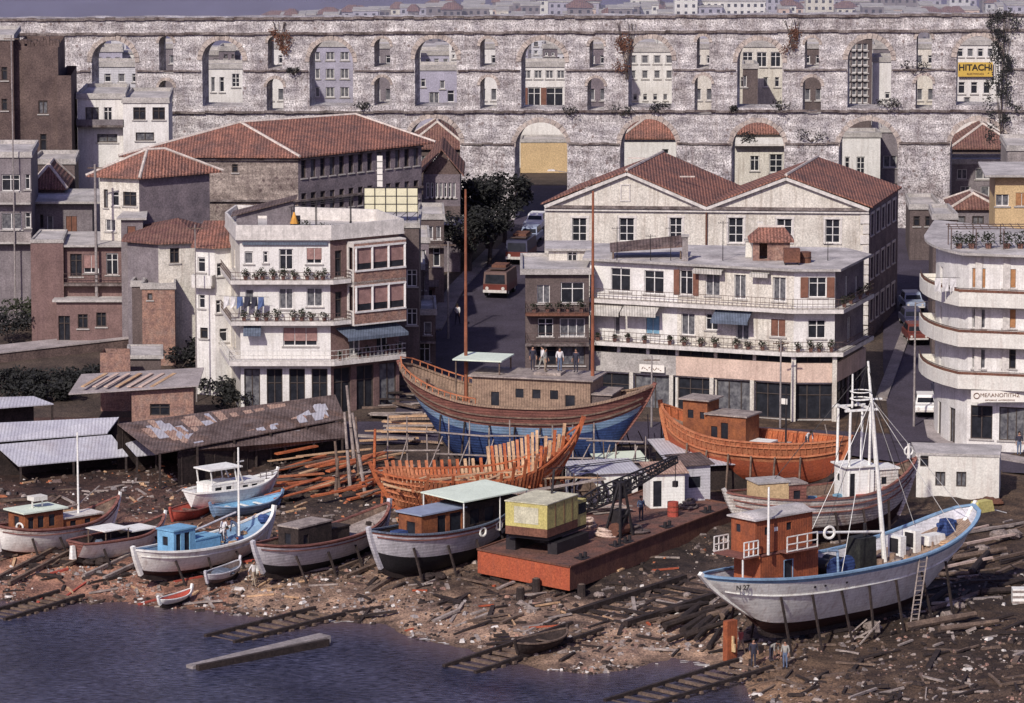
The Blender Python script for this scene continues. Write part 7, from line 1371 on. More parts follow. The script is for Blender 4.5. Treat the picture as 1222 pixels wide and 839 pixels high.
# ================================================================== long sheds at left
def longroof(label, pts, m, hgt_posts=True, name='shed_roof', posts=6, thick=.08, patches=0, pm='rustl'):
    """pts: 4 world points fl, fr, br, bl"""
    o = pts[0].copy(); o.z = h(o.x, o.y); t = thing(name, label, 'shed', o); P = [p - o for p in pts]; q = MB(); up = V((0, 0, thick)); q.hexa(P + [p + up for p in P], m); q.build('roof', t)
    for i in range(posts):
        k = i / (posts - 1) if posts > 1 else 0
        for a_, b_ in ((P[0], P[1]), (P[3], P[2])): p = a_.lerp(b_, k * .96 + .02); w = o + p; e = MB(); e.bar((p.x, p.y, h(w.x, w.y) - o.z - .2), (p.x, p.y, p.z - .01), .16, .16, 'dwood'); e.build('post', t)
    if patches:
        for k in range(patches):
            u = rnd.uniform(.02, .9); v = rnd.uniform(.05, .6); du_ = rnd.uniform(.02, .05); dv_ = rnd.uniform(.2, .38); c = []
            for a, b in ((u, v), (u + du_, v), (u + du_, v + dv_), (u, v + dv_)): c.append(P[0].lerp(P[1], a).lerp(P[3].lerp(P[2], a), b) + V((0, 0, thick + .03)))
            e = MB(); e.hexa(c + [x + V((0, 0, .03)) for x in c], pm if rnd.random() < .5 else 'zinc'); e.build('patch', t)
    w_ = MB(); w_.poly([P[3] + V((0, -.1, 0)), P[2] + V((0, -.1, 0)), V((P[2].x, P[2].y - .1, -.5)), V((P[3].x, P[3].y - .1, -.5))], 'dwood'); w_.build('back_wall', t); return t
z_ = 5.2
def seg(a, b, c, d): return [PZ(*a), PZ(*b), PZ(*c), PZ(*d)]
longroof('upper slope of the long rusty boat shed with patched sheets', seg((186, 543, 4.7), (412, 500, 4.7), (400, 472, 5.6), (140, 507, 5.6)), 'rustin', patches=60)
longroof('lower rusty lean-to roof along the front of the long shed', seg((215, 543, 3.9), (412, 518, 3.9), (410, 497, 4.6), (190, 540, 4.6)) if False else seg((232, 548, 3.6), (412, 524, 3.6), (412, 503, 4.5), (212, 540, 4.5)), 'rustin', patches=36)
longroof('pale tin roof of the upper shed bay at the far left', seg((-30, 530, 4.6), (128, 518, 4.6), (142, 499, 5.5), (-30, 507, 5.5)), 'zinc', posts=3)
longroof('pale sloping tin roof in front of the far left shed bay', seg((22, 557, 3.4), (153, 545, 3.4), (133, 520, 4.5), (-6, 532, 4.5)), 'zinc', posts=3)
longroof('narrow pale tin strip right of the sloping tin roof', seg((163, 545, 3.5), (187, 543, 3.5), (160, 518, 4.6), (140, 519, 4.6)), 'zinc', posts=2)
longroof('small flat tin roof by the path below the left bushes', seg((-30, 490, 5.2), (64, 483, 5.2), (40, 474, 5.6), (-30, 476, 5.6)), 'zinc', posts=2)
# brick hut with stones on roof
bh_, bO_ = block('low brick hut with a pale roof weighted with planks', 156, 230, 462, 502, 366, 'brick', [(179, 482, 203, 496, 'win_d')], depth=5, roof=(None,), trim=None)
q = MB(); q.hexa([(-4.6, -.5, zc(0, 470, 366) - bO_.z), (5.0, -.5, zc(0, 460, 366) - bO_.z), (5.0, 6, zc(0, 440, 372) - bO_.z), (-4.2, 6, zc(0, 448, 372) - bO_.z), (-4.6, -.5, zc(0, 470, 366) - bO_.z + .1), (5.0, -.5, zc(0, 460, 366) - bO_.z + .1), (5.0, 6, zc(0, 440, 372) - bO_.z + .1), (-4.2, 6, zc(0, 448, 372) - bO_.z + .1)], 'path'); q.build('roof', bh_)
for k in range(9): q = MB(); x = -3.6 + k * .85; q.bar((x, 0, zc(0, 466, 366) - bO_.z + .28), (x + 1.4, 4.4, zc(0, 448, 371) - bO_.z + .25), .3, .07, 'peach' if k % 3 else 'pwood'); q.build('roof_plank', bh_)
block('ruined brick wall stub above the low brick hut', 119, 155, 421, 450, 374, 'brick', [], depth=2, roof=(None,), trim=None, name='brick_wall', cat='wall')
building('garage', 'dark garage behind the low brick hut', 'garage', [wxy(155, 430, 378), wxy(192, 430, 378), wxy(192, 430, 383), wxy(155, 430, 383)], h(-28, 378) - .3, zc(0, 428, 378), 'dgrey', {}, ('flat', .1, .2), None, None)
# ================================================================== slipways, timber, litter
def slip(pa, pb, w, n, label, m='dwood', sm='dwood', rail=.22, group=None):
    A, B = G(*pa), G(*pb); d = B - A; d.z = 0; L = d.length; d.normalize(); nn = V((-d.y, d.x, 0)); t = thing('slipway', label, 'slipway', A, 0, group); za, zb_ = max(hz(A.x, A.y), -.15) + .22, hz(B.x, B.y) + .25
    for sd in (-1, 1):
        q = MB()
        for k in range(4):
            a = nn * sd * w / 2 + d * (L * k / 4); b = nn * sd * w / 2 + d * (L * (k + 1) / 4 + .1); a.z = za + (zb_ - za) * k / 4 - A.z; b.z = za + (zb_ - za) * (k + 1) / 4 - A.z; q.bar(a, b, rail, rail, m)
        q.build('rail', t)
    for i in range(n):
        k = (i + .5) / n; c = d * L * k + V((0, 0, za + (zb_ - za) * k - A.z - .16)); e = MB(); j = rnd.uniform(-.08, .08); e.bar(c - nn * (w / 2 + .25) + d * j, c + nn * (w / 2 + .25) - d * j, rnd.uniform(.2, .34), .16, sm); e.build('sleeper', t)
slip((-10, 738), (84, 713), 2.2, 9, 'dark wooden slipway running into the water at the far left', sm='wood')
slip((262, 764), (392, 732), 2.6, 9, 'dark timber slipway left of the concrete ramp', sm='wood')
slip((548, 800), (700, 752), 2.6, 12, 'timber slipway beside the dark dinghy', sm='wood')
slip((742, 842), (900, 796), 2.8, 10, 'timber slipway at the bottom edge below the big trawler', sm='wood')
slip((712, 742), (850, 698), 4.6, 9, 'wide timber launching grid between barge and trawler', rail=.35)
slip((112, 692), (200, 652), 1.6, 4, 'pale pair of launching skids under the blue cabin boat', m='gwood')
slip((0, 700), (88, 655), 1.4, 3, 'launching skids under the leftmost boat', m='wood')
slip((400, 690), (500, 648), 1.6, 4, 'skids between the open boat and the mint roofed boat', m='wood')
A, B = PZ(226, 793, .25), PZ(388, 757, .55); t = thing('concrete_ramp', 'long tapering concrete beam lying in the shallow water', 'ramp', (A.x, A.y, 0)); d = B - V((A.x, A.y, 0)); q = MB(); d2 = V((B.x - A.x, B.y - A.y, 0)); nn = V((-d2.y, d2.x, 0)).normalized(); L_n = nn * .55
b0_ = [V((0, 0, -.6)) - L_n * .6, d2 + V((0, 0, -.6)) - L_n, d2 + V((0, 0, -.6)) + L_n, V((0, 0, -.6)) + L_n * .6]; q.hexa(b0_ + [p + V((0, 0, .8 + (.35 if i in (1, 2) else 0))) for i, p in enumerate(b0_)], 'conc'); q.build('beam', t); q = MB(); q.bar(d2 * .02 + V((0, -.3, .1)) - L_n, d2 * .98 + V((0, -.3, .2)) - L_n, .3, .5, 'dwood'); q.build('fender', t)
q = G(430, 752)
def plank_thing(px, py, L, ang, w, th, m, label, group, name='plank', tilt=0, dz=0, cat='plank'):
    g = G(px, py); a = V((math.cos(ang), math.sin(ang), 0)) * L / 2; q = MB(); z0 = hz(g.x - a.x, g.y - a.y) - g.z + th / 2 + dz; z1 = hz(g.x + a.x, g.y + a.y) - g.z + th / 2 + dz + tilt; m0 = V((0, 0, (z0 + z1) / 2 + rnd.uniform(-.02, .04)))
    if name == 'log':
        q.tube(V((-a.x, -a.y, z0 + th / 2)), m0 + V((0, 0, th / 2)), th * 1.0, th * .9, m, 8); q.tube(m0 + V((0, 0, th / 2)), V((a.x, a.y, z1 + th / 2)), th * .9, th * .7, m, 8)
    else: q.bar(V((-a.x, -a.y, z0)), m0, w, th, m); q.bar(m0, V((a.x, a.y, z1)), w * .95, th * .95, m)
    o = q.build(name, None, loc=g); tag(o, label, cat, group); return o
HD = math.atan2(11, 9)
def scatter(n, x0, x1, y0, y1, mats, label, group, L=(1, 4), w=(.15, .35), th=.08, name='plank', spread=.5, base=HD, cat='plank', seed=1, poly=None, pile=0, stuff=False):
    acc = MB() if stuff else None
    r_ = random.Random(seed); k = 0
    while k < n:
        px, py = r_.uniform(x0, x1), r_.uniform(y0, y1)
        if poly and not poly(px, py): continue
        if stuff:
            g = G(px, py); a = base + r_.gauss(0, spread); ln = r_.uniform(*L) / 2; d = V((math.cos(a), math.sin(a), 0)) * ln; A = V((g.x - d.x, g.y - d.y, hz(g.x - d.x, g.y - d.y) + .06)); B = V((g.x + d.x, g.y + d.y, hz(g.x + d.x, g.y + d.y) + .08)); acc.bar(A, B, r_.uniform(*w), th, r_.choice(mats)); k += 1; continue
        plank_thing(px, py, r_.uniform(*L), base + r_.gauss(0, spread), r_.uniform(*w), th * r_.uniform(.7, 1.4), r_.choice(mats), label, group, name, r_.uniform(0, .15), r_.uniform(0, pile), cat); k += 1
    if stuff: tag(acc.build('wood_litter'), label, 'litter', None, 'stuff')
scatter(26, 1000, 1222, 640, 800, ['dwood', 'dwood', 'wood', 'gwood'], 'weathered plank lying on the dark ground at right', 'planks on the right bank', (1.5, 6), (.2, .4), .12, spread=.45, base=.6, seed=2)
scatter(16, 1060, 1222, 660, 760, ['dwood', 'wood'], 'dark log lying on the right bank', 'logs on the right bank', (2.5, 6.5), th=.2, name='log', spread=.35, base=.55, cat='log', seed=3)
scatter(14, 1110, 1215, 630, 690, ['wood', 'peach', 'gwood', 'dwood'], 'long spar stacked behind the bow of the white trawler', 'spars behind the trawler bow', (3, 7), (.15, .3), .14, spread=.15, base=.75, seed=4, pile=.3)
scatter(14, 800, 872, 728, 768, ['dwood', 'dwood', 'wood'], 'tarred log in the heap between the grid and the trawler', 'tarred log heap', (2, 5), th=.22, name='log', spread=.25, base=.8, cat='log', seed=5, pile=.4)
scatter(24, 560, 860, 705, 760, ['dwood', 'wood', 'gwood'], 'short dark timber on the beach below the barge', 'timbers below the barge', (.8, 3.4), (.14, .3), .12, spread=.7, seed=6)
scatter(30, 430, 640, 690, 740, ['dwood', 'dwood', 'wood', 'gwood'], 'broken timber on the sand below the mint roofed boat', 'broken timbers on the sand', (.8, 3.5), (.14, .3), .13, spread=.8, seed=7)
scatter(22, 20, 440, 672, 722, ['dwood', 'wood', 'gwood', 'bred'], 'driftwood plank on the left beach', 'driftwood on the left beach', (.8, 3.2), (.12, .26), .1, spread=.6, seed=8)
scatter(34, 325, 455, 548, 600, ['lwood', 'owood', 'pwood', 'owood', 'wood'], 'reddish sawn board in the timber heap behind the open boat', 'reddish boards behind the open boat', (2.5, 6.5), (.25, .45), .09, spread=.18, base=.75, seed=9, pile=.9)
scatter(24, 455, 575, 500, 535, ['pwood', 'pwood', 'gwood', 'tan'], 'pale sawn plank stacked beside the unfinished hull', 'pale planks beside the unfinished hull', (2.5, 5), (.3, .5), .1, spread=.25, base=-.25, seed=10, pile=1.0)
scatter(16, 450, 520, 468, 500, ['gwood', 'wood', 'dwood'], 'weathered board under the stern of the blue ship', 'boards under the blue ship stern', (2, 4.5), (.25, .45), .1, spread=.3, base=.1, seed=11, pile=.8)
scatter(18, 640, 800, 555, 600, ['dwood', 'wood', 'gwood', 'redlead'], 'scrap timber in the yard between ribs and barge', 'scrap timber between ribs and barge', (1, 3.5), (.14, .3), .1, spread=.8, seed=12, pile=.3)
scatter(12, 880, 1222, 790, 836, ['dwood', 'wood'], 'driftwood stick on the bottom right shore', 'driftwood on the bottom right shore', (.8, 2.6), (.1, .2), .1, spread=.8, seed=13)
scatter(40, 560, 880, 690, 790, ['dwood', 'wood', 'gwood', 'dwood'], 'broken boards littering the beach between barge and water', 'boards between barge and water', (.6, 2.6), (.12, .3), .12, spread=.9, seed=31, stuff=True)
scatter(44, 940, 1222, 700, 836, ['dwood', 'wood', 'dwood', 'gwood'], 'split timber in the dark litter below the trawler', 'timbers below the trawler', (.6, 3), (.12, .3), .14, spread=.9, seed=32)
scatter(34, 0, 330, 590, 690, ['dwood', 'wood', 'gwood'], 'scrap board lying between the left boats', 'scrap boards between the left boats', (.8, 3.4), (.14, .34), .14, spread=.7, seed=33)
scatter(150, 880, 1222, 620, 836, ['gwood', 'wood', 'dwood', 'dwood'], 'loose sticks and battens littering the right hand yard', 'battens on the right hand yard', (.5, 2.2), (.08, .2), .1, spread=1.0, seed=41, stuff=True)
scatter(150, 430, 800, 560, 760, ['gwood', 'wood', 'dwood', 'pwood', 'redlead'], 'loose battens littering the middle of the yard', 'battens in the middle of the yard', (.5, 2.2), (.08, .2), .1, spread=1.0, seed=42, stuff=True)
scatter(120, 0, 430, 570, 715, ['gwood', 'wood', 'dwood', 'pwood'], 'loose battens littering the left part of the yard', 'battens on the left part of the yard', (.5, 2.2), (.08, .2), .1, spread=1.0, seed=43, stuff=True)
scatter(24, 660, 840, 590, 640, ['dwood', 'wood', 'gwood'], 'scrap poles strewn behind the barge huts', 'scrap poles behind the barge huts', (1, 3.4), (.1, .2), .1, spread=.9, seed=34, stuff=True)
# leaning poles by the shed
for i, (px, py, hh, dx) in enumerate([(405, 585, 3.4, -.3), (418, 580, 5.2, -.4), (428, 575, 4.6, -.2), (436, 588, 5.6, -.9), (446, 580, 4.0, .1), (400, 592, 2.6, .2), (424, 560, 6.0, -.6)]):
    g = G(px, py); t = thing('leaning_pole', ['shortest stout pole standing by the shed end', 'tall leaning pole by the shed end', 'straight brown pole by the shed end', 'long pole leaning back toward the shed end', 'pole standing beside the ribbed stem', 'low broken pole at the corner of the shed', 'highest thin pole behind the shed end'][i], 'pole', g); q = MB(); q.tube((0, 0, -.2), (dx, .5, hh), .14, .09, ['wood', 'gwood', 'wood', 'gwood', 'owood', 'wood', 'gwood'][i], 8); q.build('shaft', t); q = MB(); q.torus((dx * .5, .25, hh * .5), .14, .03, (0, 0, 1), 'dwood', 8, 4); q.build('lashing', t)
g = G(460, 608); t = thing('trestle', 'red lead painted timber trestle at the end of the ribbed hull', 'trestle', g); q = MB()
for a_, b_ in (((-.3, 0, -.1), (-.1, .4, 2.8)), ((.9, 0, -.1), (.6, .4, 2.8)), ((-.5, .4, 2.8), (1.6, .4, 2.9)), ((-.3, 0, 1), (.9, 0, 1.1))): q.bar(a_, b_, .16, .16, 'owood')
q.build('frame', t); q = MB(); q.bar((-1.8, .3, 2.5), (2.0, .5, 3.0), .2, .08, 'gwood'); q.build('cross_plank', t)
# tangled scaffolding poles between ribs and barge
for i in range(16):
    px, py = rnd.uniform(650, 790), rnd.uniform(555, 585); g = G(px, py); t = tag(MB().tube((0, 0, -.1), (rnd.uniform(-1.4, 1.4), rnd.uniform(-.8, .8), rnd.uniform(2.2, 4.2)), .05, .04, rnd.choice(['gwood', 'wood', 'dwood']), 6).build('scaffold_pole', None, loc=g), 'thin scaffold pole in the tangle behind the barge', 'pole', 'scaffold poles behind the barge')
for i in range(12):
    px, py = rnd.uniform(790, 1000), rnd.uniform(548, 562); g = G(px, py); t = tag(MB().tube((0, 0, -.1), (rnd.uniform(-1.0, 1.0), rnd.uniform(-.4, .4), rnd.uniform(1.6, 3.0)), .05, .04, rnd.choice(['gwood', 'owood', 'wood']), 6).build('scaffold_pole', None, loc=g), 'thin shoring pole against the orange primed hull', 'pole', 'shoring poles by the orange hull')
# rocks and litter
def rock(px, py, r, label, m='rubble'):
    g = G(px, py); o = MB().ball((0, 0, r * .3), r, m, .65, 6, .18).build('rock', None, loc=g); tag(o, label, 'rock')
for i, (px, py, r) in enumerate([(1042, 752, .6), (1192, 642, .65), (1172, 658, .5), (1130, 738, .5), (1146, 726, .4), (1210, 640, .55), (715, 712, .35), (622, 722, .3), (655, 718, .25), (820, 712, .3)]): rock(px, py, r, ['big grey boulder under the trawler ladder', 'pale boulder near the yellow bow fender', 'brown boulder below the pale boulder', 'dark rock among planks at right', 'small pale rock beside the dark rock at right', 'boulder at the right edge behind the spars', 'small rock at the front of the barge', 'stump like rock below the barge corner', 'tiny rock near the barge corner', 'small rock by the launching grid'][i])
g = G(1216, 720); t = thing('crate', 'pale crate standing at the right edge among the timbers', 'crate', g); q = MB(); q.box((0, 0, .5), (.9, .9, 1.0), 'bwhite'); q.build('body', t); q = MB()
for z in (.15, .5, .85): q.box((0, -.46, z), (.96, .04, .14), 'gwood')
q.build('slats', t)
g = G(1008, 768); t = thing('sawhorse', 'crossed pale poles standing below the trawler', 'trestle', g); q = MB(); q.bar((0, 0, 0), (1.9, .3, .9), .08, .08, 'gwood'); q.bar((.9, -.3, 0), (2.2, .5, 1.3), .08, .08, 'gwood'); q.bar((0, 1.2, 0), (1.4, .6, 1.4), .08, .08, 'gwood'); q.build('poles', t)
lt = MB(); r_ = random.Random(21)
for i in range(26000):
    x = r_.uniform(-45, 42); ys = lerp_tab(SH, x); t_ = r_.random() ** 1.3 * 42; y = ys - .5 + t_
    if y > 362: continue
    if NZ.noise(V((x * .22, y * .22, 5))) + r_.uniform(-.35, .35) < -.05: continue
    s = r_.choice([.03, .04, .05, .06, .08, .12]) * r_.uniform(.6, 1.5); z = hz(x, y); m = r_.choice(['rubble', 'gwood', 'dwood', 'conc', 'rubble', 'dwood', 'wood', 'trim', 'dwood', 'dwood'] + (['pwood', 'lwood'] if y > 325 else ['brick']))
    if (t_ > 13 or x > 16) and m in ('trim', 'conc', 'rubble', 'pwood') and r_.random() < .8: m = r_.choice(['dwood', 'wood', 'brownstone', 'ledge'])
    a = r_.uniform(0, 3.14); el = r_.choice([1, 1, 2.2]); c, q = math.cos(a) * s, math.sin(a) * s
    P = [V((x + (c * px_ * el - q * py_), y + (q * px_ * el + c * py_), z - .02)) for px_, py_ in ((-1, -1), (1, -1), (1, 1), (-1, 1))]; T = [p.lerp(V((x, y, z)), .35) + V((0, 0, s * r_.uniform(.5, 1.3))) for p in P]; lt.hexa(P + T, m)
tag(lt.build('stones_and_chips'), 'stones, chips and litter strewn over the shipyard beach', 'litter', None, 'stuff')
fm = MB()
for i in range(260):
    x = r_.uniform(-44, 14); ys = lerp_tab(SH, x); y = ys + .1 + r_.uniform(-.5, .3)
    if NZ.noise(V((x * .3, 0, 0))) < .12: continue
    fm.addf([(x, y, .03), (x + r_.uniform(.2, .8), y + .05, .03), (x + r_.uniform(.2, .7), y + .16, .04), (x, y + .1, .03)], [(0, 1, 2, 3)], 'trim')
tag(fm.build('surf_foam'), 'thin broken line of foam along the waterline', 'foam', None, 'stuff')
# heaps of stones under boats & tarred net heaps
for i, (px, py, l) in enumerate([(520, 690, 'dark net heap under the mint roofed boat'), (905, 700, 'net heap beside the stern of the white trawler'), (110, 672, 'dark heap of rope near the red transom boat'), (350, 596, 'heap of tarred rope beside the open boat'), (640, 700, 'low heap of netting at the barge corner'), (1180, 600, 'heap of brown nets on the right bank')]):
    g = G(px, py); o = MB()
    for k in range(5): o.ball((rnd.uniform(-.7, .7), rnd.uniform(-.5, .5), .15), rnd.uniform(.35, .6), 'dwood' if i != 5 else 'leafr', .5, 7, .2)
    tag(o.build('net_heap', None, loc=g), l, 'net heap')
for i, (px, py, l) in enumerate([(640, 705, 'upright dark stump post at the barge front'), (621, 716, 'short mooring stump left of the barge corner'), (694, 712, 'mooring stump right of the barge corner')]):
    g = G(px, py); tag(MB().tube((0, 0, -.2), (0, 0, .8), .3, .26, 'dwood', 10).tube((0, 0, .8), (0, 0, .86), .2, .16, 'wood', 10).build('mooring_stump', None, loc=g), l, 'stump')
g = G(283, 694); t = thing('float_ball', 'white round float on a post beside the open boat', 'float', G(306, 694)); q = MB(); q.ball((0, 0, .75), .32, 'bwhite', 1, 8); q.build('ball', t); q = MB(); q.tube((0, 0, -.1), (0, 0, .5), .05, .05, 'wood', 6); q.build('stick', t)
# ================================================================== vehicles
def wheels(t, xs, w, r, m='rubber'):
    for x in xs:
        for s in (-1, 1):
            q = MB(); q.tube((x, s * (w / 2 - .02), r), (x, s * (w / 2 - .22), r), r, r, m, 14); o = q.build('wheel', t); q = MB(); q.tube((x, s * (w / 2 + .0), r), (x, s * (w / 2 - .03), r), r * .5, r * .5, 'trim', 10); q.build('rim', o)
def car(loc, rz, m, label, L=4.0, w=1.62, hh=1.4, pick=False, group=None):
    t = thing('parked_car', label, 'car', loc, rz, group); q = MB(); prof = [(-L / 2, .35), (-L / 2, .75), (-L / 2 + .1, .85), (L / 2 - .15, .82), (L / 2, .7), (L / 2, .35)]; n = len(prof)
    P = [(x, -w / 2, z) for x, z in prof] + [(x, w / 2, z) for x, z in prof]; q.addf(P, [(i, (i + 1) % n, n + (i + 1) % n, n + i) for i in range(n)] + [tuple(range(n))[::-1], tuple(range(n, 2 * n))], m); q.build('body', t)
    x0, x1 = (-L * .42, L * .22) if not pick else (-.1, L * .25); c = MB(); wi = w / 2 - .08; c.hexa([(x0, -wi, .83), (x1, -wi, .83), (x1, wi, .83), (x0, wi, .83), (x0 + .35, -wi + .1, hh), (x1 - .5, -wi + .1, hh), (x1 - .5, wi - .1, hh), (x0 + .35, wi - .1, hh)], m); c.build('cabin', t)
    g = MB()
    for s in (-1, 1): g.poly([(x0 + .2, s * (wi - .005), .9), (x1 - .2, s * (wi - .005), .9), (x1 - .5, s * (wi - .075), hh - .08), (x0 + .38, s * (wi - .075), hh - .08)], 'glass')
    g.build('side_window', t); g = MB(); g.poly([(x1 - .03, -wi + .1, .9), (x1 - .03, wi - .1, .9), (x1 - .46, wi - .18, hh - .06), (x1 - .46, -wi + .18, hh - .06)], 'glass'); g.build('windscreen', t); g = MB(); g.poly([(x0 + .02, wi - .1, .9), (x0 + .02, -wi + .1, .9), (x0 + .32, -wi + .18, hh - .06), (x0 + .32, wi - .18, hh - .06)], 'glass'); g.build('rear_window', t)
    for s in (-1, 1): g = MB(); g.tube((L / 2 + .01, s * w * .36, .63), (L / 2 + .04, s * w * .36, .63), .1, .1, 'trim', 10); g.build('headlight', t)
    g = MB(); g.bx(L / 2, L / 2 + .08, -w / 2 + .05, w / 2 - .05, .38, .5, 'trim'); g.build('bumper', t); wheels(t, (-L * .31, L * .31), w, .31); return t
F = lambda px, py, dz=.12: G(px, py) + V((0, 0, dz))
car(F(1104, 496, .25), -1.62, 'carw', 'white saloon car driving toward the shore on the right street')
for i, (px, py, m, l) in enumerate([(1128, 478, 'card', 'dark car parked behind the corner of the rounded apartment house'), (1088, 392, 'card', 'dark car halfway up the shaded right street'), (1092, 410, 'carr', 'brick red car parked on the shaded right street'), (1088, 372, 'carb', 'pale car at the top of the shaded right street'), (633, 292, 'carb', 'pale blue car near the aqueduct end of the street'), (640, 276, 'carw', 'white car under the aqueduct arch')]): car(F(px, py, .25), -1.5 if px > 1000 else -1.75, m, l)
def bus(px, py, rz, L, w, hh, m, label, glassh=.9, truck=False):
    t = thing('bus' if not truck else 'lorry', label, 'bus' if not truck else 'lorry', F(px, py, .1), rz); q = MB(); q.bx(-L / 2, L / 2, -w / 2, w / 2, .45, hh * .52, m if not truck else 'carr'); q.build('lower_body', t); q = MB(); q.box((0, 0, hh * .52 + hh * .24), (L, w, hh * .475), 'busc' if not truck else 'card', 0, .94); q.build('upper_body', t); g = MB(); g.poly([(L / 2 - .01, -w * .42, hh * .56), (L / 2 - .01, w * .42, hh * .56), (L / 2 - .12, w * .4, hh * .9), (L / 2 - .12, -w * .4, hh * .9)], 'glass')
    g.v = [(x + .06, y, z) for x, y, z in g.v]; g.build('windscreen', t)
    for k in range(5):
        for s in (-1, 1): g = MB(); x = -L / 2 + .6 + k * (L - 1.0) / 5; y = s * (w / 2 - .015); g.poly([(x, y, hh * .58), (x + (L - 1) / 5 - .2, y, hh * .58), (x + (L - 1) / 5 - .2, y - s * .04, hh * .86), (x, y - s * .04, hh * .86)], 'glass'); g.build('window', t)
    g = MB(); g.bx(L / 2, L / 2 + .1, -w / 2, w / 2, .4, .62, 'trim'); g.build('bumper', t)
    for s in (-1, 1): g = MB(); g.tube((L / 2, s * w * .34, hh * .36), (L / 2 + .05, s * w * .34, hh * .36), .14, .14, 'trim', 10); g.build('headlight', t)
    g = MB(); g.bx(-L / 2 + .5, L / 2 - .8, -w * .35, w * .35, hh + .12, hh + .18, 'rail'); g.bx(-L / 2 + 1, L / 2 - 1.5, -w * .3, w * .3, hh + .184, hh + .4, 'brust_shade'); g.build('roof_rack', t); wheels(t, (-L * .3, L * .32), w, .45)
bus(597, 352, -1.78, 4.2, 2.0, 2.1, 'carr', 'small old bus with a loaded roof rack coming down the street'); bus(622, 312, -1.75, 4.6, 1.9, 2.0, 'card', 'dark lorry following the bus down the street', truck=True)
# ================================================================== people
def person_mesh(pose):
    J = {'pel': (0, 0, .94, .135, 't'), 'wai': (0, 0, 1.08, .125, 's'), 'che': (0, .01, 1.29, .155, 's'), 'nec': (0, .01, 1.46, .06, 'k'), 'hd0': (0, -.005, 1.53, .075, 'k'), 'hd1': (0, -.01, 1.61, .1, 'k'), 'hd2': (0, 0, 1.69, .085, 'h'), 'nos': (0, -.115, 1.59, .018, 'k')}
    E = [('pel', 'wai'), ('wai', 'che'), ('che', 'nec'), ('nec', 'hd0'), ('hd0', 'hd1'), ('hd1', 'hd2'), ('hd1', 'nos')]
    for s, n in ((-1, 'l'), (1, 'r')):
        sw = {'stand': 0, 'walk': s * .22, 'bend': 0}[pose]; ar = {'stand': (.0, -.12), 'walk': (-s * .12, -s * .28), 'bend': (-.12, -.3)}[pose]
        J.update({n + 'sh': (s * .19, .01, 1.4, .07, 's'), n + 'el': (s * .25, .03 + ar[0], 1.13, .048, 's'), n + 'wr': (s * .25, -.02 + ar[1], .9, .032, 'k'), n + 'ha': (s * .25, -.03 + ar[1], .82, .04, 'k'), n + 'hp': (s * .09, 0, .88, .1, 't'), n + 'kn': (s * .1, -.02 + sw * .6, .49, .062, 't'), n + 'an': (s * .1, .02 + sw * 1.2, .09, .045, 't'), n + 'to': (s * .11, -.14 + sw * 1.2, .04, .04, 'h')})
        E += [('che', n + 'sh'), (n + 'sh', n + 'el'), (n + 'el', n + 'wr'), (n + 'wr', n + 'ha'), ('pel', n + 'hp'), (n + 'hp', n + 'kn'), (n + 'kn', n + 'an'), (n + 'an', n + 'to')]
        for k, (dy, ln) in enumerate([(-.03, .07), (-.01, .085), (.01, .08), (.03, .06)]): J[n + 'f%d' % k] = (s * .245, -.03 + ar[1] + dy, .80 - ln, .009, 'k'); E.append((n + 'ha', n + 'f%d' % k))
        J[n + 'th'] = (s * .235, -.09 + ar[1], .79, .011, 'k'); E.append((n + 'ha', n + 'th'))
    if pose == 'bend':
        for k in list(J):
            x, y, z, r, c = J[k]
            if z > .95 and k[1:] not in ('hp', 'kn', 'an', 'to') or k[1:3] in ('wr', 'ha', 'th') or k[1:2] == 'f' or k[1:] == 'el':
                a = R(62); dy, dz_ = y, z - .95; J[k] = (x, dy * math.cos(a) - dz_ * math.sin(a), .95 + dz_ * math.cos(a) + dy * math.sin(a), r, c)
        for n, s in (('l', -1), ('r', 1)):
            x, y, z, r, c = J[n + 'sh']; dd = [(n + 'el', .28, .02), (n + 'wr', .52, -.04), (n + 'ha', .6, -.05), (n + 'th', .64, -.1)] + [(n + 'f%d' % k, .68, -.05 + .02 * k) for k in range(4)]
            for k, dz_, dy in dd: J[k] = (x * 1.1, y + dy, z - dz_, J[k][3], J[k][4])
    ks = list(J); me = bpy.data.meshes.new('b'); me.from_pydata([J[k][:3] for k in ks], [(ks.index(a), ks.index(b)) for a, b in E], []); o = bpy.data.objects.new('b', me); COL.objects.link(o); m = o.modifiers.new('s', 'SKIN'); m.use_smooth_shade = True
    for i, k in enumerate(ks): me.skin_vertices[0].data[i].radius = (J[k][3], J[k][3]); me.skin_vertices[0].data[i].use_root = (k == 'pel')
    sb_ = o.modifiers.new('u', 'SUBSURF'); sb_.levels = 1; sb_.render_levels = 1; dg = bpy.context.evaluated_depsgraph_get(); out = bpy.data.meshes.new_from_object(o.evaluated_get(dg)); bpy.data.objects.remove(o); out.name = 'person'
    out.materials.clear()
    for x in 'skth': out.materials.append(M['skin'])
    segs = [(V(J[a][:3]), V(J[b][:3]), J[a][4], J[b][4]) for a, b in E]
    for p in out.polygons:
        c = p.center; best = (9, 's')
        for a, b, ca_, cb_ in segs:
            d = b - a; t = max(0, min(1, (c - a).dot(d) / d.length_squared)); q = a + d * t; dist = (c - q).length
            if dist < best[0]: best = (dist, ca_ if t < .5 else cb_)
        lab = best[1]
        p.material_index = {'s': 1, 'k': 0, 't': 2, 'h': 3}[lab]
    return out, V(J['hd1'][:3])
PM = {k: person_mesh(k) for k in ('stand', 'walk', 'bend')}
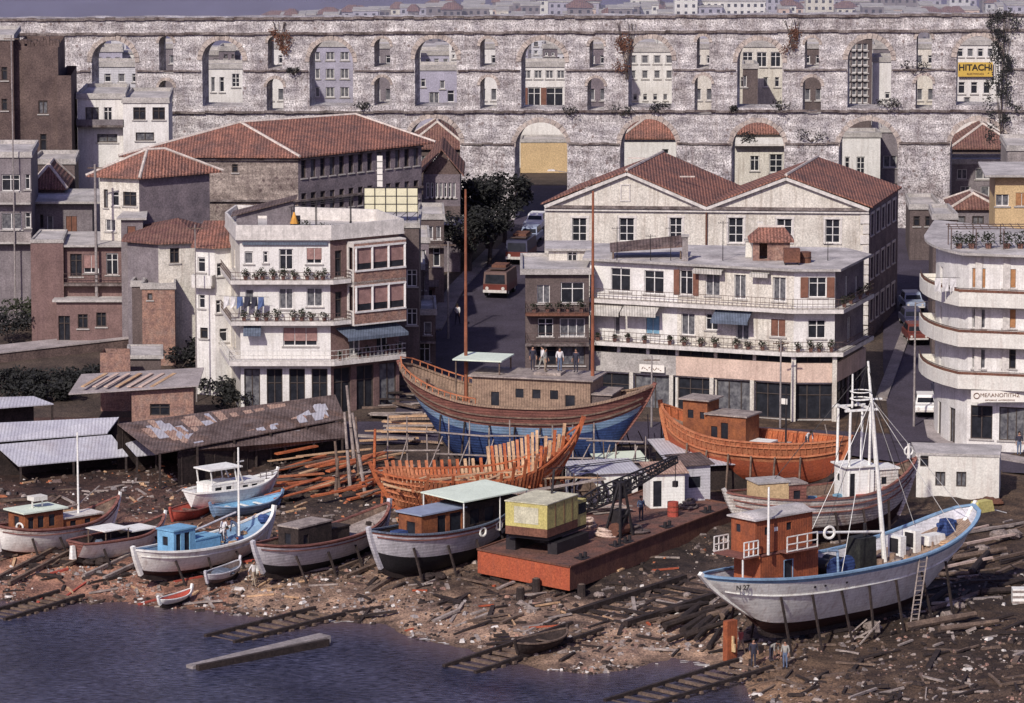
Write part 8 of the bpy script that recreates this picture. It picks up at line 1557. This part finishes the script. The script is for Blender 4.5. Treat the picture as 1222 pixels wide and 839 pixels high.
def person(loc, rz, pose, shirt, tr, label, sc=1.0):
    me, hd = PM[pose]; me = me.copy()
    for i, x in enumerate(('skin', shirt, tr, 'hair')): me.materials[i] = M[x]
    t = thing('person', label, 'person', loc, rz); t.scale = (sc,) * 3; o = bpy.data.objects.new('body', me); COL.objects.link(o); o.parent = t
    q = MB(); q.ball((0, .012, 0), .112, 'hair', 1.0, 8); q.v = [v for v in q.v]; o2 = q.build('hair', t, True); o2.location = hd + V((0, .02, .045)); return t
rf = A_.D - .75 + 2.95 - .1 + .12
for px, pose, sh, tr, l, rz in [(634, 'stand', 'troud', 'troud', 'person in dark clothes at the left on the blue ship deckhouse roof', .3), (645, 'walk', 'shirtw', 'shirtg', 'person in white shirt on the deckhouse roof of the blue ship', -1.2), (652, 'stand', 'shirtg', 'trout', 'person in grey shirt standing close to the one in white on the blue ship', 1.2), (667, 'stand', 'shirtw', 'troub', 'person in white with blue trousers standing apart on the blue ship roof', .2), (687, 'stand', 'troud', 'troud', 'dark clothed person by the right mast of the blue ship', -.4)]:
    person(A_.world((xon(A_, px), rnd.uniform(-.6, .9), rf)), rz, pose, sh, tr, l)
for px, pose, sh, tr, l, rz in [(259, 'bend', 'shirtw', 'troub', 'person in white bending over in the blue cabin boat', 1.2), (269, 'stand', 'shirtw', 'troud', 'person in white shirt standing in the blue cabin boat', -.6), (284, 'bend', 'troub', 'troub', 'person in blue crouching by the mast of the blue cabin boat', -1.6)]:
    x = xon(I_, px); person(I_.world((x, rnd.uniform(-.3, .3), I_.dz(.5 + x / I_.L))), rz, pose, sh, tr, l)
for px, py, pose, sh, tr, l, rz in [(303, 700, 'walk', 'shirtw', 'trout', 'person in pale clothes walking between the two open boats', .8), (884, 782, 'walk', 'shirtr', 'trout', 'person in faded red shirt beside the orange rudder', 2.2), (899, 796, 'stand', 'troud', 'troud', 'person in dark clothes under the trawler stern', .2), (920, 790, 'bend', 'shirtg', 'troud', 'person bending down beneath the white trawler', .9), (937, 798, 'stand', 'shirtg', 'troub', 'person in grey top and blue trousers at the front of the trawler', -.5), (1147, 530, 'walk', 'troud', 'troud', 'dark clothed person walking past the corner shop', 1.4), (1216, 548, 'stand', 'troud', 'troub', 'person standing on the pavement at the right edge', .1), (207, 396, 'walk', 'troud', 'troud', 'dark figure at the top of the stone steps', 1.2), (546, 392, 'walk', 'shirtw', 'troud', 'person in a white shirt walking up the street', 2.8), (772, 655, 'stand', 'troub', 'troud', 'x', 0), (1080, 690, 'stand', 'x', 'x', 'x', 0)]:
    if l == 'x': continue
    person(G(px, py) + V((0, 0, .02 if py > 560 else .3)), rz, pose, sh, tr, l)
p = onb(765, 622); person(p, .4, 'stand', 'troub', 'troud', 'person in blue working clothes beside the white deck hut on the barge'); x = xon(C_, 962); person(C_.world((x, .2, C_.dz(.5 + x / C_.L))), .5, 'bend', 'shirtw', 'troud', 'person in white bending over the rail of the orange primed boat')
# hedge in front of the corner shop, laundry etc
for px, l in ((1166, 'low dark hedge plant at the left before the shop window'), (1182, 'low dark hedge plant in the middle before the shop window'), (1200, 'low dark hedge plant at the right before the shop window')): shrub(px, 530, l, 1.3, .8, 'leaf', 350, cat='shrub')
